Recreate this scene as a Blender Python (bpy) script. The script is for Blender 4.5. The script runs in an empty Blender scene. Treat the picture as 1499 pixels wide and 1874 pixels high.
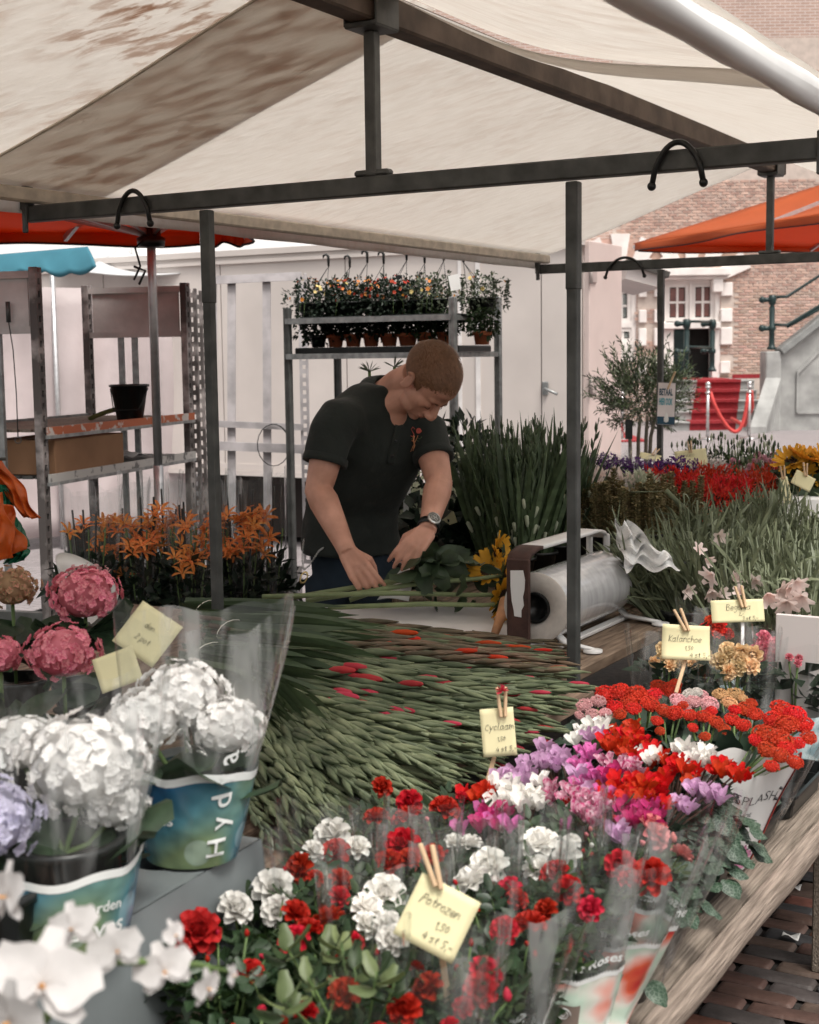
import bpy, math, random
import numpy as np
from mathutils import Vector, Matrix, Quaternion

R = math.radians
rnd = random.Random(11)
rng = np.random.default_rng(11)
sc = bpy.context.scene
COL = sc.collection

# ------------------------------------------------------------------ camera
FOC = 2600.0                      # focal length in photo pixels (50 mm on a 36 mm tall frame)
EYE = Vector((0, 0, 1.6))
CM = (Matrix.Rotation(R(90 - 6.3), 3, 'X') @ Matrix.Rotation(-0.013, 3, 'Z'))
cam_d = bpy.data.cameras.new('camera')
cam = bpy.data.objects.new('camera', cam_d)
COL.objects.link(cam)
cam.location = EYE
cam.rotation_euler = CM.to_euler()
cam_d.sensor_fit = 'VERTICAL'
cam_d.sensor_height = 36
cam_d.lens = 36 * FOC / 1874
cam_d.clip_start = 0.05
cam_d.clip_end = 500
cam_d.dof.use_dof = True
cam_d.dof.focus_distance = 3.9
cam_d.dof.aperture_fstop = 8.0
sc.camera = cam

# ------------------------------------------------------------------ sky, sun, exposure
SUN_EL, SUN_AZ = R(62), R(150)    # azimuth clockwise from +Y
world = bpy.data.worlds.new('World')
sc.world = world
world.use_nodes = True
nt = world.node_tree
nt.nodes.clear()
wo = nt.nodes.new('ShaderNodeOutputWorld')
bg = nt.nodes.new('ShaderNodeBackground')
sky = nt.nodes.new('ShaderNodeTexSky')
sky.sky_type = 'NISHITA'
sky.sun_disc = False
sky.sun_elevation = SUN_EL
sky.sun_rotation = SUN_AZ
sky.air_density = 1.0
sky.dust_density = 5.0
sky.ozone_density = 1.0
hsv = nt.nodes.new('ShaderNodeHueSaturation')
hsv.inputs['Saturation'].default_value = 0.12
nt.links.new(sky.outputs[0], hsv.inputs['Color'])
wt0 = nt.nodes.new('ShaderNodeMix'); wt0.data_type = 'RGBA'; wt0.blend_type = 'MULTIPLY'; wt0.inputs['Factor'].default_value = 1; wt0.inputs['B'].default_value = (1, .972, .932, 1)
nt.links.new(hsv.outputs[0], wt0.inputs['A']); nt.links.new(wt0.outputs['Result'], bg.inputs[0])
bg.inputs[1].default_value = 0.15
nt.links.new(bg.outputs[0], wo.inputs[0])
sd = bpy.data.lights.new('sun', 'SUN')
sd.energy = 1.5
sd.angle = R(16)
sd.color = (1.0, 0.95, 0.88)
sun = bpy.data.objects.new('sun', sd)
COL.objects.link(sun)
sv = Vector((math.sin(SUN_AZ) * math.cos(SUN_EL), math.cos(SUN_AZ) * math.cos(SUN_EL), math.sin(SUN_EL)))
sun.rotation_euler = sv.to_track_quat('Z', 'Y').to_euler()
sc.view_settings.view_transform = 'Standard'
sc.view_settings.look = 'None'
sc.view_settings.exposure = 0.56
sc.view_settings.gamma = 1
sc.view_settings.use_curve_mapping = False
sc.cycles.transparent_max_bounces = 24
sc.cycles.max_bounces = 8
sc.cycles.transmission_bounces = 6
sc.cycles.use_denoising = True
sc.cycles.caustics_reflective = False
sc.cycles.caustics_refractive = False
sc.cycles.sample_clamp_indirect = 6

# ------------------------------------------------------------------ measuring helpers
def ray(px, py):
    return CM @ Vector(((px - 749.5) / FOC, (937 - py) / FOC, -1))
def at(px, py, Y):
    d = ray(px, py)
    return EYE + d * (Y / d.y)
def on(px, py, z):
    d = ray(px, py)
    return EYE + d * ((z - 1.6) / d.z)
# the stall's own axes: a across (towards the aisle), b along its length
P0 = Vector((-0.5837, 4.24, 0))
U = Vector((math.cos(R(30)), -0.5, 0))
V = Vector((0.5, math.cos(R(30)), 0))
Z = Vector((0, 0, 1))
def S(a, b, z=0.0):
    return P0 + U * a + V * b + Z * z
def ab(p):
    q = Vector(p) - P0
    return q.dot(U), q.dot(V)

# ------------------------------------------------------------------ mesh builder
def frame(d, up=None):
    d = Vector(d).normalized()
    up = Vector(up) if up is not None else Vector((0, 0, 1))
    if abs(d.dot(up.normalized())) > 0.98:
        up = Vector((0, 1, 0.1))
    s = d.cross(up).normalized()
    t = s.cross(d).normalized()
    return s, t
class MB:
    def __init__(self):
        self.v = []; self.n = 0; self.f = []; self.m = []; self.sm = []
    def add(self, vs, fs, mat=0, smooth=True):
        vs = np.asarray([tuple(p) for p in vs] if not isinstance(vs, np.ndarray) else vs, dtype=float)
        o = self.n
        self.v.append(vs); self.n += len(vs)
        if isinstance(fs, np.ndarray):
            self.f.extend((fs + o).tolist())
        else:
            self.f.extend([[i + o for i in q] for q in fs])
        k = len(fs)
        self.m.extend([mat] * k); self.sm.extend([smooth] * k)
    def box(self, c, size, ax=None, mat=0, bev=0.0):
        c = Vector(c); x, y, z = [s / 2 for s in size]
        A = ax if ax is not None else (Vector((1, 0, 0)), Vector((0, 1, 0)), Vector((0, 0, 1)))
        def P(i, j, k): return c + A[0] * i + A[1] * j + A[2] * k
        if bev <= 0:
            vs = [P(i * x, j * y, k * z) for k in (-1, 1) for j in (-1, 1) for i in (-1, 1)]
            fs = [(0, 2, 3, 1), (4, 5, 7, 6), (0, 1, 5, 4), (2, 6, 7, 3), (0, 4, 6, 2), (1, 3, 7, 5)]
            self.add(vs, fs, mat, False)
        else:
            b = min(bev, x * .9, y * .9, z * .9)
            vs = []; idx = {}
            for i in (-1, 1):
                for j in (-1, 1):
                    for k in (-1, 1):
                        for w, q in enumerate(((x, y - b, z - b), (x - b, y, z - b), (x - b, y - b, z))):
                            idx[(i, j, k, w)] = len(vs)
                            vs.append(P(i * q[0], j * q[1], k * q[2]))
            fs = []
            for s in (-1, 1):
                fs.append([idx[(s, j, k, 0)] for j, k in ((-1, -1), (1, -1), (1, 1), (-1, 1))][::s])
                fs.append([idx[(i, s, k, 1)] for i, k in ((-1, -1), (1, -1), (1, 1), (-1, 1))][::-s])
                fs.append([idx[(i, j, s, 2)] for i, j in ((-1, -1), (1, -1), (1, 1), (-1, 1))][::s])
            for j in (-1, 1):
                for k in (-1, 1):
                    fs.append([idx[(-1, j, k, 1)], idx[(1, j, k, 1)], idx[(1, j, k, 2)], idx[(-1, j, k, 2)]][::-j * k])
            for i in (-1, 1):
                for k in (-1, 1):
                    fs.append([idx[(i, -1, k, 0)], idx[(i, 1, k, 0)], idx[(i, 1, k, 2)], idx[(i, -1, k, 2)]][::i * k])
            for i in (-1, 1):
                for j in (-1, 1):
                    fs.append([idx[(i, j, -1, 0)], idx[(i, j, 1, 0)], idx[(i, j, 1, 1)], idx[(i, j, -1, 1)]][::-i * j])
            for i in (-1, 1):
                for j in (-1, 1):
                    for k in (-1, 1):
                        fs.append([idx[(i, j, k, 0)], idx[(i, j, k, 1)], idx[(i, j, k, 2)]][::i * j * k])
            self.add(vs, fs, mat, False)
    def bar(self, p, q, w, h, up=None, mat=0, bev=0.0):
        p = Vector(p); q = Vector(q)
        s, t = frame(q - p, up)
        d = (q - p).normalized()
        self.box((p + q) / 2, (w, (q - p).length, h), (s, d, t), mat, bev)
    def tube(self, pts, r, seg=8, mat=0, cap=True, up=None, sq=1.0, smooth=True):
        pts = [Vector(p) for p in pts]; n = len(pts)
        rs = r if hasattr(r, '__len__') else [r] * n
        vs = []; s0 = None
        for i, p in enumerate(pts):
            d = pts[min(i + 1, n - 1)] - pts[max(i - 1, 0)]
            if d.length < 1e-9: d = Vector((0, 0, 1))
            d.normalize()
            if s0 is None:
                s0, t0 = frame(d, up)
            else:
                s0 = (s0 - d * s0.dot(d)); 
                if s0.length < 1e-6: s0, _ = frame(d)
                s0.normalize()
                t0 = s0.cross(d).normalized()
            for k in range(seg):
                a = 2 * math.pi * k / seg
                vs.append(p + s0 * (rs[i] * math.cos(a)) + t0 * (rs[i] * sq * math.sin(a)))
        fs = []
        for i in range(n - 1):
            for k in range(seg):
                k2 = (k + 1) % seg
                fs.append((i * seg + k, i * seg + k2, (i + 1) * seg + k2, (i + 1) * seg + k))
        if cap and seg > 2:
            fs.append(tuple(range(seg))[::-1]); fs.append(tuple((n - 1) * seg + k for k in range(seg)))
        self.add(vs, fs, mat, smooth)
    def lathe(self, prof, seg=16, c=(0, 0, 0), ax=None, mat=0, wob=None, smooth=True):
        c = Vector(c); A = ax if ax is not None else (Vector((1, 0, 0)), Vector((0, 1, 0)), Vector((0, 0, 1)))
        vs = []
        for (r, z) in prof:
            for k in range(seg):
                a = 2 * math.pi * k / seg
                rr = r * (wob(a, z) if wob else 1)
                vs.append(c + A[0] * (rr * math.cos(a)) + A[1] * (rr * math.sin(a)) + A[2] * z)
        fs = []
        for i in range(len(prof) - 1):
            for k in range(seg):
                k2 = (k + 1) % seg
                fs.append((i * seg + k, i * seg + k2, (i + 1) * seg + k2, (i + 1) * seg + k))
        self.add(vs, fs, mat, smooth)
    def grid(self, fn, nu, nv, mat=0, smooth=True, closed=False):
        vs = [fn(i / nu, j / nv) for j in range(nv + 1) for i in range(nu + 1)]
        w = nu + 1
        fs = [(j * w + i, j * w + i + 1, (j + 1) * w + i + 1, (j + 1) * w + i) for j in range(nv) for i in range(nu)]
        self.add(vs, fs, mat, smooth)
    def slab(self, fn, nu, nv, th, mat=0, smooth=True):
        """a sheet with thickness: fn(u,v) gives the top, shifted by th (vector) for the underside"""
        th = Vector(th)
        top = [Vector(fn(i / nu, j / nv)) for j in range(nv + 1) for i in range(nu + 1)]
        w = nu + 1; N = len(top)
        vs = top + [p + th for p in top]
        fs = [(j * w + i, j * w + i + 1, (j + 1) * w + i + 1, (j + 1) * w + i) for j in range(nv) for i in range(nu)]
        fs += [tuple(q + N for q in f[::-1]) for f in list(fs)]
        for i in range(nu):
            fs.append((i, i + N, i + 1 + N, i + 1)); a = nv * w + i; fs.append((a, a + 1, a + 1 + N, a + N))
        for j in range(nv):
            a = j * w; b = (j + 1) * w; fs.append((a, b, b + N, a + N)); a += nu; b += nu; fs.append((a, a + N, b + N, b))
        self.add(vs, fs, mat, smooth)
    def ell(self, c, r, ax=None, nu=14, nv=9, mat=0):
        c = Vector(c); A = ax if ax is not None else (Vector((1, 0, 0)), Vector((0, 1, 0)), Vector((0, 0, 1)))
        if not hasattr(r, '__len__'): r = (r, r, r)
        vs = [c - A[2] * r[2]]
        for j in range(1, nv):
            ph = math.pi * j / nv
            for i in range(nu):
                a = 2 * math.pi * i / nu
                vs.append(c + A[0] * (r[0] * math.sin(ph) * math.cos(a)) + A[1] * (r[1] * math.sin(ph) * math.sin(a)) - A[2] * (r[2] * math.cos(ph)))
        vs.append(c + A[2] * r[2])
        fs = []
        for i in range(nu):
            i2 = (i + 1) % nu
            fs.append((0, 1 + i2, 1 + i)); b = 1 + (nv - 2) * nu; fs.append((b + i, b + i2, len(vs) - 1))
            for j in range(nv - 2):
                a = 1 + j * nu
                fs.append((a + i, a + i2, a + nu + i2, a + nu + i))
        self.add(vs, fs, mat, True)
    def leaves(self, P, D, L, W, mat=0, fold=0.15, droop=0.0):
        """n small folded leaves: P base, D direction (n,3), L length (n), W width (n)"""
        P = np.asarray(P, float); D = np.asarray(D, float); n = len(P)
        D = D / (np.linalg.norm(D, axis=1, keepdims=True) + 1e-9)
        L = np.broadcast_to(np.asarray(L, float), (n,))[:, None]; W = np.broadcast_to(np.asarray(W, float), (n,))[:, None]
        r = rng.normal(size=(n, 3)) * .6 + np.array([0, 0, 1.0])
        s = np.cross(D, r); s /= (np.linalg.norm(s, axis=1, keepdims=True) + 1e-9)
        nn = np.cross(s, D)
        tip = P + D * L - np.array([0, 0, 1.0]) * droop * L
        mid = P + D * L * .45
        a = mid + s * W / 2 + nn * W * fold; b = mid - s * W / 2 + nn * W * fold
        vs = np.stack([P, a, tip, b], 1).reshape(-1, 3)
        i = np.arange(n)[:, None] * 4
        fs = np.concatenate([i + np.array([[0, 1, 2]]), i + np.array([[0, 2, 3]])])
        self.add(vs, fs, mat, True)
    def blades(self, P, D, L, W, seg=5, mat=0, bend=0.4, side=None, ptip=True):
        """long narrow leaves that bend over"""
        P = np.asarray(P, float); D = np.asarray(D, float); n = len(P)
        D = D / np.linalg.norm(D, axis=1, keepdims=True)
        L = np.broadcast_to(np.asarray(L, float), (n,))[:, None]; W = np.broadcast_to(np.asarray(W, float), (n,))[:, None]
        B = np.broadcast_to(np.asarray(bend, float), (n,))[:, None]
        r = rng.normal(size=(n, 3)) * np.array([1, 1, .1])
        s = np.cross(D, r); s /= (np.linalg.norm(s, axis=1, keepdims=True) + 1e-9)
        h = np.cross(s, D)
        rows = []
        for k in range(seg + 1):
            t = k / seg
            c = P + D * L * t + h * L * B * t * t * .5 - np.array([0, 0, 1.]) * L * np.abs(B) * t ** 3 * .45
            w = W * (0.55 + 0.9 * t if t < .5 else max(0.02, 1 - ((t - .5) / .5) ** 1.6)) * .5
            nn = np.cross(s, D)
            rows.append(c + s * w); rows.append(c - s * w)
        vs = np.stack(rows, 1).reshape(-1, 3)
        m = 2 * (seg + 1); i = np.arange(n)[:, None] * m; fs = []
        for k in range(seg):
            fs.append(i + np.array([[2 * k, 2 * k + 1, 2 * k + 3, 2 * k + 2]]))
        self.add(vs, np.concatenate(fs), mat, True)
    def mesh(self, name, mats, off=None):
        me = bpy.data.meshes.new(name)
        if self.n == 0: return me
        v = np.concatenate(self.v)
        if off is not None: v = v - np.array(off)
        me.from_pydata(v.tolist(), [], self.f)
        for m in (mats if isinstance(mats, (list, tuple)) else [mats]): me.materials.append(m)
        me.polygons.foreach_set('material_index', self.m)
        me.polygons.foreach_set('use_smooth', self.sm)
        me.update()
        return me
    def build(self, name, mats, parent=None, local=False, kind=None):
        off = None
        if parent is not None and not local:
            off = Vector((0, 0, 0)); p = parent
            while p is not None: off += p.location; p = p.parent
        o = bpy.data.objects.new(name, self.mesh(name, mats, off))
        COL.objects.link(o); o.parent = parent
        if kind: o['kind'] = kind
        return o
def tag(o, label=None, cat=None, group=None, kind=None):
    if label: o['label'] = label
    if cat: o['category'] = cat
    if group: o['group'] = group
    if kind: o['kind'] = kind
    return o
def thing(name, label, cat, loc=(0, 0, 0), rz=0.0, group=None):
    o = bpy.data.objects.new(name, None); COL.objects.link(o)
    o.location = loc; o.rotation_euler = (0, 0, rz)
    o.empty_display_size = 0.05
    return tag(o, label, cat, group)
KIDS = {}
def inst(name, me, parent=None, loc=(0, 0, 0), rot=None, scale=1.0, world=True, label=None):
    """an object that shares mesh data; loc in world space, parent chain unrotated"""
    o = bpy.data.objects.new(name, me); COL.objects.link(o)
    loc = Vector(loc)
    if parent is not None and world:
        p = parent
        while p is not None: loc = loc - p.location; p = p.parent
    o.parent = parent; o.location = loc
    if rot is not None:
        o.rotation_mode = 'QUATERNION'; o.rotation_quaternion = rot
    o.scale = (scale,) * 3 if not hasattr(scale, '__len__') else scale
    if label: o['label'] = label
    return o
def quat_to(d, spin=0.0):
    """rotation that turns +Z to d, then spins about it"""
    q = Vector(d).normalized().to_track_quat('Z', 'Y')
    return q @ Quaternion((0, 0, 1), spin)
def copy_tree(root, loc, rz=0.0, label=None, group=None, scale=1.0):
    def rec(o, par):
        c = o.copy(); COL.objects.link(c); c.parent = par
        for ch in o.children: rec(ch, c)
        return c
    c = rec(root, None)
    c.location = loc; c.rotation_euler = (0, 0, rz); c.scale = (scale,) * 3
    if label: c['label'] = label
    if group: c['group'] = group
    return c

# ------------------------------------------------------------------ materials
def mat(name, col, rough=0.6, metal=0.0, var=0.12, scale=8.0, bump=0.0, bscale=40.0, trans=0.0, spec=0.4, col2=None, stretch=None,
        obj=0.0, detail=4.0, lo=0.35, hi=0.65, coat=0.0, tcol=None, sheen=0.0, bdist=0.002, rot=None):
    m = bpy.data.materials.new(name); m.use_nodes = True
    t = m.node_tree; N = t.nodes; L = t.links
    b = N['Principled BSDF']; out = N['Material Output']
    b.inputs['Roughness'].default_value = rough; b.inputs['Metallic'].default_value = metal
    b.inputs['Specular IOR Level'].default_value = spec
    b.inputs['Coat Weight'].default_value = coat
    b.inputs['Sheen Weight'].default_value = sheen
    tc = N.new('ShaderNodeTexCoord'); mp = N.new('ShaderNodeMapping'); L.new(tc.outputs['Object'], mp.inputs[0])
    if rot is not None:
        m0 = N.new('ShaderNodeMapping'); m0.inputs['Rotation'].default_value = (0, 0, R(rot)); L.new(tc.outputs['Object'], m0.inputs[0]); L.new(m0.outputs[0], mp.inputs[0])
    if stretch: mp.inputs['Scale'].default_value = stretch
    no = N.new('ShaderNodeTexNoise'); no.inputs['Scale'].default_value = scale; no.inputs['Detail'].default_value = detail
    L.new(mp.outputs[0], no.inputs['Vector'])
    cr = N.new('ShaderNodeMapRange'); cr.inputs['From Min'].default_value = lo; cr.inputs['From Max'].default_value = hi
    L.new(no.outputs[0], cr.inputs[0])
    mx = N.new('ShaderNodeMix'); mx.data_type = 'RGBA'
    c1 = tuple(max(0, c * (1 - var)) for c in col); c2 = col2 if col2 else tuple(min(1, c * (1 + var)) for c in col)
    mx.inputs['A'].default_value = (*c1, 1); mx.inputs['B'].default_value = (*c2, 1)
    L.new(cr.outputs[0], mx.inputs['Factor'])
    colout = mx.outputs['Result']
    if obj > 0:
        oi = N.new('ShaderNodeObjectInfo'); mr = N.new('ShaderNodeMapRange')
        mr.inputs['To Min'].default_value = 1 - obj; mr.inputs['To Max'].default_value = 1 + obj
        L.new(oi.outputs['Random'], mr.inputs[0])
        hs = N.new('ShaderNodeHueSaturation'); L.new(colout, hs.inputs['Color']); L.new(mr.outputs[0], hs.inputs['Value'])
        mr2 = N.new('ShaderNodeMapRange'); mr2.inputs['To Min'].default_value = .5 + obj * .05; mr2.inputs['To Max'].default_value = .5 - obj * .05
        L.new(oi.outputs['Random'], mr2.inputs[0]); L.new(mr2.outputs[0], hs.inputs['Hue'])
        colout = hs.outputs[0]
    L.new(colout, b.inputs['Base Color'])
    if bump > 0:
        n2 = N.new('ShaderNodeTexNoise'); n2.inputs['Scale'].default_value = bscale; n2.inputs['Detail'].default_value = 5
        L.new(mp.outputs[0], n2.inputs['Vector'])
        bp = N.new('ShaderNodeBump'); bp.inputs['Strength'].default_value = bump; bp.inputs['Distance'].default_value = bdist
        L.new(n2.outputs[0], bp.inputs['Height']); L.new(bp.outputs[0], b.inputs['Normal'])
    if trans > 0:
        tr = N.new('ShaderNodeBsdfTranslucent'); ms = N.new('ShaderNodeMixShader'); ms.inputs[0].default_value = trans
        if tcol: tr.inputs[0].default_value = (*tcol, 1)
        else: L.new(colout, tr.inputs[0])
        L.new(b.outputs[0], ms.inputs[1]); L.new(tr.outputs[0], ms.inputs[2]); L.new(ms.outputs[0], out.inputs[0])
    m['colsock'] = 0
    return m
def film(name, haze_glint=0.10, tint=(.9, .93, .93), rough=0.07, bump=0.9, bscale=14, gl=0.9):
    """clear cellophane: see-through with crinkled reflections, slight milkiness and pleat highlights painted in as white streaks"""
    m = bpy.data.materials.new(name); m.use_nodes = True
    t = m.node_tree; N = t.nodes; L = t.links; N.clear()
    out = N.new('ShaderNodeOutputMaterial')
    tr = N.new('ShaderNodeBsdfTransparent'); gs = N.new('ShaderNodeBsdfGlossy'); df = N.new('ShaderNodeBsdfDiffuse'); tl = N.new('ShaderNodeBsdfTranslucent')
    tr.inputs[0].default_value = (.97, .98, .98, 1)
    df.inputs[0].default_value = (*tint, 1); tl.inputs[0].default_value = (*tint, 1)
    gs.inputs['Roughness'].default_value = rough; gs.inputs[0].default_value = (gl, gl, gl, 1)
    tc = N.new('ShaderNodeTexCoord'); mp = N.new('ShaderNodeMapping'); mp.inputs['Scale'].default_value = (1.6, 1.6, .22)
    L.new(tc.outputs['Object'], mp.inputs[0])
    no = N.new('ShaderNodeTexNoise'); no.inputs['Scale'].default_value = bscale; no.inputs['Detail'].default_value = 3; no.inputs['Distortion'].default_value = .6
    L.new(mp.outputs[0], no.inputs['Vector'])
    bp = N.new('ShaderNodeBump'); bp.inputs['Strength'].default_value = bump; bp.inputs['Distance'].default_value = .02
    L.new(no.outputs[0], bp.inputs['Height'])
    L.new(bp.outputs[0], gs.inputs['Normal'])
    l0 = N.new('ShaderNodeLayerWeight'); l0.inputs['Blend'].default_value = .5; L.new(bp.outputs[0], l0.inputs['Normal'])
    l1 = N.new('ShaderNodeMath'); l1.operation = 'POWER'; l1.inputs[1].default_value = 4.0; L.new(l0.outputs['Facing'], l1.inputs[0])
    lw = N.new('ShaderNodeMath'); lw.operation = 'MULTIPLY_ADD'; lw.inputs[1].default_value = .6; lw.inputs[2].default_value = .035; L.new(l1.outputs[0], lw.inputs[0])
    hz = N.new('ShaderNodeMapRange'); hz.inputs['From Min'].default_value = .56; hz.inputs['From Max'].default_value = .70
    hz.inputs['To Min'].default_value = haze_glint * .15; hz.inputs['To Max'].default_value = haze_glint * 4.0  # the white streaks put pleat highlights into the film's colour
    L.new(no.outputs[0], hz.inputs[0])
    m0 = N.new('ShaderNodeMixShader'); m0.inputs[0].default_value = .5; L.new(df.outputs[0], m0.inputs[1]); L.new(tl.outputs[0], m0.inputs[2])
    m1 = N.new('ShaderNodeMixShader'); L.new(hz.outputs[0], m1.inputs[0]); L.new(tr.outputs[0], m1.inputs[1]); L.new(m0.outputs[0], m1.inputs[2])
    m2 = N.new('ShaderNodeMixShader'); L.new(lw.outputs[0], m2.inputs[0]); L.new(m1.outputs[0], m2.inputs[1]); L.new(gs.outputs[0], m2.inputs[2])
    L.new(m2.outputs[0], out.inputs[0])
    return m

G = {}
G['steel_dark'] = mat('weathered galvanised steel', (.085, .088, .085), .5, .35, .35, 14, .3, 60, lo=.3, hi=.7)
G['steel'] = mat('galvanised steel', (.30, .31, .31), .42, .55, .3, 25, .2, 80, lo=.3, hi=.7)
G['rust_steel'] = mat('stained rack steel', (.16, .14, .135), .6, .1, .4, 9, .5, 60, col2=(.42, .38, .37), lo=.48, hi=.68, detail=7)
G['alu'] = mat('aluminium tube', (.5, .5, .51), .35, .7, .1, 30)
G['wood'] = mat('worn table wood', (.15, .095, .065), .75, 0, .35, 9, .8, 14, stretch=(9, .8, 3), col2=(.30, .215, .155), obj=.18, rot=30, lo=.3, hi=.7)
G['wood_grey'] = mat('weathered grey wood', (.18, .14, .11), .85, 0, .3, 9, 1.0, 12, stretch=(24, .8, 14), col2=(.33, .27, .22), obj=.1, rot=30, lo=.3, hi=.7, detail=8, bdist=.006)
G['white_paint'] = mat('white painted panel', (.62, .57, .555), .5, 0, .03, 3, .05, 30)
G['white'] = mat('white plastic', (.78, .78, .77), .4, 0, .04, 4)
G['black_plastic'] = mat('black plastic', (.012, .013, .013), .3, 0, .3, 10)
G['grey_plastic'] = mat('grey plastic tray', (.16, .18, .185), .5, 0, .15, 6, .1, 60)
G['brass'] = mat('brass', (.6, .45, .2), .35, .9, .1)
G['terracotta'] = mat('terracotta', (.44, .13, .06), .8, 0, .15, 20, .2, 80)
G['soil'] = mat('potting soil', (.025, .018, .013), .95, 0, .4, 80, .6, 120)
G['paper_yellow'] = mat('yellow card', (.80, .74, .46), .75, 0, .04, 6, trans=.15)
G['ink'] = mat('black ink', (.015, .015, .02), .6, 0, .1)
G['clothes_peg'] = mat('pale peg wood', (.60, .42, .26), .7, 0, .15, 30, stretch=(1, 1, .2))
G['film'] = film('clear cellophane', haze_glint=.05, gl=.9)
G['film2'] = film('milky cellophane', haze_glint=.095, bscale=10, gl=.9)
G['stem'] = mat('green stem', (.10, .16, .05), .6, 0, .2, 20, obj=.15)
G['leaf_rose'] = mat('rose leaf', (.022, .046, .020), .42, 0, .35, 25, trans=.18, obj=.3, tcol=(.05, .10, .025))
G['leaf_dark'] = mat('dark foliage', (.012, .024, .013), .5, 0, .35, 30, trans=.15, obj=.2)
G['leaf_mid'] = mat('mid green foliage', (.036, .062, .024), .5, 0, .35, 30, trans=.22, obj=.25)
G['leaf_pale'] = mat('pale new leaf', (.13, .17, .07), .45, 0, .25, 18, trans=.25, obj=.25)
# ================================================================== SETTING
# far ground sheet with small grey pavers
def paver_mat():
    m = mat('grey square paving', (.36, .33, .34), .85, 0, .12, 1.2, .2, 30)
    t = m.node_tree; N = t.nodes; L = t.links; b = N['Principled BSDF']
    tc = N.new('ShaderNodeTexCoord'); br = N.new('ShaderNodeTexBrick')
    br.inputs['Scale'].default_value = 1; br.inputs['Brick Width'].default_value = .21; br.inputs['Row Height'].default_value = .07
    br.inputs['Mortar Size'].default_value = .004
    br.inputs['Color1'].default_value = (.30, .27, .275, 1); br.inputs['Color2'].default_value = (.25, .225, .23, 1); br.inputs['Mortar'].default_value = (.12, .11, .11, 1)
    mp = N.new('ShaderNodeMapping'); mp.inputs['Rotation'].default_value = (0, 0, R(30)); L.new(tc.outputs['Object'], mp.inputs[0]); L.new(mp.outputs[0], br.inputs['Vector'])
    L.new(br.outputs[0], b.inputs['Base Color'])
    return m
g = MB()
g.add([(-160, -60, -.03), (160, -60, -.03), (160, 200, -.03), (-160, 200, -.03)], [(0, 1, 2, 3)])
go = g.build('ground', mat('dark sand bed', (.05, .045, .04), .95, 0, .3, 30, .4, 60)); tag(go, kind='structure')
g = MB()
def gp(u, v):
    return Vector((-60 + 120 * u, 8.5 + 60 * v, -.004))
g.grid(gp, 4, 4, smooth=False)
tag(g.build('paved_square', paver_mat()), kind='structure')

# street of clinker bricks beside the stall: each brick lies in its own joint
brick_cols = [(.082, .046, .037), (.052, .044, .042), (.125, .054, .037), (.044, .043, .045), (.085, .058, .046), (.068, .036, .029)]
bmats = [mat('clinker brick', c, .62, 0, .25, 14, .7, 45, obj=.18, bdist=.004) for c in brick_cols]
def clinker():
    b = MB(); L_, W_, H_ = .205, .062, .05
    nu, nv = 6, 3
    def top(u, v):
        x = (u - .5) * L_; y = (v - .5) * W_
        e = min(1, (min(u, 1 - u) * L_) / .008); f = min(1, (min(v, 1 - v) * W_) / .008)
        z = -.008 * (1 - math.sqrt(max(0, 1 - (1 - e) ** 2))) - .008 * (1 - math.sqrt(max(0, 1 - (1 - f) ** 2)))
        cx = .004 * (1 - f) * (1 if u > .5 else -1) * (abs(u - .5) > .45)
        return Vector((x - cx, y, z + rnd.uniform(-.0015, .0015)))
    us = [0, .03, .08, .5, .92, .97, 1]; vs_ = [0, .08, .2, .5, .8, .92, 1]
    pts = [top(u, v) for v in vs_ for u in us]
    w = len(us)
    fs = [(j * w + i, j * w + i + 1, (j + 1) * w + i + 1, (j + 1) * w + i) for j in range(6) for i in range(6)]
    b.add(pts, fs)
    b.box((0, 0, -H_ / 2 - .022), (L_ - .0, W_ - .0, H_ - .02))
    return b
street = MB()
street.add([S(1.0, -3.2, -.02), S(5.2, -3.2, -.02), S(5.2, 4.2, -.02), S(1.0, 4.2, -.02)], [(0, 1, 2, 3)])
street = street.build('street', mat('joint sand', (.035, .03, .027), .95, 0, .3, 60, .5, 90)); tag(street, kind='structure')
bprot = [[clinker().mesh('brick', bm_) for bm_ in bmats] for _ in range(2)]
bl = []
row = 0; b_ = -2.6
while b_ < 2.2:
    off = (row % 2) * .105 + rnd.uniform(-.015, .015)
    a_ = 1.35 + off
    while a_ < 3.6:
        p = S(a_, b_, 0)
        d_ = (p - EYE).length
        bl.append((d_, a_, b_))
        a_ += .211
    b_ += .0665; row += 1
# in view on the ground strip?
def pix(p):
    q = CM.transposed() @ (Vector(p) - EYE)
    return 749.5 + FOC * q.x / -q.z, 937 - FOC * q.y / -q.z
inview = []; rest = []
for d_, a_, b_ in sorted(bl):
    x, y = pix(S(a_, b_, 0))
    (inview if (1180 < x < 1560 and y > 1400) else rest).append((a_, b_))
qz = Quaternion((0, 0, 1), R(-30))
for i, (a_, b_) in enumerate(inview[:300]):
    q = qz @ Quaternion((rnd.gauss(0, 1), rnd.gauss(0, 1), rnd.gauss(0, .5)), rnd.uniform(0, .045))
    inst('brick', bprot[i % 2][rnd.choice([0, 0, 1, 1, 2, 3, 4, 5])], street, S(a_, b_ + rnd.uniform(-.003, .003), rnd.uniform(-.006, .004)), q, (rnd.uniform(.96, 1.0), rnd.uniform(.94, 1.02), 1))
g = MB()
for a_, b_ in rest + inview[300:]:
    g.box(S(a_, b_, -.02 + rnd.uniform(-.003, .003)), (.203, .062, .036), (U, V, Z), rnd.randrange(6), .005)
g.build('bricks_beyond', bmats, street, kind='stuff')
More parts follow.
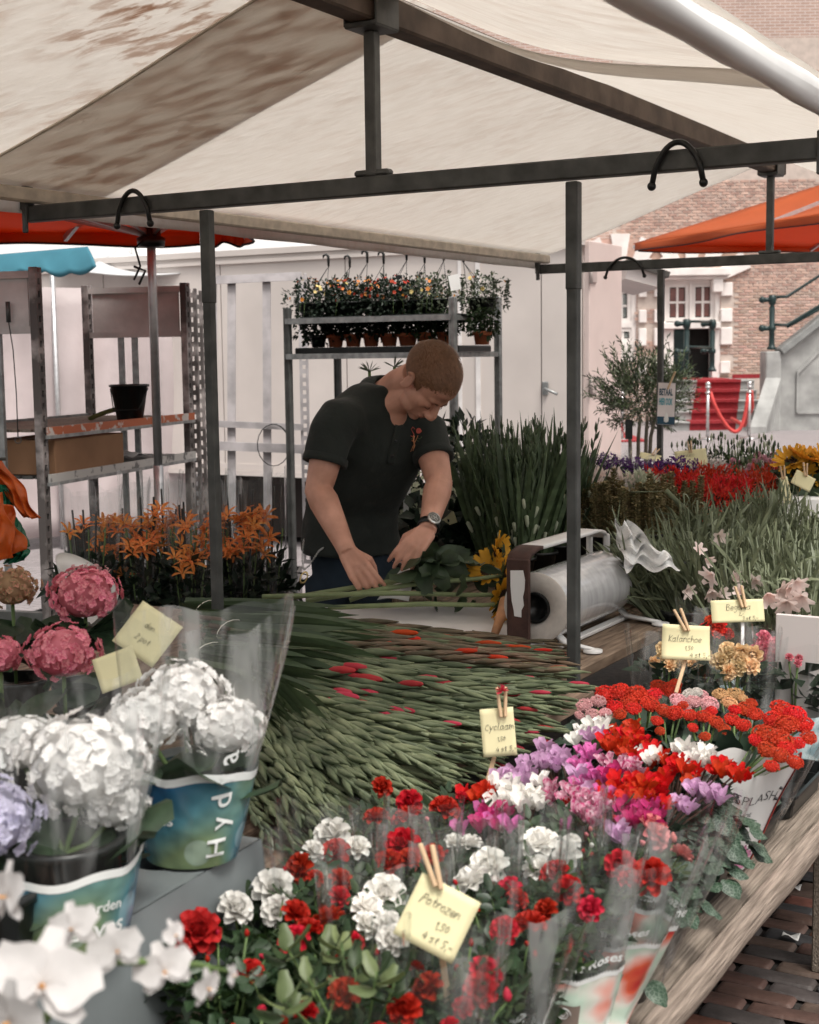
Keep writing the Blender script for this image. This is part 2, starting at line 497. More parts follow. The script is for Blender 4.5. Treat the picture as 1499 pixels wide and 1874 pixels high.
# litter on the street
lit = mat('scrap of white paper', (.75, .74, .72), .7)
for px, py, w_ in ((1402, 1562, .035), (1455, 1622, .035), (1448, 1712, .045)):
    g = MB(); c = on(px, py, .012)
    g.slab(lambda u, v: c + U * ((u - .5) * w_) + V * ((v - .5) * w_ * .6) + Z * (.006 * math.sin(5 * u + 3 * v)), 5, 3, (0, 0, -.001))
    o = g.build('paper_scrap', lit)
    tag(o, {1402: 'tiny white paper scrap on the bricks farthest up the street edge', 1455: 'white paper scrap on the bricks at the right picture edge', 1448: 'larger torn white paper scrap on the dark bricks nearest the bottom right'}[px], 'litter')

# ------------------------------------------------------------------ sky-side backdrop buildings
YB = 33.0
def wall_mat():
    m = bpy.data.materials.new('far brickwork'); m.use_nodes = True
    t = m.node_tree; N = t.nodes; L = t.links; b = N['Principled BSDF']; b.inputs['Roughness'].default_value = .9
    tc = N.new('ShaderNodeTexCoord'); mp = N.new('ShaderNodeMapping'); mp.inputs['Rotation'].default_value = (R(90), 0, 0); L.new(tc.outputs['Object'], mp.inputs[0])
    br = N.new('ShaderNodeTexBrick'); br.inputs['Scale'].default_value = 1; br.inputs['Brick Width'].default_value = .225; br.inputs['Row Height'].default_value = .068
    br.inputs['Mortar Size'].default_value = .009
    br.inputs['Color1'].default_value = (.48, .33, .275, 1); br.inputs['Color2'].default_value = (.40, .27, .225, 1); br.inputs['Mortar'].default_value = (.58, .51, .47, 1)
    L.new(mp.outputs[0], br.inputs['Vector'])
    no = N.new('ShaderNodeTexNoise'); no.inputs['Scale'].default_value = 1.3; L.new(tc.outputs['Object'], no.inputs['Vector'])
    hs = N.new('ShaderNodeHueSaturation'); mr = N.new('ShaderNodeMapRange'); mr.inputs['To Min'].default_value = .75; mr.inputs['To Max'].default_value = 1.25
    L.new(no.outputs[0], mr.inputs[0]); L.new(mr.outputs[0], hs.inputs['Value']); L.new(br.outputs[0], hs.inputs['Color']); L.new(hs.outputs[0], b.inputs['Base Color'])
    return m
wm = wall_mat()
stone = mat('pale sandstone', (.62, .56, .52), .85, 0, .1, 3, .2, 20)
stone_w = mat('white painted stone', (.78, .73, .70), .8, 0, .08, 3, .1, 20)
greystone = mat('grey stair stone', (.34, .34, .33), .85, 0, .22, 2.5, .3, 20)
mortar = mat('lime mortar', (.52, .44, .39), .95, 0, .1, 6)
redc = mat('red carpet', (.27, .022, .028), .9, 0, .15, 20)
glassm = mat('old window glass', (.06, .06, .06), .08, 0, .5, 2, spec=.8)
curtain = mat('red shutter behind glass', (.16, .055, .045), .3, 0, .3, 3, spec=.8)
irong = mat('dark green cast iron', (.012, .03, .03), .35, 0, .2, 10)
hall = thing('town_hall', 'old brick town hall with white stone window arches behind the market', 'building', (5, YB, 0))
X = lambda px: at(px, 650, YB).x
def zz(py, px=1250): return at(px, py, YB).z
# window openings (photo px): upper windows and cellar door
def rect(mb, x0, x1, z0, z1, y0, y1, mat=0, bev=0): mb.box(((x0 + x1) / 2, (y0 + y1) / 2, (z0 + z1) / 2), (x1 - x0, y1 - y0, z1 - z0), None, mat, bev)
openings = [(X(1213), X(1317), zz(590), zz(508)), (X(1222), X(1306), zz(700), zz(600)), (X(1040), X(1165), zz(625), zz(508)), (X(1100), X(1160), zz(660), zz(598))]
g = MB()   # wall in strips round the openings
rect(g, -30, X(1040), -1, 14, YB, YB + .4)
rect(g, X(1040), X(1165), zz(508), 14, YB, YB + .4); rect(g, X(1040), X(1165), -1, zz(660), YB, YB + .4)
rect(g, X(1165), X(1213), -1, 14, YB, YB + .4)
rect(g, X(1213), X(1317), zz(508), 14, YB, YB + .4); rect(g, X(1213), X(1317), -1, zz(700), YB, YB + .4)
rect(g, X(1317), 24, -1, 14, YB, YB + .4)
g.build('wall', wm, hall)
g = MB(); rect(g, -30, 24, -1, 9, YB + .9, YB + 1.3); g.build('interior', mat('dark room', (.02, .02, .02), .9), hall)
# individually laid bricks on the visible part
fb = [mat('town hall brick', c, .85, 0, .15, 6, obj=.2) for c in ((.48, .32, .26), (.40, .26, .215), (.54, .38, .31), (.44, .32, .27))]
g = MB(); rect(g, X(1165) + .02, X(1213) - .02, zz(700), zz(510), YB - .012, YB - .002); rect(g, X(1318), X(1530), .6, 8.6, YB - .012, YB - .002); rect(g, X(1120), X(1530), zz(507), 8.6, YB - .0125, YB - .0025); g.build('mortar', mortar, hall)
bm1 = []
for c in fb:
    q = MB(); q.box((0, 0, 0), (.205, .03, .052), bev=.006); bm1.append(q.mesh('brick', c))
cand = []
zr = .75; r_ = 0
while zr < 7.9:
    x_ = 4.9 + (r_ % 2) * .11
    while x_ < X(1520):
        px, py = pix((x_, YB, zr))
        ok = py < 505 or (px > 1345 and py < 690) or (px > 1317 and int((zr + 100) / .36) % 2 == 0) or (1168 < px < 1210 and int((zr + 100) / .36) % 2 == 0)
        vis = (330 < py < 690 and 1120 < px < 1510) or (px > 1380 and py < 200)
        if ok and vis: cand.append((x_, zr))
        x_ += .218
    zr += .067; r_ += 1
big = [c for c in cand if pix((c[0], YB, c[1]))[1] > 520 and pix((c[0], YB, c[1]))[0] > 1320][:300]
bs = set(big)
for x_, z_ in big:
    inst('brick', rnd.choice(bm1), hall, (x_ + rnd.uniform(-.006, .006), YB - .014 + rnd.uniform(-.003, .003), z_), None, (rnd.uniform(.92, 1), 1, rnd.uniform(.85, 1.02)))
g = MB()
for x_, z_ in cand:
    if (x_, z_) not in bs:
        g.box((x_ + rnd.uniform(-.006, .006), YB - .014, z_), (.2 * rnd.uniform(.85, 1.02), .03, .05), None, rnd.randrange(4))
g.build('brick_courses', fb, hall, kind='stuff')
# quoin blocks, sills, lintels and arch stones
def block(x0, x1, z0, z1, d=.1, name='stone_block', m=stone_w):
    q = MB(); rect(q, x0, x1, z0, z1, YB - d, YB + .05, 0, .015); return q.build(name, m, hall)
for k, (y0, y1) in enumerate(((518, 543), (566, 590), (600, 632), (662, 684))):
    block(X(1317), X(1338 if k < 3 else 1335), zz(y1), zz(y0)); block(X(1196), X(1212), zz(y1), zz(y0)); block(X(1168), X(1182), zz(y1), zz(y0))
block(X(1196), X(1330), zz(506), zz(492), .35, 'cornice'); block(X(1200), X(1326), zz(512), zz(506), .22, 'cornice')
block(X(1300), X(1318), zz(536), zz(512), .25, 'corbel'); block(X(1205), X(1316), zz(602), zz(590), .16, 'window_sill')
block(X(1125), X(1196), zz(506), zz(492), .3, 'cornice')
def arch(cx, zc, r0, r1, n, name='arch_stone', do=0.0):
    for k in range(n):
        a = math.pi * (.5 + (k - (n - 1) / 2) / n * .82)
        for st in (0, 1):
            q = MB()
            if st == 0: w0, w1, m_, dd, e0 = .13, .22, stone_w, .12, 1.0
            else: 
                if k == n - 1: continue
                a += math.pi * .41 / n; w0, w1, m_, dd, e0 = .12, .18, fb[0], .05, .86
            ca, sa = math.cos(a), math.sin(a); dd += do + .003 * k
            def Q(r, s): return (cx + ca * r - sa * s, zc + sa * r + ca * s)
            p = [Q(r0, -w0), Q(r0, w0), Q(r0 + (r1 - r0) * e0, w1), Q(r0 + (r1 - r0) * e0, -w1)]
            vs = [(x, YB - dd, z) for x, z in p] + [(x, YB, z) for x, z in p]
            q.add(vs, [(0, 1, 2, 3), (0, 4, 5, 1), (1, 5, 6, 2), (2, 6, 7, 3), (3, 7, 4, 0)], 0, False)
            q.build(name if st == 0 else 'arch_brickwork', m_, hall)
arch(X(1263), zz(492) - .55, .75, 1.45, 5)
arch(X(1133), zz(492) - .55, .75, 1.35, 5, do=.03)
# windows with sashes and panes
def window(x0, x1, z0, z1, nx, nz, gm, name='window'):
    fr = MB(); w = .09
    rect(fr, x0, x1, z1 - w, z1, YB + .08, YB + .2); rect(fr, x0, x1, z0, z0 + w, YB + .08, YB + .2)
    rect(fr, x0, x0 + w, z0 + w, z1 - w, YB + .08, YB + .2); rect(fr, x1 - w, x1, z0 + w, z1 - w, YB + .08, YB + .2)
    iw = (x1 - x0 - 2 * w) / nx; ih = (z1 - z0 - 2 * w) / nz
    for i in range(1, nx): rect(fr, x0 + w + i * iw - .025, x0 + w + i * iw + .025, z0 + w, z1 - w, YB + .1, YB + .16)
    for j in range(1, nz): rect(fr, x0 + w, x1 - w, z0 + w + j * ih - .025, z0 + w + j * ih + .025, YB + .103, YB + .157)
    f = fr.build(name, stone_w, hall)
    for i in range(nx):
        for j in range(nz):
            q = MB(); rect(q, x0 + w + i * iw + .025, x0 + w + (i + 1) * iw - .025, z0 + w + j * ih + .025, z0 + w + (j + 1) * ih - .025, YB + .125, YB + .135)
            q.build('pane', gm, f)
window(X(1219), X(1262), zz(588), zz(518), 2, 2, curtain)
window(X(1266), X(1308), zz(588), zz(518), 2, 2, curtain)
g = MB(); rect(g, X(1262), X(1266), zz(590), zz(508), YB + .02, YB + .22); rect(g, X(1213), X(1219), zz(590), zz(508), YB + .02, YB + .22); rect(g, X(1308), X(1317), zz(590), zz(508), YB + .02, YB + .22); rect(g, X(1213), X(1317), zz(518), zz(508), YB + .03, YB + .2)
g.build('window_frame', stone_w, hall)
greyg = mat('grey reflecting glass', (.22, .24, .23), .12, 0, .4, 2, spec=.8)
window(X(1122), X(1156), zz(588), zz(528), 2, 2, greyg)
window(X(1122), X(1160), zz(625), zz(598), 2, 1, greyg)
g = MB(); rect(g, X(1040), X(1122), zz(660), zz(508), YB + .05, YB + .2); rect(g, X(1156), X(1165), zz(660), zz(508), YB + .05, YB + .2); rect(g, X(1122), X(1156), zz(598), zz(588), YB + .05, YB + .2); rect(g, X(1122), X(1156), zz(528), zz(508), YB + .05, YB + .2)
rect(g, X(1122), X(1156), zz(665), zz(625), YB + .05, YB + .2); g.build('window_frame', stone_w, hall)
# cellar doorway with dark green door
for xa_, xb_ in ((1213, 1232), (1303, 1317)): g = MB(); rect(g, X(xa_), X(xb_), zz(700), zz(600), YB - .04, YB + .35); g.build('door_jamb', stone_w, hall)
g = MB(); rect(g, X(1232), X(1262), zz(700), zz(600), YB + .2, YB + .26, 0, .02); g.build('door', irong, hall)
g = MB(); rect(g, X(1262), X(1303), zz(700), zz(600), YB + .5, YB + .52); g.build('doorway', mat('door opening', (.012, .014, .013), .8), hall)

# stone stair with red carpet
YS = 29.0
def zs(py, Y): return at(1300, py, Y).z
st = thing('stone_stair', 'broad grey stone stair with a red carpet running up it', 'stair', (6.2, YS, 0))
xl = at(1238, 775, YS).x; xr = at(1368, 775, YS).x
cx0 = at(1262, 775, YS).x
for k in range(5):
    y0 = YS + k * .42; z1 = .2 * (k + 1) - .02
    sh = k * .16
    q = MB(); rect(q, xl - .12 + k * .12, xr + .35 + sh * .3, -.02 if k == 0 else z1 - .2, z1, y0, y0 + .45 + (2.5 if k == 4 else 0), 0, .015); q.build('step', greystone, st)
    q = MB(); rect(q, xl - .15 + k * .12, xr + .34 + sh * .3, z1 - .045, z1 + .0015, y0 - .05, y0 + .10, 0, .012); q.build('nosing', greystone, st)
    q = MB(); rect(q, cx0 + k * .12, cx0 + .94 + k * .12, z1 - .2 + (.02 if k == 0 else 0), z1 - .047, y0 - .012, y0 - .002); rect(q, cx0 + k * .12, cx0 + .94 + k * .12, z1 - .046, z1 + .014, y0 - .062, y0 - .0505); rect(q, cx0 + k * .12, cx0 + .94 + k * .12, z1 + .003, z1 + .0138, y0 - .0502, y0 + .42 + (2.0 if k == 4 else 0)); q.build('carpet', redc, st)
q = MB(); rect(q, at(1345, 680, 31).x, at(1410, 680, 31).x, 1.0, 1.09, YS + 2.2, YS + 2.25); q.build('carpet', redc, st)
# side wall and pier
sw = thing('stair_wall', 'grey stone stair wall with sloping coping and square pier', 'wall', (8.2, 28.5, 0))
pier0, pier1 = at(1399, 700, 28.6).x, at(1427, 700, 28.6).x
q = MB(); rect(q, pier0, pier1, -.02, at(1410, 643, 28.6).z, 28.5, 29.0, 0, .02); q.build('pier', greystone, sw)
zt0 = at(1430, 650, 28.6).z; x9 = at(1560, 560, 28.6).x; zt1 = at(1560, 545, 28.6).z
q = MB(); q.add([(pier1, 28.6, -.02), (x9, 28.6, -.02), (x9, 28.6, zt1), (pier1, 28.6, zt0), (pier1, 28.9, -.02), (x9, 28.9, -.02), (x9, 28.9, zt1), (pier1, 28.9, zt0)], [(0, 1, 2, 3), (7, 6, 5, 4), (3, 2, 6, 7), (0, 3, 7, 4)], 0, False)
q.build('wall', greystone, sw)
q = MB(); q.bar((pier1, 28.7, zt0 + .06), (x9, 28.7, zt1 + .06), .5, .14, bev=.02); q.build('coping', mat('darker coping stone', (.22, .225, .22), .8, 0, .2, 4), sw)
q = MB(); x1_, x2_ = pier1 + .35, x9; q.bar((x1_, 28.58, zt0 - .35), (x2_, 28.58, zt1 - .40), .04, .06); q.bar((x1_, 28.58, .35), (x2_, 28.58, .35), .04, .05); q.bar((x1_, 28.578, .35), (x1_, 28.578, zt0 - .35), .04, .05); q.build('panel_moulding', greystone, sw)
q = MB(); # low ramped cheek wall beside steps
c0 = at(1400, 690, 28.2); xa = at(1368, 775, 27.9).x; xb = at(1397, 775, 27.9).x; zc = at(1405, 692, 28.3).z
vs = [(xa, 27.7, -.02), (xb, 27.7, -.02), (pier1, 28.9, -.02), (pier0, 28.9, -.02), (xa, 27.7, .12), (xb, 27.7, .12), (pier1, 28.5, zc), (pier0, 28.5, zc)]
q.add(vs, [(0, 1, 5, 4), (1, 2, 6, 5), (4, 5, 6, 7), (3, 0, 4, 7)], 0, False); q.build('cheek_wall', greystone, sw)
# cast iron newel posts and rails
def newel(base, h, label, rails):
    t = thing('iron_railing', label, 'railing', base)
    q = MB(); s_ = h / 1.7
    q.lathe([(0, 0), (.14, 0), (.14, .06), (.1, .1), (.085, .2), (.085, .55), (.12, .6), (.12, .68), (.085, .72), (.09, 1.25), (.06, 1.32), (.11, 1.38), (.13, 1.5), (.11, 1.62), (.07, 1.64), (0, 1.64)], 12, base, (Vector((s_, 0, 0)), Vector((0, s_, 0)), Vector((0, 0, s_))))
    q.build('newel_post', irong, t)
    for zf in (.38, .88):
        q = MB(); q.tube([Vector(base) + Vector((-.22, 0, zf * h)), Vector(base) + Vector((0, 0, zf * h))], [.06, .04], 8); q.ell(Vector(base) + Vector((-.2, 0, zf * h)), .07); q.build('knob', irong, t)
    for pts in rails:
        q = MB(); q.tube(pts, .03, 8); q.build('handrail', irong, t)
bR = at(1412, 640, 28.6); 
newel(bR, at(1412, 536, 28.6).z - bR.z, 'dark green cast iron newel on the grey pier with two rising handrails',
      [[at(1417, 544, 28.6), at(1440, 543, 28.6), at(1499, 505, 28.6), at(1560, 470, 28.6)], [at(1417, 594, 28.6), at(1440, 595, 28.6), at(1499, 560, 28.6), at(1560, 522, 28.6)], [at(1440, 599, 28.6), at(1499, 566, 28.6), at(1560, 528, 28.6)]])
bL = at(1256, 682, 30.5)
newel(bL, at(1256, 580, 30.5).z - bL.z, 'left dark green cast iron post in front of the cellar door', [[at(1256, 588, 30.5), at(1303, 589, 32.3)], [at(1256, 635, 30.5), at(1303, 636, 32.3)]])
bM = at(1303, 680, 32.3)
newel(bM, at(1303, 581, 32.3).z - bM.z, 'slimmer right dark green cast iron post in front of the cellar door', [])
# stanchions with rope
chrome = mat('polished chrome post', (.62, .6, .6), .2, .9, .05)
def stanchion(px, label, topy=716, Y=26.0):
    b0 = at(px, 700, Y); b0.z = 0
    t = thing('rope_stanchion', label, 'barrier post', b0, group='chrome rope barrier posts')
    q = MB(); q.tube([b0 + Z * .02, b0 + Z * .93], .03, 10); q.build('post', chrome, t)
    q = MB(); q.lathe([(0, 0), (.17, 0), (.17, .015), (.05, .035), (.03, .05)], 20, b0); q.build('base', chrome, t)
    q = MB(); q.lathe([(.03, .93), (.055, .94), (.055, .955), (.03, .97), (.05, 1.0), (.035, 1.04), (0, 1.05)], 12, b0); q.lathe([(.03, .83), (.06, .85), (.03, .87)], 12, b0); q.build('cap', chrome, t)
    return b0
s1 = stanchion(1296, 'left chrome barrier post in front of the red carpet'); s2 = stanchion(1372, 'right chrome barrier post in front of the red carpet'); s3 = stanchion(1139, 'chrome barrier post beside the olive tree and white kiosk')
q = MB(); a0 = s1 + Vector((.04, 0, .86)); a1 = s2 + Vector((-.02, 0, .86))
n_ = 16; q.tube([a0.lerp(a1, t / n_) - Z * (.86 * math.sin(math.pi * t / n_) ** .8 * .85) + Vector((.12 * math.sin(math.pi * t / n_), 0, 0)) for t in range(n_ + 1)], .035, 8)
tag(q.build('barrier_rope', mat('red velvet rope', (.55, .06, .055), .7)), 'red velvet rope sagging between two chrome barrier posts', 'rope')
q = MB(); q.tube([s2 + Vector((.03, 0, .86)), s2 + Vector((.12, .3, .55)), s2 + Vector((.1, .8, .2)), s2 + Vector((.0, 1.4, .3))], .04, 8)
tag(q.build('barrier_rope', bpy.data.materials['red velvet rope']), 'short end of red velvet rope hanging behind the right barrier post', 'rope')
q = MB(); rect(q, at(1100, 790, 25).x, at(1195, 790, 25).x, 0, .02, 25.5, 30)
tag(q.build('red_carpet', redc), 'flat red carpet on the square behind the olive tree', 'carpet')
# ================================================================== KIOSK, TENTS, PARASOLS
pinkwall = mat('cream kiosk panel', (.66, .60, .565), .45, 0, .07, 1.7, .08, 50)
K0 = at(1066, 700, 10.5); K0.z = 0
KU = Vector((-math.cos(R(30)), .5, 0))
kio = thing('market_kiosk', 'long cream panelled kiosk trailer standing behind the plant racks', 'kiosk', K0)
KD = Vector((.13, .99, 0)).normalized()
def kq(t, d, z): return K0 + KU * t + KD * d + Z * z
def kbox(mb, t0, t1, d0, d1, z0, z1, m=0):
    vs = [kq(t, d, z) for z in (z0, z1) for d in (d0, d1) for t in (t0, t1)]
    mb.add(vs, [(0, 1, 3, 2), (4, 6, 7, 5), (0, 4, 5, 1), (2, 3, 7, 6), (0, 2, 6, 4), (1, 5, 7, 3)], m, False)
seams = [0, .33, .86, 2.05, 3.3, 4.6, 5.9]
for a, b in zip(seams[:-1], seams[1:]):
    q = MB(); kbox(q, a + .004, b - .004, 0, .05, .70, 2.38); q.build('wall_panel', pinkwall, kio)
q = MB(); kbox(q, 0, 5.9, .052, 2.3, .68, 2.40); q.build('body', pinkwall, kio)
for z0, z1, d in ((2.38, 2.41, -.03), (2.412, 2.44, -.015), (2.442, 2.49, -.04), (.60, .64, -.02), (.642, .70, -.01)):
    q = MB(); kbox(q, -.02, 5.92, d, 2.32, z0, z1); q.build('trim', pinkwall, kio)
q = MB(); kbox(q, .84, .88, -.012, -.001, .70, 2.375); kbox(q, 1.0, 1.03, -.010, -.001, .70, 2.375); q.build('corner_trim', mat('bright trim', (.8, .77, .76), .4), kio)
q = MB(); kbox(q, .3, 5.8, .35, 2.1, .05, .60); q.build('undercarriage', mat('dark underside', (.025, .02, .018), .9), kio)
h0 = kq(.30, -.03, 1.34)
q = MB(); q.box(h0 + KD * .015, (.05, .02, .1), (KU, KD, Z), 0, .005); q.tube([h0, h0 - KD * .05, h0 - KD * .055 - KU * .10 - Z * .04], .011, 8); q.build('door_handle', G['steel'], kio)
# door leaf standing open
dl = MB(); c_ = K0 + V * .33; dl.box(c_ + Z * 1.55 + U * .03, (.04, .64, 1.72), (U, V, Z), 0, .004); dlo = dl.build('open_door', mat('kiosk door leaf', (.60, .49, .46), .5, 0, .05, 3), kio)
for z_ in (1.36, 2.17):
    q = MB(); q.box(K0 + V * .06 + Z * z_ + U * .058, (.014, .12, .12), (U, V, Z), 0, .003); q.tube([K0 + V * .0 + Z * (z_ - .07) + U * .07, K0 + Z * (z_ + .07) + U * .07], .012, 8); q.build('hinge', mat('pink hinge', (.45, .38, .36), .5, .3) if z_ < 2 else bpy.data.materials['pink hinge'], dlo)
# vent cap on the roof
vc = kq(4.3, .5, 2.49)
q = MB(); q.lathe([(.16, 0), (.16, .02), (.13, .03), (.14, .16), (.10, .2), (0, .2)], 20, vc); 
q.build('roof_vent', G['white'], kio)
# little porch roof beyond the kiosk
pr = thing('porch_roof', 'small white porch roof jutting out beyond the kiosk corner', 'porch', at(1150, 515, 13))
q = MB(); A = at(1124, 493, 13); B = at(1196, 512, 13); q.bar(A + Z * .02, B, 1.6, .05, None, 0); q.build('roofing', mat('dark roofing', (.06, .055, .05), .7), pr)
q = MB(); q.bar(at(1124, 507, 13), at(1186, 523, 13), 1.5, .11); q.build('fascia', G['white_paint'], pr)
q = MB(); q.bar(at(1128, 490, 12.2), at(1128, 800, 12.2), .03, .03); q.build('corner_strip', G['black_plastic'], pr)

# ---- tents and tarpaulin behind the racks
tarp_m = mat('white tarpaulin', (.66, .58, .58), .55, 0, .08, 1.5, .5, 5, trans=.35, bdist=.03)
tent = thing('market_tent', 'white market tent with pitched roof and pale side sheet on the left', 'tent', at(150, 700, 11.5))
def side(u, v):
    p = at(-140 + 560 * u, 700, 11.5 + 1.2 * u); return Vector((p.x, p.y + .05 * math.sin(19 * u + 3 * v) + .03 * math.sin(41 * u - 5 * v), 0.1 + 2.1 * v))
q = MB(); q.slab(side, 60, 12, (0, .012, 0)); q.build('side_sheet', tarp_m, tent)
wt = mat('white tent cloth', (.78, .79, .80), .6, 0, .03, 2, .3, 6, trans=.4)
apx = at(225, 452, 13.2)
cor = [at(95, 486, 12), at(352, 497, 12.4), at(300, 482, 14.5), at(120, 480, 14.5)]
for i in range(4):
    q = MB(); a, b = cor[i], cor[(i + 1) % 4]
    q.slab(lambda u, v: a.lerp(b, u).lerp(apx, v) - Z * (.12 * math.sin(math.pi * v) * .6 + .05 * math.sin(math.pi * u) * (1 - v)), 10, 8, (0, 0, -.01)); q.build('roof_panel', wt, tent)
for i in (0, 1):
    q = MB(); q.tube([cor[i] - Z * .0, Vector((cor[i].x, cor[i].y, 0))], .022, 8); q.build('pole', G['alu'], tent)
tk = thing('delivery_truck', 'large white truck box parked behind the tents', 'truck', at(150, 700, 19))
q = MB(); a_ = at(-400, 640, 19); b_ = at(600, 640, 21.5); d = (b_ - a_).normalized(); n = Vector((-d.y, d.x, 0))
q.box(((a_ + b_) / 2 + n * 1.2) * 1 - Z * 0 + Z * .55, ((b_ - a_).length, 2.4, 2.9), (d, n, Z), 0, .03); q.build('cargo_box', mat('white truck panel', (.82, .82, .82), .4, 0, .02), tk)
q = MB(); q.box((a_ + b_) / 2 + n * 1.2 - Z * 1.2, ((b_ - a_).length * .95, 2.0, .5), (d, n, Z)); q.build('chassis', G['black_plastic'], tk)
for t_ in (.12, .3, .8, .9):
    q = MB(); c = a_.lerp(b_, t_) + n * .2; c.z = .45; q.lathe([(0, -.13), (.3, -.13), (.45, -.1), (.45, .1), (.3, .13), (0, .13)], 20, c, (d, Z, n)); q.build('wheel', G['black_plastic'], tk)
# turquoise scalloped awning
aw = MB(); turq = mat('turquoise awning cloth', (.07, .25, .33), .6, 0, .12, 3, trans=.3)
p0, p1 = at(-140, 478, 11.0), at(160, 452, 10.2)
def awn(u, v):
    top = p0.lerp(p1, u); dd = 1.0 * v
    return top + Vector((.1, -.2, 0)) * dd - Z * (.13 * dd + (.03 + .03 * abs(math.sin(u * 22))) * (v ** 3)) + Z * .02 * math.sin(u * 13) * v
aw.slab(awn, 66, 6, (0, .012, .004)); awo = aw.build('awning', turq); tag(awo, 'turquoise awning with a scalloped edge at the far left', 'awning')

# ---- parasols
red_cloth = mat('orange red parasol cloth', (.68, .15, .04), .6, 0, .1, 3, .2, 30, trans=.36, tcol=(.80, .16, .035))
trim_b = mat('black edge binding', (.02, .02, .02), .8)
def parasol(C, hw, ang, zh, ze, za, label, red, ztop_pole=None, r=.025, cut=None, off=(0, 0, 0)):
    t = thing('parasol', label, 'parasol', (C[0], C[1], 0))
    C = Vector((C[0], C[1], 0)); e1 = Vector((math.cos(ang), math.sin(ang), 0)); e2 = Vector((-e1.y, e1.x, 0))
    cs = [C + Vector(off) + (e1 * i + e2 * j) * hw + Z * ze for i, j in ((-1, -1), (1, -1), (1, 1), (-1, 1))]
    ap = C + Z * za
    for i in range(4):
        a, b = cs[i], cs[(i + 1) % 4]
        q = MB(); q.slab(lambda u, v: a.lerp(b, u).lerp(ap, v) - Z * (.10 * math.sin(math.pi * v) * (4 * u * (1 - u))), 12, 10, (0, 0, .006)); q.build('canopy_panel', red, t)
        n_ = (b - a).cross(Z).normalized()
        for u0, u1 in (((.01, cut - .012), (cut + .012, .99)) if cut and i == 2 else ((.01, .99),)):
            q = MB(); q.slab(lambda u, v: a.lerp(b, u0 + (u1 - u0) * u) - Z * (.06 * v + .012 * math.sin(u * 9) * v) + n_ * (.03 * v * math.sin(u * 17)), 24, 3, n_ * .005)
            vo = q.build('valance', red, t)
            q = MB(); q.tube([a.lerp(b, u0 + (u1 - u0) * k / 24) - Z * (.062 + .012 * math.sin(k / 24 * 9)) + n_ * (.03 * math.sin(k / 24 * 17) + .0025) for k in range(25)], .006, 5); q.build('binding', trim_b, vo)
        hubp = C + Z * zh
        q = MB(); q.bar(C + Z * (za - .06), a - Z * .03, .02, .03); q.build('rib', G['alu'], t)
        q = MB(); q.bar(C + Z * (za - .05), a.lerp(b, .5) - Z * .03, .02, .03); q.build('rib', G['alu'], t)
        q = MB(); q.bar(hubp, ap.lerp(a, .55) - Z * .07, .016, .022); q.build('strut', G['alu'], t)
        q = MB(); q.bar(hubp, ap.lerp(a.lerp(b, .5), .55) - Z * .07, .016, .022); q.build('strut', G['alu'], t)
    q = MB(); q.tube([C + Z * .02, C + Z * 1.12], r * 1.15, 14); q.tube([C + Z * 1.11, C + Z * (za)], r, 14); q.build('pole', G['alu'], t)
    q = MB(); q.lathe([(.03, -.05), (.06, -.045), (.065, -.01), (.045, 0), (.045, .03), (.03, .04)], 16, C + Z * zh); q.build('hub', G['black_plastic'], t)
    q = MB(); q.box(C + Z * .04, (.6, .6, .06), (e1, e2, Z), 0, .01); q.build('base', G['steel_dark'], t)
    return t
pc = at(276, 430, 6.4)
pt = parasol((pc.x, pc.y), 0.92, R(6), 2.14, 2.24, 2.62, 'orange red square parasol on a grey pole left of the stall', red_cloth, cut=.12, off=(-.50, 0, 0), r=.020)
q = MB(); q.tube([pc + Vector((.0, -.05, .0)), pc + Vector((-.06, -.06, -.06)), pc + Vector((-.04, -.06, -.14)), pc + Vector((-.07, -.06, -.2))], .005, 5)
q.tube([pc + Vector((-.07, -.05, -.14)), pc + Vector((-.02, -.05, -.16)), pc + Vector((-.05, -.05, -.22))], .006, 5); q.build('cord', trim_b, pt)
orange = mat('bright orange parasol cloth', (.62, .16, .05), .6, 0, .08, 2, trans=.5, tcol=(.75, .16, .05))
pc2 = at(1735, 600, 12.5)
parasol((pc2.x, pc2.y), 2.0, R(20), 2.55, 2.62, 3.35, 'bright orange parasol behind the right end of the stall', orange)

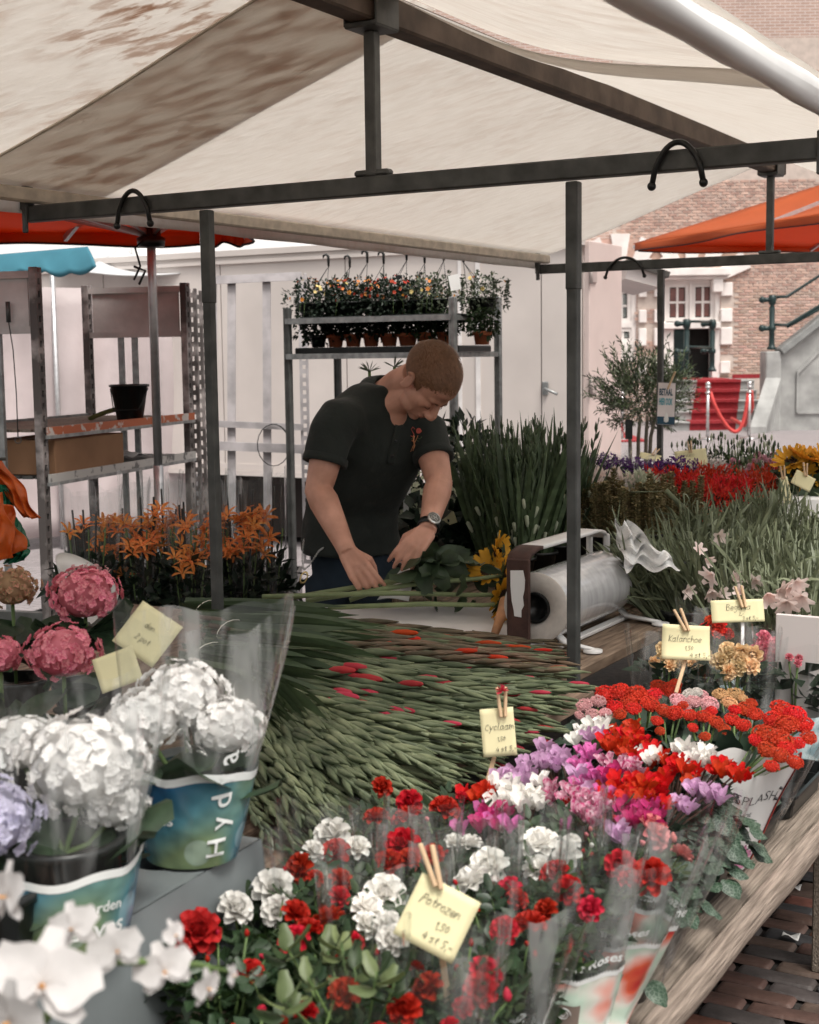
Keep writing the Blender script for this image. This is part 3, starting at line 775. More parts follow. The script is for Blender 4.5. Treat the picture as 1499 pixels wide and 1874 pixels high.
# ================================================================== STALL FRAME
fr = thing('market_stall', 'galvanised steel market stall frame with posts, gabled crossbeams and ridge beam', 'market stall', S(.58, 1.9, 0))
dk = G['steel_dark']; bm_ = dk
AL, AR, AK, BZ = -.72, 1.81, .575, 2.06
for b0 in (0.0, 3.85):
    q = MB(); q.box(S((AL + AR) / 2, b0, BZ), (AR - AL, .045, .05), (U, V, Z), 0, .004); q.build('crossbeam', dk, fr)
    for a0 in (0, 1.165):
        q = MB(); q.box(S(a0, b0, BZ / 2 - .16), (.029, .029, BZ - .05 - .3 + .1), (U, V, Z), 0, .003); 
        q.box(S(a0, b0, BZ - .165 / 1), (.033, .033, .27), (U, V, Z), 0, .003)
        q.build('post', dk, fr)
    q = MB(); q.box(S(AK, b0, (BZ + 2.47) / 2 + .012), (.034, .034, 2.47 - BZ - .026), (U, V, Z), 0, .003)
    q.box(S(AK, b0, BZ + .034), (.11, .035, .018), (U, V, Z), 0, .006); q.build('king_post', dk, fr)
    q = MB(); q.box(S(AK, b0, 2.478), (.10, .12, .016), (U, V, Z), 0, .003)
    for s_ in (-1, 1): q.box(S(AK + s_ * .049, b0, 2.52), (.007, .12, .09), (U, V, Z), 0, .002)
    q.build('ridge_bracket', dk, fr)
    for a0 in (AL, AR):
        q = MB(); q.box(S(a0, b0, BZ + .05), (.03, .05, .075), (U, V, Z), 0, .004); q.box(S(a0 + (.02 if a0 < 0 else -.02), b0 - .026, BZ - .01), (.02, .012, .10), (U, V, Z), 0, .003); q.build('end_clip', dk, fr)
wood_ridge = mat('brown ridge beam', (.095, .068, .052), .75, .0, .3, 8, .4, 40, stretch=(1, 1, 1))
q = MB(); q.box(S(AK, .9, 2.53), (.075, 6.2, .085), (U, V, Z), 0, .006); q.build('ridge_beam', wood_ridge, fr)
cream = mat('cream painted pole', (.60, .53, .44), .5, 0, .15, 20, .2, 60)
q = MB(); q.box(S(AL + .045, .65, BZ + .055), (.035, 6.5, .045), (U, V, Z), 0, .006); q.build('eave_pole', cream, fr)
q = MB(); q.tube([S(AR, -2.6, BZ + .09), S(AR, 3.95, BZ + .09)], .020, 12); q.build('eave_pole', cream, fr)
# black rubber straps over the beams
def strap(a0, b0, w=.10, h=.10, z0=BZ, name='bungee_strap', lab=''):
    q = MB(); pts = []
    for k in range(15):
        t = k / 14; a = a0 - w / 2 + w * t
        pts.append(S(a, b0 - .034, z0 - .06 + (.10 + .0) * math.sin(math.pi * t) ** .55))
    q.tube(pts, .0075, 8)
    for e in (0, -1): q.ell(pts[e], .011)
    return tag(q.build(name, G['black_plastic']), lab, 'rubber strap')
strap(1.45, 0, .13, lab='black rubber strap arched over the near crossbeam right of the post')
strap(-.25, 0, .13, lab='black rubber strap looped over the near crossbeam at its left end')
strap(-.19, 3.85, .22, lab='black rubber strap over the far crossbeam above the olive tree')

# ---- canvas
def canvas_mat(name, stains):
    m = bpy.data.materials.new(name); m.use_nodes = True
    t = m.node_tree; N = t.nodes; L = t.links; b = N['Principled BSDF']; out = N['Material Output']
    b.inputs['Roughness'].default_value = .75; b.inputs['Specular IOR Level'].default_value = .2
    tc = N.new('ShaderNodeTexCoord'); mp = N.new('ShaderNodeMapping'); mp.inputs['Rotation'].default_value = (0, 0, R(-52 + 90)); mp.inputs['Scale'].default_value = (1.3, 4.2, 3)
    # stall axes: object coordinates here are world offsets; streaks run down the slope
    L.new(tc.outputs['Object'], mp.inputs[0])
    n1 = N.new('ShaderNodeTexNoise'); n1.inputs['Scale'].default_value = 5.2; n1.inputs['Detail'].default_value = 6; n1.inputs['Roughness'].default_value = .62; n1.inputs['Distortion'].default_value = .4; L.new(mp.outputs[0], n1.inputs['Vector'])
    n2 = N.new('ShaderNodeTexNoise'); n2.inputs['Scale'].default_value = 1.1; n2.inputs['Detail'].default_value = 4; L.new(tc.outputs['Object'], n2.inputs['Vector'])
    r1 = N.new('ShaderNodeMapRange'); r1.inputs['From Min'].default_value = .47; r1.inputs['From Max'].default_value = .60; r1.inputs['To Max'].default_value = .7 * stains; L.new(n1.outputs[0], r1.inputs[0])
    r2 = N.new('ShaderNodeMapRange'); r2.inputs['From Min'].default_value = .36; r2.inputs['From Max'].default_value = .52; L.new(n2.outputs[0], r2.inputs[0])
    mu = N.new('ShaderNodeMath'); mu.operation = 'MULTIPLY'; L.new(r1.outputs[0], mu.inputs[0]); L.new(r2.outputs[0], mu.inputs[1])
    n3 = N.new('ShaderNodeTexNoise'); n3.inputs['Scale'].default_value = 9; n3.inputs['Detail'].default_value = 5; L.new(mp.outputs[0], n3.inputs['Vector'])
    r3 = N.new('ShaderNodeMapRange'); r3.inputs['From Min'].default_value = .3; r3.inputs['From Max'].default_value = .75; L.new(n3.outputs[0], r3.inputs[0])
    base = N.new('ShaderNodeMix'); base.data_type = 'RGBA'; base.inputs['A'].default_value = (.82, .79, .755, 1); base.inputs['B'].default_value = (.76, .725, .685, 1); L.new(r3.outputs[0], base.inputs['Factor'])
    mx = N.new('ShaderNodeMix'); mx.data_type = 'RGBA'; L.new(base.outputs['Result'], mx.inputs['A']); mx.inputs['B'].default_value = (.36, .195, .11, 1); L.new(mu.outputs[0], mx.inputs['Factor'])
    L.new(mx.outputs['Result'], b.inputs['Base Color'])
    tr = N.new('ShaderNodeBsdfTranslucent'); L.new(mx.outputs['Result'], tr.inputs[0])
    bp = N.new('ShaderNodeBump'); bp.inputs['Strength'].default_value = .35; bp.inputs['Distance'].default_value = .01
    n4 = N.new('ShaderNodeTexNoise'); n4.inputs['Scale'].default_value = 5; n4.inputs['Detail'].default_value = 6; n4.inputs['Distortion'].default_value = 1.5; L.new(mp.outputs[0], n4.inputs['Vector']); L.new(n4.outputs[0], bp.inputs['Height']); L.new(bp.outputs[0], b.inputs['Normal']); L.new(bp.outputs[0], tr.inputs['Normal'])
    ms = N.new('ShaderNodeMixShader'); ms.inputs[0].default_value = .74; L.new(b.outputs[0], ms.inputs[1]); L.new(tr.outputs[0], ms.inputs[2]); L.new(ms.outputs[0], out.inputs[0])
    return m
cvA = canvas_mat('stained awning canvas', 1.0); cvB = canvas_mat('awning canvas', .12)
def slope(side, b0, b1, dz, sag, ov=0.0):
    def fn(u, v):
        # u along the stall, v from ridge to eave
        b = b0 + (b1 - b0) * u
        a = AK + ((AR + .02 - AK) if side > 0 else (AL - AK)) * v
        z = 2.585 + ((BZ + .118) - 2.585 if side > 0 else (BZ + .085) - 2.585) * v + dz
        z -= sag * math.sin(math.pi * v) * (1 + .6 * math.sin(b * 1.6 + 1)) + .006 * math.sin(7 * b + 5 * v) * math.sin(math.pi * v)
        if side > 0: z -= .02 * math.sin(math.pi * v) * math.sin(5 * v + 2.2 * b)
        return S(a, b, z)
    return fn
cB = thing('stall_canopy', 'cream canvas sheet over the far part of the stall roof', 'canopy', S(AK, 1.8, 2.6))
cA = thing('stall_canopy', 'cream canvas sheet with brown stains overhead nearest the camera', 'canopy', S(AK, -1.2, 2.6))
q = MB(); q.slab(slope(-1, -.28, 4.0, 0, .006), 60, 24, (0, 0, .0015)); q.build('roof_sheet', cvB, cB)
def rs(u, v):
    p = slope(1, -.2, 4.0, 0, .05)(u, v); return p
q = MB(); q.slab(lambda u, v: slope(1, -.10 - .22 * math.sin(math.pi * v * .5) + .08 * v, 4.0, 0, .045)(u, v), 60, 24, (0, 0, .0015)); q.build('roof_sheet', cvB, cB)
q = MB(); q.slab(slope(-1, -2.6, .36, .012, .003), 60, 24, (0, 0, .0015)); q.build('roof_sheet', cvA, cA)
q = MB(); q.slab(lambda u, v: slope(1, -2.6, .06 + .0 * v, .014, .03)(u, v), 60, 24, (0, 0, .0015)); q.build('roof_sheet', cvB, cA)
# hem along the sheet's near edge and the flap that hangs at the eave
q = MB(); f_ = slope(-1, -.28, 4, 0, .006); q.tube([f_(0, k / 24) - Z * .003 for k in range(25)], .0045, 6); q.build('hem', cream, cB)
def flap(u, v): b = -.3 + 4.3 * u; return S(AL - .002 + .012 * math.sin(9 * b) * v, b, BZ + .088 - .085 * v)
q = MB(); q.slab(flap, 60, 4, U * .003); q.build('eave_flap', cvB, cB)
# rolled edge cloth round the right eave pole
def roll(u, v):
    b = -2.6 + 6.5 * u; a = 2 * math.pi * v; r_ = .031 + .002 * math.sin(14 * b) + .003 * math.sin(3 * a + b * 3)
    return S(AR + r_ * math.cos(a), b, BZ + .09 + r_ * math.sin(a) * (1.05))
q = MB(); q.grid(roll, 60, 16); q.build('rolled_edge', mat('white vinyl roll', (.78, .77, .76), .35, 0, .05, 6, .2, 12), cB)

# ================================================================== TABLES
def plank(mb, a0, a1, b0, b1, z1, th=.035, mat=0):
    mb.box(S((a0 + a1) / 2, (b0 + b1) / 2, z1 - th / 2), (a1 - a0, b1 - b0, th), (U, V, Z), mat, .004)
TZ, LZ = .74, .58
tb = thing('stall_table', 'worn wooden plank table that carries the gladioli', 'table', S(.4, -.6, 0))
for k in range(9):
    a0 = -.75 + k * .222
    q = MB(); plank(q, a0 + .002, a0 + .219, -1.95 - .04 * (k % 2), -.05 if a0 > .0 else .42, TZ + rnd.uniform(-.002, .002)); q.build('plank', G['wood'], tb)
for b0 in (-1.6, -.35):
    for a0 in (-.6, 1.1):
        q = MB(); q.box(S(a0, b0, (TZ - .10) / 2), (.05, .05, TZ - .10), (U, V, Z), 0, .004); q.build('leg', G['wood_grey'], tb)
    q = MB(); q.box(S(.25, b0, TZ - .07), (1.8, .05, .06), (U, V, Z), 0, .004); q.build('bearer', G['wood_grey'], tb)
tb2 = thing('stall_table', 'wooden plank table under the foil roll beyond the right post', 'table', S(.7, 1.5, 0))
for k in range(5):
    a0 = .04 + k * .215
    b0 = {0: .95, 1: .62, 2: .42, 3: .05, 4: .05}[k]
    q = MB(); plank(q, a0 + .002, a0 + .212, b0, 3.6, TZ + rnd.uniform(-.002, .002)); q.build('plank', G['wood'], tb2)
for b0 in (1.1, 3.3):
    for a0 in (.1, 1.05):
        q = MB(); q.box(S(a0, b0, (TZ - .10) / 2), (.05, .05, TZ - .10), (U, V, Z), 0, .004); q.build('leg', G['wood_grey'], tb2)
    q = MB(); q.box(S(.57, b0, TZ - .07), (1.1, .05, .06), (U, V, Z), 0, .004); q.build('bearer', G['wood_grey'], tb2)
lt = thing('stall_bench', 'weathered low plank bench along the aisle that carries the potted plants', 'bench', S(1.5, -.8, 0))
for k in range(3):
    a0 = 1.13 + k * .223
    q = MB(); plank(q, a0 + .002, a0 + .220, -2.75, 3.9, LZ + rnd.uniform(-.002, .001), .04); q.build('plank', G['wood_grey'], lt)
# rounded and split front board
def edge_board(u, v):
    b = -2.75 + 6.65 * u; an = -math.pi * .5 + math.pi * 1.15 * v
    wob = .004 * math.sin(b * 9) + .003 * math.sin(b * 23 + 1)
    return S(1.842 + (.040 + wob) * math.cos(an), b, LZ - .038 + .045 * math.sin(an) + .004 * math.sin(b * 4))
q = MB(); q.grid(edge_board, 90, 12); plank(q, 1.802, 1.845, -2.75, 3.9, LZ + .0, .075); q.build('front_rail', G['wood_grey'], lt)
def edge2(u, v):
    b = -2.7 + 6.6 * u; an = -math.pi * .5 + math.pi * v
    wob = .003 * math.sin(b * 11 + 2)
    return S(1.886 + (.028 + wob) * math.cos(an), b, LZ - .034 + .032 * math.sin(an))
q = MB(); q.grid(edge2, 90, 10); plank(q, 1.82, 1.887, -2.7, 3.9, LZ - .025, .035); q.build('lower_rail', G['wood_grey'], lt)
for b0 in (-1.75, .2, 2.2):
    for a0 in (1.2, 1.82):
        q = MB(); q.box(S(a0, b0, (LZ - .125) / 2), (.14 if a0 > 1.5 else .05, .035, LZ - .125), (U, V, Z), 0, .004); q.build('leg', mat('pale leg board', (.48, .36, .27), .75, 0, .2, 6, .2, 30) if b0 < -1 and a0 > 1.5 else G['wood_grey'], lt)

# ================================================================== RACKS
def perf_post(mb, p, z0, z1, w=.05, d=.035, ax=None, mat=0):
    """channel post with a column of holes: two flanges joined by rungs of metal"""
    A = ax if ax else (Vector((1, 0, 0)), Vector((0, 1, 0)))
    c = Vector((p[0], p[1], 0))
    for s_ in (-1, 1):
        mb.box(c + A[0] * (s_ * (w / 2 - .008)) + Z * ((z0 + z1) / 2), (.016, d, z1 - z0), (A[0], A[1], Z), mat, .002)
    z = z0
    while z < z1 - .02:
        mb.box(c + Z * (z + .012) + A[1] * (-d / 2 + .004), (w - .03, .006, .026), (A[0], A[1], Z), mat)
        z += .052
rs_ = G['rust_steel']
G['plate'] = mat('mauve grey header plate', (.56, .53, .52), .5, 0, .2, 6, .3, 60)
def trolley(A, B, C, D, ztop, label, shelves, header=True, posts_m=None):
    """posts at A (near left), B, C, D (going round); shelves [(z, lip material)]"""
    A, B, C, D = [Vector((p[0], p[1], 0)) for p in (A, B, C, D)]
    t = thing('plant_trolley', label, 'trolley', (A + C) / 2)
    ex = (B - A).normalized(); ey = Vector((-ex.y, ex.x, 0)); pm = posts_m or rs_
    for i, p in enumerate((A, B, C, D)):
        q = MB(); perf_post(q, p, .12, ztop, .05, .035, (ex, ey)); q.build('post', pm, t)
        q = MB(); q.lathe([(0, -.015), (.05, -.015), (.05, .015), (0, .015)], 14, p + Z * .055, (ex, Z, ey)); q.build('caster', G['black_plastic'], t)
    for P, Q in ((A, D), (B, C)):
        if header:
            q = MB(); q.bar(P + Z * (ztop - .03), Q + Z * (ztop - .03), .03, .03); q.bar(P + Z * (ztop - .26), Q + Z * (ztop - .26), .03, .03)
            q.bar(P.lerp(Q, .06) + Z * (ztop - .145), P.lerp(Q, .94) + Z * (ztop - .145), .008, .20); q.build('header_plate', G['plate'], t)
            for f in (.33, .52, .66):
                q = MB(); q.bar(P.lerp(Q, f) + Z * .5, P.lerp(Q, f) + Z * (ztop - .26), .028, .02, ex); q.build('bar', G['steel'], t)
            q = MB(); q.bar(P + Z * .5, Q + Z * .5, .04, .05); q.bar(P + Z * .25, Q + Z * .25, .04, .05); q.build('cross_rail', G['steel_dark'], t)
    for z, lip in shelves:
        q = MB()
        n = 9
        for k in range(n):
            f0, f1 = k / n + .012, (k + 1) / n - .012
            q.bar(A.lerp(D, (f0 + f1) / 2) + Z * z + ex * .03, B.lerp(C, (f0 + f1) / 2) + Z * z - ex * .03, (D - A).length / n * .8, .012)
        so = q.build('shelf', G['wood_grey'] if lip == 'orange' else G['steel_dark'], t)
        q = MB(); q.bar(A + Z * z - ey * .03, B + Z * z - ey * .03, .012, .035); q.build('shelf_lip', G['orange_lip'] if lip == 'orange' else G['chip_lip'], so)
        q = MB(); q.bar(A + Z * (z - .025) - ey * .028, B + Z * (z - .025) - ey * .028, .02, .015); q.build('shelf_edge', G['steel'], so)
        q = MB(); q.bar(D + Z * z, C + Z * z, .012, .035); q.build('shelf_lip', G['steel'], so)
    return t
G['orange_lip'] = mat('chipped orange paint', (.50, .13, .05), .5, 0, .1, 16, .2, 60, col2=(.55, .50, .47), lo=.55, hi=.6)
G['chip_lip'] = mat('chipped white lip', (.55, .54, .52), .5, .2, .1, 18, .2, 60, col2=(.15, .15, .15), lo=.55, hi=.62)
TA = at(72, 700, 6.0); TB = at(343, 700, 7.4); off_ = Vector((-.54, .15, 0))
trolley(TA, TB, TB + off_, TA + off_, 1.985, 'scuffed steel trolley at the left with orange edged wooden shelf', [(1.30, 'orange'), (1.10, 'steel'), (.35, 'steel')])
TB2 = at(366, 700, 7.9); 
t2 = thing('folded_trolley_frames', 'stack of folded perforated trolley posts behind the left trolley', 'trolley frames', TB2)
for k, (px, Y) in enumerate(((356, 7.7), (366, 7.95), (377, 8.2))):
    p = at(px, 700, Y); q = MB(); perf_post(q, p, .05, 1.97, .05, .035); q.build('post', rs_, t2)
# ladder frame leaning on the kiosk
YF = 8.9
lf = thing('ladder_frame', 'grey steel ladder frame with perforated post leaning against the kiosk', 'steel frame', at(480, 700, YF))
for n_, x0, y0, x1, y1, w_ in (('bar', 385, 513, 552, 505, .05), ('bar', 380, 775, 555, 782, .04), ('bar', 380, 815, 555, 822, .055), ('upright', 424, 512, 424, 950, .05), ('upright', 488, 512, 490, 950, .05), ('upright', 392, 512, 394, 950, .03)):
    q = MB(); q.bar(at(x0, y0, YF - (.03 if n_ == 'bar' else 0)), at(x1, y1, YF - (.03 if n_ == 'bar' else 0)), w_, .025, Vector((0, 1, 0)) if n_ == 'bar' else Vector((0, 1, 0))); q.build(n_, G['steel_pale'] if 'steel_pale' in G else G.setdefault('steel_pale', mat('pale mauve steel', (.46, .43, .44), .55, 0, .2, 9, .3, 60)), lf)
q = MB(); pp = at(557, 700, YF); perf_post(q, pp, .3, at(557, 500, YF).z, .055, .03); q.build('perforated_post', G['steel_pale'], lf)
q = MB(); c_ = at(500, 815, YF - .1); q.tube([c_ + Vector((.10 * math.cos(k / 3) * 1, 0, .13 * math.sin(k / 3))) + Vector((0, .002 * k, 0)) for k in range(26)], .003, 5); tag(q.build('wire_loop', G['black_plastic']), 'thin dark wire looped over the leaning ladder frame', 'wire')

# plant rack behind the man
RA, RB, RC, RD = [at(px, 650, Y) for px, Y in ((528, 8.0), (830, 7.5), (912, 8.1), (618, 8.6))]
rk = thing('plant_rack', 'steel rack behind the florist with two shelves of potted plants', 'rack', ((RA.x + RC.x) / 2, (RA.y + RC.y) / 2, 0))
exr = (RB - RA); exr.z = 0; exr.normalize(); eyr = Vector((-exr.y, exr.x, 0))
for P, m_, zt in ((RA, G['steel_dark'], 1.87), (RB, G['steel'], 1.90), (RC, G['steel'], 1.92), (RD, G['steel_dark'], 1.7)):
    q = MB(); q.box(Vector((P.x, P.y, zt / 2 + .03)), (.036, .034, zt - .06), (exr, eyr, Z), 0, .004)
    for s_ in (-1, 1): q.box(Vector((P.x, P.y, zt / 2 + .03)) + exr * (s_ * .012) - eyr * .019, (.008, .005, zt - .06), (exr, eyr, Z))
    q.build('post', m_, rk)
SH = (1.60, 1.795)
for z in SH:
    q = MB()
    for f in (0, 1):
        a = Vector((RA.x, RA.y, 0)).lerp(Vector((RD.x, RD.y, 0)), f); b = Vector((RB.x, RB.y, 0)).lerp(Vector((RC.x, RC.y, 0)), f)
        q.bar(a + Z * z - eyr * (.02 if f == 0 else 0), b + Z * z - eyr * (.02 if f == 0 else 0), .02, .03)
    q.bar(Vector((RA.x, RA.y, z)), Vector((RD.x, RD.y, z)), .02, .028); q.bar(Vector((RB.x, RB.y, z)), Vector((RC.x, RC.y, z)), .02, .028)
    sf = q.build('shelf_frame', G['steel'], rk)
    q = MB(); P_ = [Vector((p.x, p.y, z + .008)) for p in (RA, RB, RC, RD)]
    q.add(P_ + [p - Z * .006 for p in P_], [(0, 1, 2, 3), (7, 6, 5, 4), (0, 4, 5, 1), (1, 5, 6, 2), (2, 6, 7, 3), (3, 7, 4, 0)], 0, False); q.build('shelf_board', G['steel_dark'], sf)
def rp(fx, fy, z):
    a = Vector((RA.x, RA.y, 0)).lerp(Vector((RB.x, RB.y, 0)), fx); c = Vector((RD.x, RD.y, 0)).lerp(Vector((RC.x, RC.y, 0)), fx)
    p = a.lerp(c, fy); p.z = z; return p
# ================================================================== THE FLORIST
from mathutils.bvhtree import BVHTree
skin = mat('skin', (.50, .255, .18), .5, 0, .10, 11, .12, 180, spec=.35, col2=(.64, .34, .25), detail=8)
skin.node_tree.nodes['Principled BSDF'].inputs['Subsurface Weight'].default_value = .12
skin.node_tree.nodes['Principled BSDF'].inputs['Subsurface Radius'].default_value = (.01, .004, .002)
lipm = mat('lips', (.36, .14, .11), .45, 0, .1)
shirt_m = mat('dark green grey polo cloth', (.015, .019, .0165), .88, 0, .2, 4, .8, 7, bdist=.02, sheen=.06)
jean = mat('dark blue denim', (.012, .022, .035), .85, 0, .5, 6, .5, 14, bdist=.01)
hair_m = mat('short reddish brown hair', (.185, .088, .045), .55, 0, .15, 60, .25, 200)
def remesh(mb, voxel, smooth_it=2, fac=.5):
    me = mb.mesh('tmp', skin); o = bpy.data.objects.new('tmp', me); COL.objects.link(o)
    r = o.modifiers.new('r', 'REMESH'); r.mode = 'VOXEL'; r.voxel_size = voxel; r.use_smooth_shade = True
    s = o.modifiers.new('s', 'SMOOTH'); s.iterations = smooth_it; s.factor = fac
    dg = bpy.context.evaluated_depsgraph_get(); dg.update()
    ne = bpy.data.meshes.new_from_object(o.evaluated_get(dg))
    bpy.data.objects.remove(o)
    ne.polygons.foreach_set('use_smooth', [True] * len(ne.polygons))
    return ne
def child(name, me, parent, mats):
    me.name = name; me.materials.clear()
    for m_ in mats: me.materials.append(m_)
    off = Vector((0, 0, 0)); p = parent
    while p is not None: off += p.location; p = p.parent
    me.transform(Matrix.Translation(-off))
    o = bpy.data.objects.new(name, me); COL.objects.link(o); o.parent = parent; return o
DY = 0.0
def m_(px, py, Y): return at(px, py, Y + DY)
man = thing('person', 'man in a dark polo shirt and jeans bending over the table to arrange stems', 'person', (at(650, 1000, 5.12).x, 5.12, 0))
# head frame
psi = Vector((.72, -.69, 0)).normalized(); pit = R(60)
HN = (psi * math.cos(pit) - Z * math.sin(pit)).normalized(); HU = (psi * math.sin(pit) + Z * math.cos(pit)).normalized(); HR = HN.cross(HU).normalized()
hq = Quaternion(HN, R(-4)); HU = hq @ HU; HR = hq @ HR
HC = m_(781, 699, 4.80); HS = 1.06
AXH = (HR, HN, HU)
def h(r, n, u): return HC + (HR * r + HN * n + HU * u) * HS
B = MB()
def he(c, r, nu=18, nv=12): B.ell(h(*c), [x * HS for x in r], AXH, nu, nv)
he((0, -.018, .038), (.075, .095, .080)); he((0, .02, .03), (.066, .072, .07))
he((0, .028, -.028), (.060, .060, .080)); he((0, .032, -.072), (.050, .050, .034)); he((0, .062, -.096), (.022, .020, .016))
he((0, .072, .016), (.050, .022, .014)); he((0, .055, .05), (.052, .04, .04))
for s_ in (-1, 1):
    he((s_ * .036, .052, -.020), (.024, .026, .024)); he((s_ * .030, .076, -.008), (.0155, .013, .012))
    he((s_ * .045, .035, -.07), (.016, .03, .022))
    # ear with rim
    he((s_ * .074, -.010, -.012), (.008, .016, .028))
    B.tube([h(s_ * (.078 + .006 * math.sin(t)), -.012 + .019 * math.cos(t), -.010 + .032 * math.sin(t)) for t in np.linspace(-2.1, 2.6, 12)], .0052 * HS, 7)
    he((s_ * .076, .004, -.014), (.006, .006, .009))
B.tube([h(0, .084, .012), h(0, .098, -.012), h(0, .112, -.034)], [.009, .011, .0125], 10)
he((0, .106, -.040), (.017, .014, .011))
for s_ in (-1, 1): he((s_ * .013, .098, -.042), (.009, .011, .009))
he((0, .083, -.064), (.022, .012, .0060)); he((0, .080, -.073), (.019, .011, .0065)); he((0, .074, -.055), (.026, .016, .02))
# neck and upper chest
NB = m_(712, 724, 4.94)
B.tube([m_(700, 770, 4.97), NB, m_(733, 706, 4.90), h(0, -.035, -.03)], [.075, .068, .062, .058], 18)
B.tube([m_(716, 742, 4.88), h(0, .01, -.05)], [.048, .045], 14)
B.ell(m_(722, 758, 4.875), (.045, .035, .05), None, 16, 10)
B.ell(m_(700, 790, 4.98), (.13, .06, .08), None, 18, 12)
# arms
SR, ER, WR = m_(612, 772, 4.80), m_(583, 897, 4.74), m_(637, 1012, 4.60)
SL, EL, WL = m_(783, 792, 4.96), m_(804, 884, 4.84), m_(782, 972, 4.66)
B.tube([SR, SR.lerp(ER, .5), SR.lerp(ER, .85), ER, ER.lerp(WR, .18), ER.lerp(WR, .5), ER.lerp(WR, .85), WR], [.060, .056, .049, .048, .051, .043, .033, .031], 18)
B.tube([SL, SL.lerp(EL, .5), SL.lerp(EL, .85), EL, EL.lerp(WL, .2), EL.lerp(WL, .5), EL.lerp(WL, .85), WL], [.058, .055, .048, .046, .049, .041, .032, .030], 18)
B.tube([SR, m_(700, 790, 4.97), SL], [.05, .06, .05], 14)
# torso core and legs keep the body one piece
B.tube([m_(700, 790, 4.97), m_(660, 900, 5.07), m_(648, 1000, 5.14)], [.08, .08, .09], 16)
HP = m_(648, 1010, 5.14)
for s_ in (-1, 1):
    k0 = HP + Vector((.08 * s_, -.01 * s_, -.02)); B.tube([k0, Vector((k0.x + .01 * s_, 5.12, .5)), Vector((k0.x + .03 * s_, 5.16, .09))], [.06, .05, .040], 14)
def hand(W, K, spread, palm, curls, lens, thumb_side, tk):
    kd = (K - W).normalized(); spread = (spread - kd * spread.dot(kd)).normalized(); palm = (palm - kd * palm.dot(kd) - spread * palm.dot(spread)).normalized()
    for i in range(4):
        f = i - 1.5
        base = W + spread * f * .011; kn = W + kd * (.086 - .005 * abs(f)) + spread * f * .0215 - palm * .003
        B.tube([base, kn], [.0175, .0125], 10)
        p = kn; a = 0; pts = [kn]; rr = [.0108]
        for j, (c, l) in enumerate(zip(curls[i], (.044, .027, .022))):
            a += c; d = kd * math.cos(a) + palm * math.sin(a) + spread * f * .05
            p = p + d.normalized() * l * lens[i]; pts.append(p); rr.append((.0098, .0088, .0072)[j])
        B.tube(pts, rr, 9)
        B.ell(pts[-1], .0070, None, 8, 6)
    B.ell(W + kd * .05 + palm * .006, (.026, .026, .022)); 
    t0 = W + kd * .018 + spread * thumb_side * .022; t1 = W + kd * .055 + spread * thumb_side * .046 + palm * .020; t2 = t1 + (kd * .7 + palm * .6 - spread * thumb_side * .1).normalized() * .034; t3 = t2 + (kd * .8 + palm * .5 - spread * thumb_side * .35).normalized() * .027
    B.tube([t0, t1, t2, t3], [.016, .0135, .0105, .0085], 9); B.ell(t3, .0085, None, 8, 6)
cu = [(.25, .55, .3)] * 4
hand(WR, m_(659, 1045, 4.575), Vector((1, -.15, .02)), Vector((-.35, .45, -.8)), [(.55, .6, .35), (.45, .55, .3), (.4, .45, .3), (.35, .4, .25)], (.82, .95, 1.05, .98), 1, 0)
hand(WL, m_(751, 1006, 4.615), Vector((.9, -.1, -.35)), Vector((.45, .35, -.8)), [(.35, .45, .25), (.4, .5, .3), (.45, .5, .35), (.5, .6, .35)], (.98, 1.05, .95, .8), -1, 0)
bme = remesh(B, .0048, 2, .5)
body = child('body', bme, man, [skin, lipm])
lipc = h(0, .098, -.069)
mi = []
off_m = man.location
for p in bme.polygons:
    c = p.center + off_m; q_ = c - lipc
    r_, u_ = q_.dot(HR), q_.dot(HU)
    mi.append(1 if (abs(r_) < .021 and abs(u_) < .008 * (1 - (r_ / .024) ** 2) + .001 and q_.dot(HN) > -.02) else 0)
bme.polygons.foreach_set('material_index', mi)
# eyebrows, lashes, hair
q = MB()
for s_ in (-1, 1):
    pts = [(s_ * (.014 + .006 * k), .090 - .0025 * k - (.0006 * k * k), .014 + .0012 * k - .0003 * k * k) for k in range(6)]
    for _ in range(90):
        k = rnd.uniform(0, 4.9); i = int(k); p = Vector(pts[i]).lerp(Vector(pts[i + 1]), k - i)
        c = h(p.x, p.y + .004, p.z + rnd.uniform(-.003, .003)); q.tube([c, c + (HR * s_ * .8 + HN * .35 + HU * .25) * .009], [.0008, .0003], 3, cap=False)
q.build('eyebrows', hair_m, man)
q = MB()
for s_ in (-1, 1):
    q.tube([h(s_ * (.017 + .0045 * k), .0875 - .0012 * (k - 3) ** 2 * .6 + .002, -.0145 - .0006 * (3 - abs(k - 3))) for k in range(7)], [.0005, .0012, .0014, .0014, .0014, .0012, .0005], 5)
q.build('eyelashes', mat('lash', (.06, .03, .02), .6), man)
def hair_line(n):  # lowest u of the hair at front/back position n (temples, ear cut-out, nape)
    if n > .066: return .048
    if n > .03: return .03 + (n - .03) * .7
    if n > .008: return -.002
    if n > -.030: return .022 - .3 * abs(n + .01)
    return -.062 if n < -.045 else -.02
q = MB()
NU, NV = 64, 36
def hp(i, j, k=1.0):
    th = 2 * math.pi * i / NU; ph = math.pi * j / NV
    x = math.sin(ph) * math.cos(th); y = math.sin(ph) * math.sin(th); z_ = math.cos(ph)
    top = max(0, z_)
    r_ = (.0775 + .004 * k * (.3 + top)); n_ = (.0985 + .006 * k * (.3 + top)); u_ = (.082 + .011 * k * top ** .6)
    return (x * r_, -.018 + y * n_ + (.006 if y > 0 else 0), .038 + z_ * u_)
vs = []; idm = {}
for j in range(NV + 1):
    for i in range(NU): idm[(i, j)] = len(vs); c = hp(i, j); vs.append(h(*c))
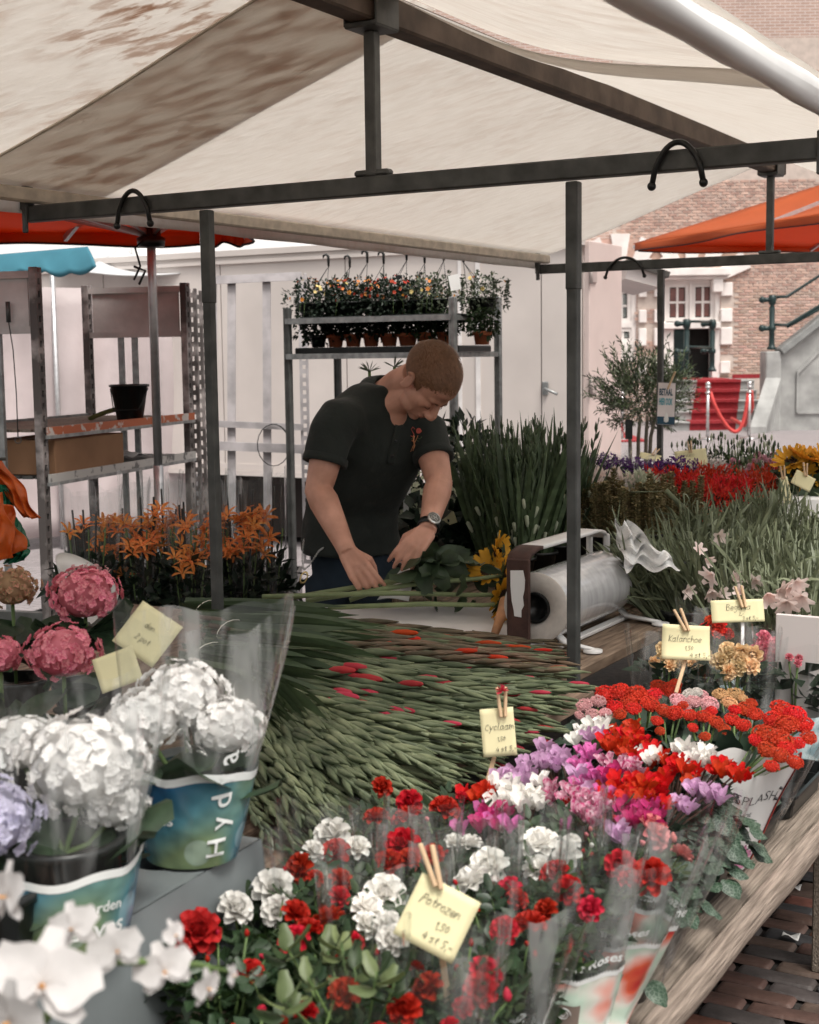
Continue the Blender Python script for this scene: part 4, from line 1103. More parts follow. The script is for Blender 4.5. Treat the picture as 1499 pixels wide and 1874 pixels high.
fs = []
for j in range(NV):
    for i in range(NU):
        c = hp(i + .5, j + .5)
        if c[2] > hair_line(c[1]) + rnd.uniform(-.002, .002): fs.append((idm[(i, j)], idm[((i + 1) % NU, j)], idm[((i + 1) % NU, j + 1)], idm[(i, j + 1)]))
q.add(vs, fs)
hair = q.build('hair', hair_m, man)
q = MB()
V4 = []; V5 = []
cnt = 0
while cnt < 6500:
    u0 = rnd.uniform(-.6, 1); th = rnd.uniform(0, 2 * math.pi); ph = math.acos(u0)
    c = hp(th / 2 / math.pi * NU, ph / math.pi * NV)
    if c[2] < hair_line(c[1]) - .002: continue
    top = max(0, u0)
    P = h(*c); nrm = (P - h(0, -.018, .038)).normalized()
    fl = (HN * (.9 if top > .25 else -.1) + HR * rnd.uniform(-.09, .09) - HU * (.2 if top > .25 else .8)); fl = (fl - nrm * fl.dot(nrm) * .8).normalized()
    L_ = (.005 + .020 * top) * rnd.uniform(.7, 1.2)
    w_ = nrm.cross(fl).normalized() * .0009
    p1 = P + fl * L_ * .6 + nrm * (.002 + .005 * top); p2 = P + fl * L_ + nrm * (.001 + .006 * top)
    V4.extend([tuple(P - w_), tuple(P + w_), tuple(p1 + w_ * .8), tuple(p1 - w_ * .8), tuple(p2)]); cnt += 1
i5 = np.arange(cnt)[:, None] * 5
q.add(np.array(V4), [tuple(x) for x in (i5 + np.array([[0, 1, 2, 3]]))] + [tuple(x) for x in (i5 + np.array([[3, 2, 4]]))])
q.build('hair_strands', mat('lighter hair strands', (.215, .108, .058), .5, 0, .15, 90), hair, kind='stuff')  # strands a little lighter than the hair shell so they stand apart
# shirt
T = MB()
TR = Vector((-.87, -.40, 0)).normalized()
secs = [(641, 1012, 5.13, .182, .150), (641, 990, 5.13, .178, .144), (644, 955, 5.12, .172, .134), (650, 915, 5.10, .170, .124), (660, 880, 5.06, .178, .130), (672, 845, 5.02, .188, .135), (684, 808, 4.98, .196, .135), (694, 775, 4.955, .200, .125), (701, 745, 4.94, .175, .105), (708, 722, 4.94, .125, .085), (712, 706, 4.94, .085, .075)]
cs = [m_(a, b, c) for a, b, c, _, _ in secs]
vs = []; NS = 40
for i, (c, s5) in enumerate(zip(cs, secs)):
    d = (cs[min(i + 1, len(cs) - 1)] - cs[max(i - 1, 0)]).normalized()
    a = (TR - d * TR.dot(d)).normalized(); b = d.cross(a).normalized()
    for k in range(NS):
        t = 2 * math.pi * k / NS
        ca, sa = math.cos(t), math.sin(t)
        p = 2 / 2.5
        fold = 1 + .010 * math.sin(5 * t + i * .9) * (1 if i < 6 else .3) + .012 * math.sin(3 * t + i) * (1 if i < 4 else 0)
        vs.append(c + a * (s5[3] * math.copysign(abs(ca) ** p, ca) * fold) + b * (s5[4] * math.copysign(abs(sa) ** p, sa) * fold))
fs = [(i * NS + k, i * NS + (k + 1) % NS, (i + 1) * NS + (k + 1) % NS, (i + 1) * NS + k) for i in range(len(cs) - 1) for k in range(NS)]
fs += [tuple(range(NS))[::-1], tuple((len(cs) - 1) * NS + k for k in range(NS))]
T.add(vs, fs)
# rounded shoulders and back
T.ell(SR + (NB - SR) * .12 - Z * .01, (.070, .07, .07), None, 16, 12); T.ell(SL + (NB - SL) * .10 - Z * .01, (.068, .068, .07), None, 16, 12)
T.tube([SR - Z * .005, NB + Vector((-.01, .03, -.035)), SL - Z * .005], [.066, .08, .064], 16)
HR_, HL_ = SR.lerp(ER, .60), SL.lerp(EL, .52)
T.tube([SR + (NB - SR) * .35 - Z * .02, SR + (NB - SR) * .04, SR.lerp(HR_, .25), SR.lerp(HR_, .6), HR_], [.072, .076, .077, .076, .073], 20); T.tube([SL + (NB - SL) * .35 - Z * .02, SL, SL.lerp(HL_, .5), HL_], [.07, .073, .073, .068], 20)
sme = remesh(T, .0075, 20, .7)
# cloth folds pushed into the surface
from mathutils import noise as mnoise
for v in sme.vertices:
    p = v.co; n_ = v.normal
    f = mnoise.noise(Vector((p.x * 7 + p.z * 5, p.y * 6, p.z * 9 - p.x * 6))) * .011 + mnoise.noise(Vector((p.x * 20, p.y * 16, p.z * 11 + p.x * 9))) * .0035
    v.co = p + n_ * f
shirt = child('polo_shirt', sme, man, [shirt_m])
bvh = BVHTree.FromPolygons([v.co + man.location for v in sme.vertices], [tuple(p.vertices) for p in sme.polygons])
def drape(px, py, lift=.003):
    d = ray(px, py).normalized(); hit = bvh.ray_cast(EYE, d)
    if hit[0] is None: return at(px, py, 4.85)
    n_ = hit[1]; n_ = n_ if n_.dot(d) < 0 else -n_
    return hit[0] + n_ * lift
# sleeve hems, bottom hem
for E0, E1, r_ in ((SR, HR_, .0745), (SL, HL_, .0695)):
    q = MB(); d = (E1 - E0).normalized(); s0, t0 = frame(d)
    q.lathe([(r_ + .0015, -.022), (r_ + .003, -.010), (r_ + .002, .004), (r_ - .006, .005), (r_ - .02, .0)], 30, E1, (s0, t0, d)); q.build('sleeve_hem', shirt_m, man)
# collar
cx = (m_(733, 706, 4.90) - NB).normalized(); cs_, ct_ = frame(cx)
q = MB()
def col(u, v):
    an = .30 + (2 * math.pi - .60) * u
    dirv = cs_ * math.cos(an + COLA) + ct_ * math.sin(an + COLA)
    e = abs(u - .5) * 2
    prof = [(.066, -.03), (.068, .012), (.074, .020), (.084, .004), (.098 + .012 * e, -.026 - .02 * e)]
    k = v * (len(prof) - 1); i = min(int(k), len(prof) - 2); f = k - i
    r_ = prof[i][0] * (1 - f) + prof[i + 1][0] * f; z_ = prof[i][1] * (1 - f) + prof[i + 1][1] * f
    return NB + cx * (z_ - .005) + dirv * r_
fr_dir = (m_(735, 790, 4.80) - NB); fr_dir = (fr_dir - cx * fr_dir.dot(cx)).normalized()
COLA = math.atan2(fr_dir.dot(ct_), fr_dir.dot(cs_))
q.slab(col, 40, 10, (0, 0, -.0025)); q.build('collar', shirt_m, shirt)
# placket with buttons
q = MB(); pl = [(731, 776), (726, 795), (721, 815), (717, 832), (714, 850)]
def plk(u, v):
    k = u * 4; i = min(int(k), 3); a, b = pl[i], pl[i + 1]; f = k - i
    return drape(a[0] + (b[0] - a[0]) * f + (v - .5) * 15, a[1] + (b[1] - a[1]) * f + (v - .5) * 3, .0035)
q.slab(plk, 12, 3, Vector((0, .002, 0))); q.build('placket', shirt_m, shirt)
for bx, by in ((723, 806), (717, 834)):
    q = MB(); q.ell(drape(bx, by, .006), (.0055, .002, .0055), None, 10, 6); q.build('button', G['black_plastic'], shirt)
q = MB(); q.add([drape(x, y, .002) for x, y in ((718, 772), (738, 770), (746, 779), (728, 797))] , [(0, 1, 2, 3)]); 
# embroidered flower emblem on the chest
pk = mat('pink embroidery', (.60, .13, .10), .8, 0, .2, 80); og = mat('orange embroidery', (.62, .27, .13), .8, 0, .2, 80); gnm = mat('green embroidery', (.10, .14, .07), .8, 0, .2, 80)
em = MB()
def thread(pts, w, mi=0): em.tube([drape(x, y, .0035) for x, y in pts], w, 5, mi, sq=.5)
thread([(766.5 + 5.5 * math.cos(t) * (1 - t / 14), 788 + 5.5 * math.sin(t) * (1 - t / 14)) for t in np.linspace(0, 12, 30)], .0028, 0)
em.ell(drape(766.5, 788, .0015), (.009, .002, .009), None, 12, 6, 0)
thread([(759, 785), (755, 781), (752, 785), (755, 790), (758, 795), (755, 799), (751, 797)], .0022, 0)
thread([(766, 797), (762, 806), (757, 816), (752, 826)], .0022, 1); thread([(758, 797), (757, 806), (760, 815), (757, 825)], .0022, 1); thread([(753, 806), (759, 808), (763, 806)], .0022, 1)
thread([(764, 802), (770, 803), (773, 800)], .0025, 2); thread([(762, 806), (768, 808)], .002, 2); thread([(756, 800), (752, 804)], .002, 2)
em.build('chest_emblem', [pk, og, gnm], shirt, kind='stuff')
# trousers
J = MB()
J.tube([HP + Z * .06, HP - Z * .02, HP - Z * .13], [.145, .160, .150], 24, sq=.72, up=(0, 1, .01))
for s_ in (-1, 1):
    k0 = HP + Vector((.085 * s_, -.02 * s_, -.10)); J.tube([k0, Vector((k0.x + .01 * s_, 5.11, .52)), Vector((k0.x + .02 * s_, 5.16, .06))], [.100, .078, .072], 20)
jme = remesh(J, .009, 4, .5); jo = child('jeans', jme, man, [jean])
for s_ in (-1, 1):
    q = MB(); k0 = HP.x + .105 * s_; q.ell((k0, 5.06, .05), (.05, .14, .05), None, 16, 10); q.box((k0, 5.06, .015), (.10, .28, .028), None, 0, .012); q.build('shoe', G['black_plastic'], man)
q = MB(); q.tube([HP + Z * .015, HP + Z * .045], .158, 30, sq=.72, up=(0, 1, .01)); q.build('belt', G['black_plastic'], jo)
# key chain
q = MB()
silver = mat('silver chain', (.6, .6, .58), .3, .9, .1)
ch = [(556, 988), (554, 1005), (553, 1025), (556, 1043), (566, 1035), (576, 1020), (584, 1008), (591, 1003)]
pts = [at(x, y, 4.98) for x, y in ch]
for k in range(44):
    t = k / 43 * (len(pts) - 1); i = min(int(t), len(pts) - 2); c = pts[i].lerp(pts[i + 1], t - i)
    d = (pts[i + 1] - pts[i]).normalized(); s0, t0 = frame(d); a = s0 if k % 2 else t0
    q.tube([c + d * (.0045 * math.cos(x)) + a * (.0028 * math.sin(x)) for x in np.linspace(0, 6.28, 8)], .0010, 4, cap=False)
q.build('key_chain', silver, man, kind='stuff')
q = MB(); c = at(556, 1057, 4.97); q.lathe([(.014, -.001), (.019, -.002), (.019, .002), (.014, .001)], 24, c, (Vector((.75, .2, .6)).normalized(), Vector((-.1, .1, 1)).normalized(), Vector((-.6, .8, 0)).normalized())); q.build('key_ring', G['brass'], man)
# watch
wd = (WL - EL).normalized(); wc = EL.lerp(WL, .90); s0, t0 = frame(wd)
wt_ = thing('wristwatch', 'chunky silver wristwatch with dark strap on the man\'s wrist', 'watch', wc)
q = MB(); q.lathe([(.034, -.012), (.038, -.011), (.038, .011), (.034, .012)], 26, wc, (s0, t0, wd)); q.build('strap', G['black_plastic'], wt_)
fn_ = Vector((.25, -.93, .25)); fn_ = (fn_ - wd * fn_.dot(wd)).normalized(); ss = fn_.cross(wd).normalized(); fc = wc + fn_ * .040
q = MB(); q.lathe([(0, 0), (.022, 0), (.024, .003), (.024, .008), (.020, .011), (.018, .009), (0, .009)], 10, fc, (ss, wd, fn_), smooth=False); q.build('case', silver, wt_)
q = MB(); q.lathe([(0, .0095), (.018, .0098)], 20, fc, (ss, wd, fn_)); q.build('dial', mat('watch dial', (.12, .12, .11), .3, 0, .2, 200), wt_)
q = MB()
for cxx, cyy, rr in ((-.006, .004, .0055), (.006, .004, .0055), (0, -.007, .0055)): q.tube([fc + ss * (cxx + rr * math.cos(t)) + wd * (cyy + rr * math.sin(t)) + fn_ * .0105 for t in np.linspace(0, 6.28, 14)], .0008, 4, cap=False)
q.tube([fc + fn_ * .012, fc + fn_ * .012 + ss * .012 + wd * .006], .0008, 4); q.tube([fc + fn_ * .012, fc + fn_ * .012 - ss * .003 + wd * .010], .0010, 4)
q.build('subdials', silver, wt_)
# ================================================================== PLANT AND CARD PROTOTYPES
def petal(mb, base, d, n, L, W, curl=0.0, cup=0.0, mat=0, nu=4, nv=4, shape=1.0, wave=0.0, tw=0.0):
    d = Vector(d).normalized(); n = (Vector(n) - d * Vector(n).dot(d)).normalized(); s = d.cross(n)
    ph = rnd.uniform(0, 6)
    vs = []
    for j in range(nv + 1):
        v = j / nv; a = curl * v
        cx = (math.sin(a) / curl if abs(curl) > 1e-3 else v); cz = ((1 - math.cos(a)) / curl if abs(curl) > 1e-3 else 0)
        w = W * .5 * max(.06, math.sin(math.pi * (v ** shape) * .86 + .14)) if v < 1 else W * .26
        c = Vector(base) + d * (L * cx) + n * (L * cz)
        for i in range(nu + 1):
            u = i / nu * 2 - 1
            vs.append(c + s * (w * u) + n * (cup * W * u * u + wave * W * math.sin(5 * u + 6 * v + ph) * v + tw * W * u * v))
    fs = [(j * (nu + 1) + i, j * (nu + 1) + i + 1, (j + 1) * (nu + 1) + i + 1, (j + 1) * (nu + 1) + i) for j in range(nv) for i in range(nu)]
    mb.add(vs, fs, mat)
def petal_mat(name, c, trans=.3, var=.18, col2=None, scale=3):
    return mat(name, c, .6, 0, var, scale, .15, 60, trans=trans, obj=.16, col2=col2, spec=.25)
PM = {
 'red': petal_mat('red rose petal', (.46, .012, .010)), 'crimson': petal_mat('crimson rose petal', (.50, .020, .035)), 'white': petal_mat('white petal', (.86, .84, .80), .28, .03),
 'pink': petal_mat('pink rose petal', (.72, .24, .24)), 'scarlet': petal_mat('scarlet petal', (.60, .025, .010)), 'lilac': petal_mat('lilac petal', (.60, .36, .56)),
 'magenta': petal_mat('magenta petal', (.52, .035, .17)), 'pinkmag': petal_mat('pink magenta petal', (.66, .16, .42)), 'bicolor': petal_mat('white edged magenta petal', (.50, .03, .16), .3, .1, (.82, .62, .70), 3),
 'kred': petal_mat('orange red floret', (.62, .045, .022), .2), 'kpink': petal_mat('pale pink floret', (.75, .42, .44), .2), 'korange': petal_mat('apricot floret', (.70, .42, .22), .2), 'kwhite': petal_mat('cream floret', (.75, .70, .66), .2),
 'yellow': petal_mat('yellow begonia petal', (.80, .60, .36), .35), 'sun': petal_mat('sunflower petal', (.72, .36, .035), .3), 'gloriosa': petal_mat('orange gloriosa petal', (.95, .24, .05), .4, .2, (.95, .45, .15), 4),
 'hpink': petal_mat('pink hydrangea petal', (.80, .14, .25), .2, .2, (.86, .36, .40), 3), 'hlilac': petal_mat('lilac hydrangea petal', (.56, .54, .67), .35), 'hwhite': petal_mat('white hydrangea petal', (.88, .86, .84), .14, .03),
 'hgreen': petal_mat('greenish hydrangea petal', (.38, .36, .16), .35, .2, (.62, .30, .22), 3), 'gladpink': petal_mat('pale pink gladiolus petal', (.90, .76, .72), .45, .05), 'gladred': petal_mat('red gladiolus petal', (.68, .06, .02), .3), 'gladrose': petal_mat('rose gladiolus petal', (.50, .045, .07), .3),
 'purple': petal_mat('purple statice floret', (.12, .035, .19), .15), 'croc': petal_mat('crocosmia petal', (.55, .035, .015), .25), 'bud': petal_mat('green white bud', (.52, .56, .42), .3),
}
budg = mat('gladiolus sheath', (.10, .135, .072), .5, 0, .28, 35, .25, 80, trans=.1, obj=.35, col2=(.20, .235, .135), stretch=(.4, 1.5, 1.5))
budbrown = mat('russet gladiolus sheath', (.11, .10, .06), .5, 0, .28, 35, .25, 80, trans=.1, obj=.3, col2=(.20, .13, .085), stretch=(.4, 1.5, 1.5))
bladeg = mat('sword leaf', (.068, .10, .05), .42, 0, .3, 16, .3, 30, trans=.18, obj=.2, stretch=(.3, 2, 2))
bladep = mat('pale sword leaf', (.165, .19, .115), .45, 0, .35, 9, .2, 30, trans=.2, obj=.15)

def rose_proto(m, seed):
    rnd.seed(seed); q = MB()
    for k, (n, tilt, L, W, r0, z0) in enumerate(((4, .10, .44, .46, .03, .10), (5, .32, .52, .56, .06, .08), (6, .62, .60, .60, .08, .04), (7, .98, .64, .62, .09, 0), (7, 1.35, .62, .60, .09, -.03))):
        for i in range(n):
            a = 2 * math.pi * (i + .37 * k) / n + rnd.uniform(-.15, .15); t = tilt + rnd.uniform(-.09, .09)
            o = Vector((math.cos(a), math.sin(a), 0)); d = o * math.sin(t) + Z * math.cos(t); nn = -o * math.cos(t) + Z * math.sin(t)
            petal(q, o * r0 + Z * z0, d, nn, L, W, -.45 if k > 1 else .5, .26, 0, 4, 4, .68, .014)
    return q.mesh('flower_head', [m])
def bud_proto(m, gm):
    q = MB(); q.lathe([(.02, 0), (.16, .1), (.22, .3), (.16, .5), (.04, .68), (0, .7)], 8)
    for i in range(5):
        a = i * 1.257; o = Vector((math.cos(a), math.sin(a), 0)); petal(q, o * .05, o * .5 + Z, -o, .4, .16, .3, .1, 1, 2, 3)
    return q.mesh('bud', [m, gm])
ROSE = {c: [rose_proto(PM[c], s) for s in (1, 2, 3)] for c in ('red', 'crimson', 'white', 'pink')}
RBUD = {c: bud_proto(PM[c], G['leaf_mid']) for c in ('red', 'crimson', 'white', 'pink')}
def leaf_proto(name, L, W, m, nv=6, fold=.25, curl=-.5, shape=.8, wave=0, lobes=False):
    q = MB(); petal(q, (0, 0, 0), (0, 0, 1), (0, -1, 0), L, W, curl, fold * .5, 0, 4, nv, shape, wave)
    return q.mesh(name, [m])
def compound_leaf(m, seed):
    rnd.seed(seed); q = MB()
    q.tube([(0, 0, 0), (0, .2, .35), (0, .1, .8)], [.012, .01, .006], 4, 1)
    for s, z in ((0, .8), (-1, .62), (1, .60), (-1, .35), (1, .33)):
        d = Vector((s * .9, .0, .35)) if s else Vector((0, -.1, 1)); petal(q, (0, .15, z), d, (0, -1, .1), .42 if s else .5, .26, -.4, .12, 0, 2, 4, .75, .03)
    return q.mesh('leaf', [m, G['stem']])
RLEAF = [compound_leaf(G['leaf_rose'], s) for s in (1, 2)] + [compound_leaf(G['leaf_mid'], 3)]
PLEAF = [leaf_proto('leaf', .055, .03, G['leaf_pale'], shape=.8), leaf_proto('leaf', .06, .028, G['leaf_mid'], shape=.8, curl=-.9)]
def cyc_proto(m, seed):
    rnd.seed(seed); q = MB()
    for i in range(5):
        a = 2 * math.pi * i / 5; o = Vector((math.cos(a), math.sin(a), 0)); t = Vector((-o.y, o.x, 0))
        d = o * .42 + Z + t * rnd.uniform(-.25, .25)
        petal(q, o * .13, d, -o * 1 + t * .5, .95, .62, -.35, .12, 0, 3, 5, .95, .03, .12)
    q.lathe([(0, -.16), (.10, -.1), (.15, 0), (.13, .08)], 8)
    return q.mesh('flower', [m])
CYC = {c: [cyc_proto(PM[c], s) for s in (1, 2)] for c in ('scarlet', 'white', 'lilac', 'magenta', 'pinkmag', 'bicolor')}
def cycleaf_mat():
    m = mat('silver veined cyclamen leaf', (.020, .048, .026), .42, 0, .3, 30, .2, 60, trans=.12, obj=.2)
    t = m.node_tree; N = t.nodes; L = t.links; b = N['Principled BSDF']
    tc = N.new('ShaderNodeTexCoord'); vo = N.new('ShaderNodeTexVoronoi'); vo.feature = 'DISTANCE_TO_EDGE'; vo.inputs['Scale'].default_value = 6.5; L.new(tc.outputs['Object'], vo.inputs['Vector'])
    mr = N.new('ShaderNodeMapRange'); mr.inputs['From Min'].default_value = .0; mr.inputs['From Max'].default_value = .10; mr.inputs['To Min'].default_value = .85; mr.inputs['To Max'].default_value = 0; L.new(vo.outputs['Distance'], mr.inputs[0])
    mx = N.new('ShaderNodeMix'); mx.data_type = 'RGBA'; src = b.inputs['Base Color'].links[0].from_socket
    L.new(src, mx.inputs['A']); mx.inputs['B'].default_value = (.17, .22, .17, 1); L.new(mr.outputs[0], mx.inputs['Factor']); L.new(mx.outputs['Result'], b.inputs['Base Color']); return m
clm = cycleaf_mat()
def heart_leaf(seed):
    rnd.seed(seed); q = MB(); n = 18; vs = [Vector((0, 0, 0))]
    for ring in (.35, .7, 1.0):
        for k in range(n):
            a = 2 * math.pi * k / n; r = .5 * (1 - .28 * math.exp(-((a - math.pi) / .4) ** 2) + .18 * math.exp(-(min(a, 2 * math.pi - a) / .4) ** 2)) * (1 + .03 * math.sin(7 * a))
            x, y = r * ring * math.cos(a), r * ring * math.sin(a) * .92
            vs.append(Vector((x + .35, y, .05 * ring ** 2 * math.sin(3 * a + seed) - .09 * ring * ring)))
    vs[0] = Vector((.35, 0, .02))
    fs = [(0, 1 + k, 1 + (k + 1) % n) for k in range(n)]
    for r_ in range(2):
        for k in range(n): a = 1 + r_ * n; fs.append((a + k, a + n + k, a + n + (k + 1) % n, a + (k + 1) % n))
    q.add(vs, fs); q.tube([(0, 0, -.5), (.1, 0, -.1), (.35, 0, .01)], .012, 4, 1)
    return q.mesh('leaf', [clm, G['stem']])
HEART = [heart_leaf(s) for s in (1, 2, 3)]
fleshy = mat('fleshy kalanchoe leaf', (.035, .06, .04), .4, 0, .2, 20, .1, 30, obj=.2)
KLEAF = [leaf_proto('leaf', .075, .055, fleshy, shape=.75, curl=-.6), leaf_proto('leaf', .065, .05, fleshy, shape=.75, curl=.4)]
def kal_proto(m, seed, n=60, ps=.0095):
    """a domed head of many tiny florets, radius 1 = .05 m"""
    r = np.random.default_rng(seed); P = []; D = []; q = MB()
    R0 = .045; q.ell((0, 0, -.006), (R0 * .86, R0 * .86, R0 * .5), None, 12, 6)
    for k in range(n):
        u = (k + .5) / n; th = k * 2.399963; zz_ = 1 - .95 * u; rr = math.sqrt(1 - zz_ * zz_)
        nrm = np.array([rr * math.cos(th), rr * math.sin(th), zz_ * .75 + .1]); nrm /= np.linalg.norm(nrm)
        c = nrm * R0 * (1 + r.normal() * .06); c[2] *= .62
        t = np.cross(nrm, [0.1, .2, 1]); t /= np.linalg.norm(t); b = np.cross(nrm, t); a0 = r.uniform(0, 6)
        for ring, (nn, up) in enumerate(((5, .25), (4, .75))):
            for i in range(nn):
                a = a0 + 2 * math.pi * i / nn + ring; P.append(c + nrm * .001 * ring); D.append(t * math.cos(a) + b * math.sin(a) + nrm * up)
        if k % 3 == 0: q.tube([Vector(c * .3) - Z * .02, Vector(c)], .0008, 3, 1, cap=False)
    q.leaves(np.array(P), np.array(D), ps, ps * .8, 0, .1)
    for k in range(7):
        a = r.uniform(0, 6.28); rr = R0 * r.uniform(.85, 1.15); q.ell((rr * math.cos(a), rr * math.sin(a), r.uniform(-.01, .008)), .0022, None, 5, 4, 2)
    return q.mesh('flower_cluster', [m, G['stem'], PM['korange']])
KAL = {c: [kal_proto(PM[c], s) for s in (1, 2)] for c in ('kred', 'kpink', 'korange', 'kwhite')}
def floret_proto(m, seed):
    rnd.seed(seed); q = MB()
    for i in range(4):
        a = math.pi / 2 * i + rnd.uniform(-.1, .1); o = Vector((math.cos(a), math.sin(a), .25)); petal(q, (0, 0, 0), o, Z, 1.0, 1.2, -.4 + rnd.uniform(-.3, .4), .14, 0, 4, 5, .66, .07)
    q.ell((0, 0, .08), .12, None, 6, 4)
    return q.mesh('floret', [m])
FLOR = {c: [floret_proto(PM[c], s) for s in (1, 2, 3)] for c in ('hwhite', 'hpink', 'hlilac', 'hgreen')}
HLEAF = [leaf_proto('leaf', .13, .095, mat('hydrangea leaf', (.03, .055, .028), .5, 0, .3, 25, .4, 70, trans=.18, obj=.2), nv=7, shape=.85, curl=-.7, wave=.02)]
def gladstem(kind, seed, m_sheath, pm=None, leaf=2, n=13, spike=.68):
    """lies along +X, tip at x = 1.1"""
    rnd.seed(seed); q = MB(); L = 1.1; x0 = L - spike
    q.tube([(0, 0, 0), (x0, 0, .004), (L - .06, 0, 0)], [.006, .0055, .0025], 6, 0)
    for k in range(n):
        t = k / (n - 1); x = x0 + (spike - .055) * t ** .92; s = 1 if k % 2 else -1; ln = .145 - .070 * t; rr = .0084 - .0044 * t
        roll = rnd.uniform(-.5, .5); dirn = Vector((1, s * (.05 + .07 * rnd.random()) * math.cos(roll), .05 + .07 * math.sin(roll) * s)).normalized()
        s0, t0 = frame(dirn); b = Vector((x, s * .003, .001))
        q.lathe([(rr * .45, 0), (rr * .95, ln * .22), (rr, ln * .45), (rr * .62, ln * .74), (rr * .2, ln * .95), (0, ln)], 6, b, (s0, t0, dirn))
        if pm and k < 12 and rnd.random() < pm * .85:
            q.lathe([(0, ln * .35), (rr * .9, ln * .55), (rr * 1.05, ln * .8), (rr * .6, ln * 1.02), (0, ln * 1.08)], 6, b + Z * .006, (s0, t0, dirn), 2)
    if leaf:
        for k in range(leaf):
            q.blades([(rnd.uniform(-.05, .12), rnd.uniform(-.01, .01), .006)], [(1, rnd.uniform(-.09, .09), rnd.uniform(.0, .08))], rnd.uniform(.35, .5), .026, 7, 1, rnd.uniform(-.12, .12))
    return q.mesh('stem', [m_sheath, bladeg, PM['gladred'] if kind == 'red' else PM['gladrose'] if kind == 'rose' else PM['bud']])
GL = {'green': [gladstem('green', s, budg) for s in (1, 2, 3)], 'red': [gladstem('red', s, budbrown, .5) for s in (4, 5, 6)], 'rose': [gladstem('rose', s, budg, .30) for s in (7, 8, 9, 10)], 'plain': [gladstem('green', s, budbrown) for s in (13, 14)], 'leafy': [gladstem('green', s, budg, leaf=6) for s in (15, 16)]}
def dirquat(d, roll=0):
    """turn +X to d"""
    d = Vector(d).normalized(); q = d.to_track_quat('X', 'Z'); return q @ Quaternion((1, 0, 0), roll)
rnd.seed(21)

# ------------------------------------------------------------------ cellophane sleeves
def sleeve(parent, c, r0, r1, z0, z1, lean=Vector((0, 0, 0)), m=None, seed=0, name='sleeve', peak=.03, face=None, flat=.78, v0=0.0, v1=1.0, lift=0.0, nu=56, nv=14, pleat=.05, build=True):
    c = Vector(c); c.z = 0
    if face is None: fa = math.atan2(-c.y, -c.x)
    else: fa = face
    e1 = Vector((-math.sin(fa), math.cos(fa), 0)); e2 = Vector((math.cos(fa), math.sin(fa), 0))
    def P(a, v, lf=0.0):
        v = max(v, 0.0)
        # a = 0 faces the camera side, increasing to the right as seen from there
        rr = r0 + (r1 - r0) * v ** .9
        w = 1 + pleat * v * (math.sin(5 * a + seed) * .5 + math.sin(9 * a + 2.1 * seed) * .35 + .25 * math.sin(17 * a + seed + 4 * v))
        w += .03 * math.sin(2 * a + seed * 3) * math.sin(7 * v + seed)
        x = math.sin(a) * rr * w; y = math.cos(a) * rr * w * (flat + (1 - flat) * (1 - v))
        z = z0 + (z1 - z0) * v + peak * v ** 4 * (abs(math.sin(a)) ** 3) + .006 * math.sin(7 * a + seed) * v
        return c + Vector(lean) * (v ** 1.3) + e1 * x * (1 + lf / max(rr, .01)) + e2 * y * (1 + lf / max(rr, .01)) + Z * z
    if build:
        q = MB(); q.grid(lambda u, v: P(2 * math.pi * u, v0 + (v1 - v0) * v, lift), nu, nv); q.build(name, m or G['film'], parent)
    return P
def text_flat(s, size, shear=0.0, bold=0.0):
    cu = bpy.data.curves.new('t', 'FONT'); cu.body = s; cu.size = size; cu.shear = shear; cu.offset = bold; cu.align_x = 'CENTER'; cu.resolution_u = 3
    o = bpy.data.objects.new('t', cu); COL.objects.link(o)
    bpy.context.view_layer.update()
    me = bpy.data.meshes.new_from_object(o); bpy.data.objects.remove(o)
    vs = [tuple(v.co) for v in me.vertices]; fs = [tuple(p.vertices) for p in me.polygons]
    bpy.data.meshes.remove(me); return vs, fs
def text_on(parent, s, size, fn, m, name='lettering', shear=0, bold=0, mirror=False):
    vs, fs = text_flat(s, size, shear, bold); q = MB()
    q.add([fn(-x if mirror else x, y) for x, y, _ in vs], fs, 0, False)
    return q.build(name, m, parent)
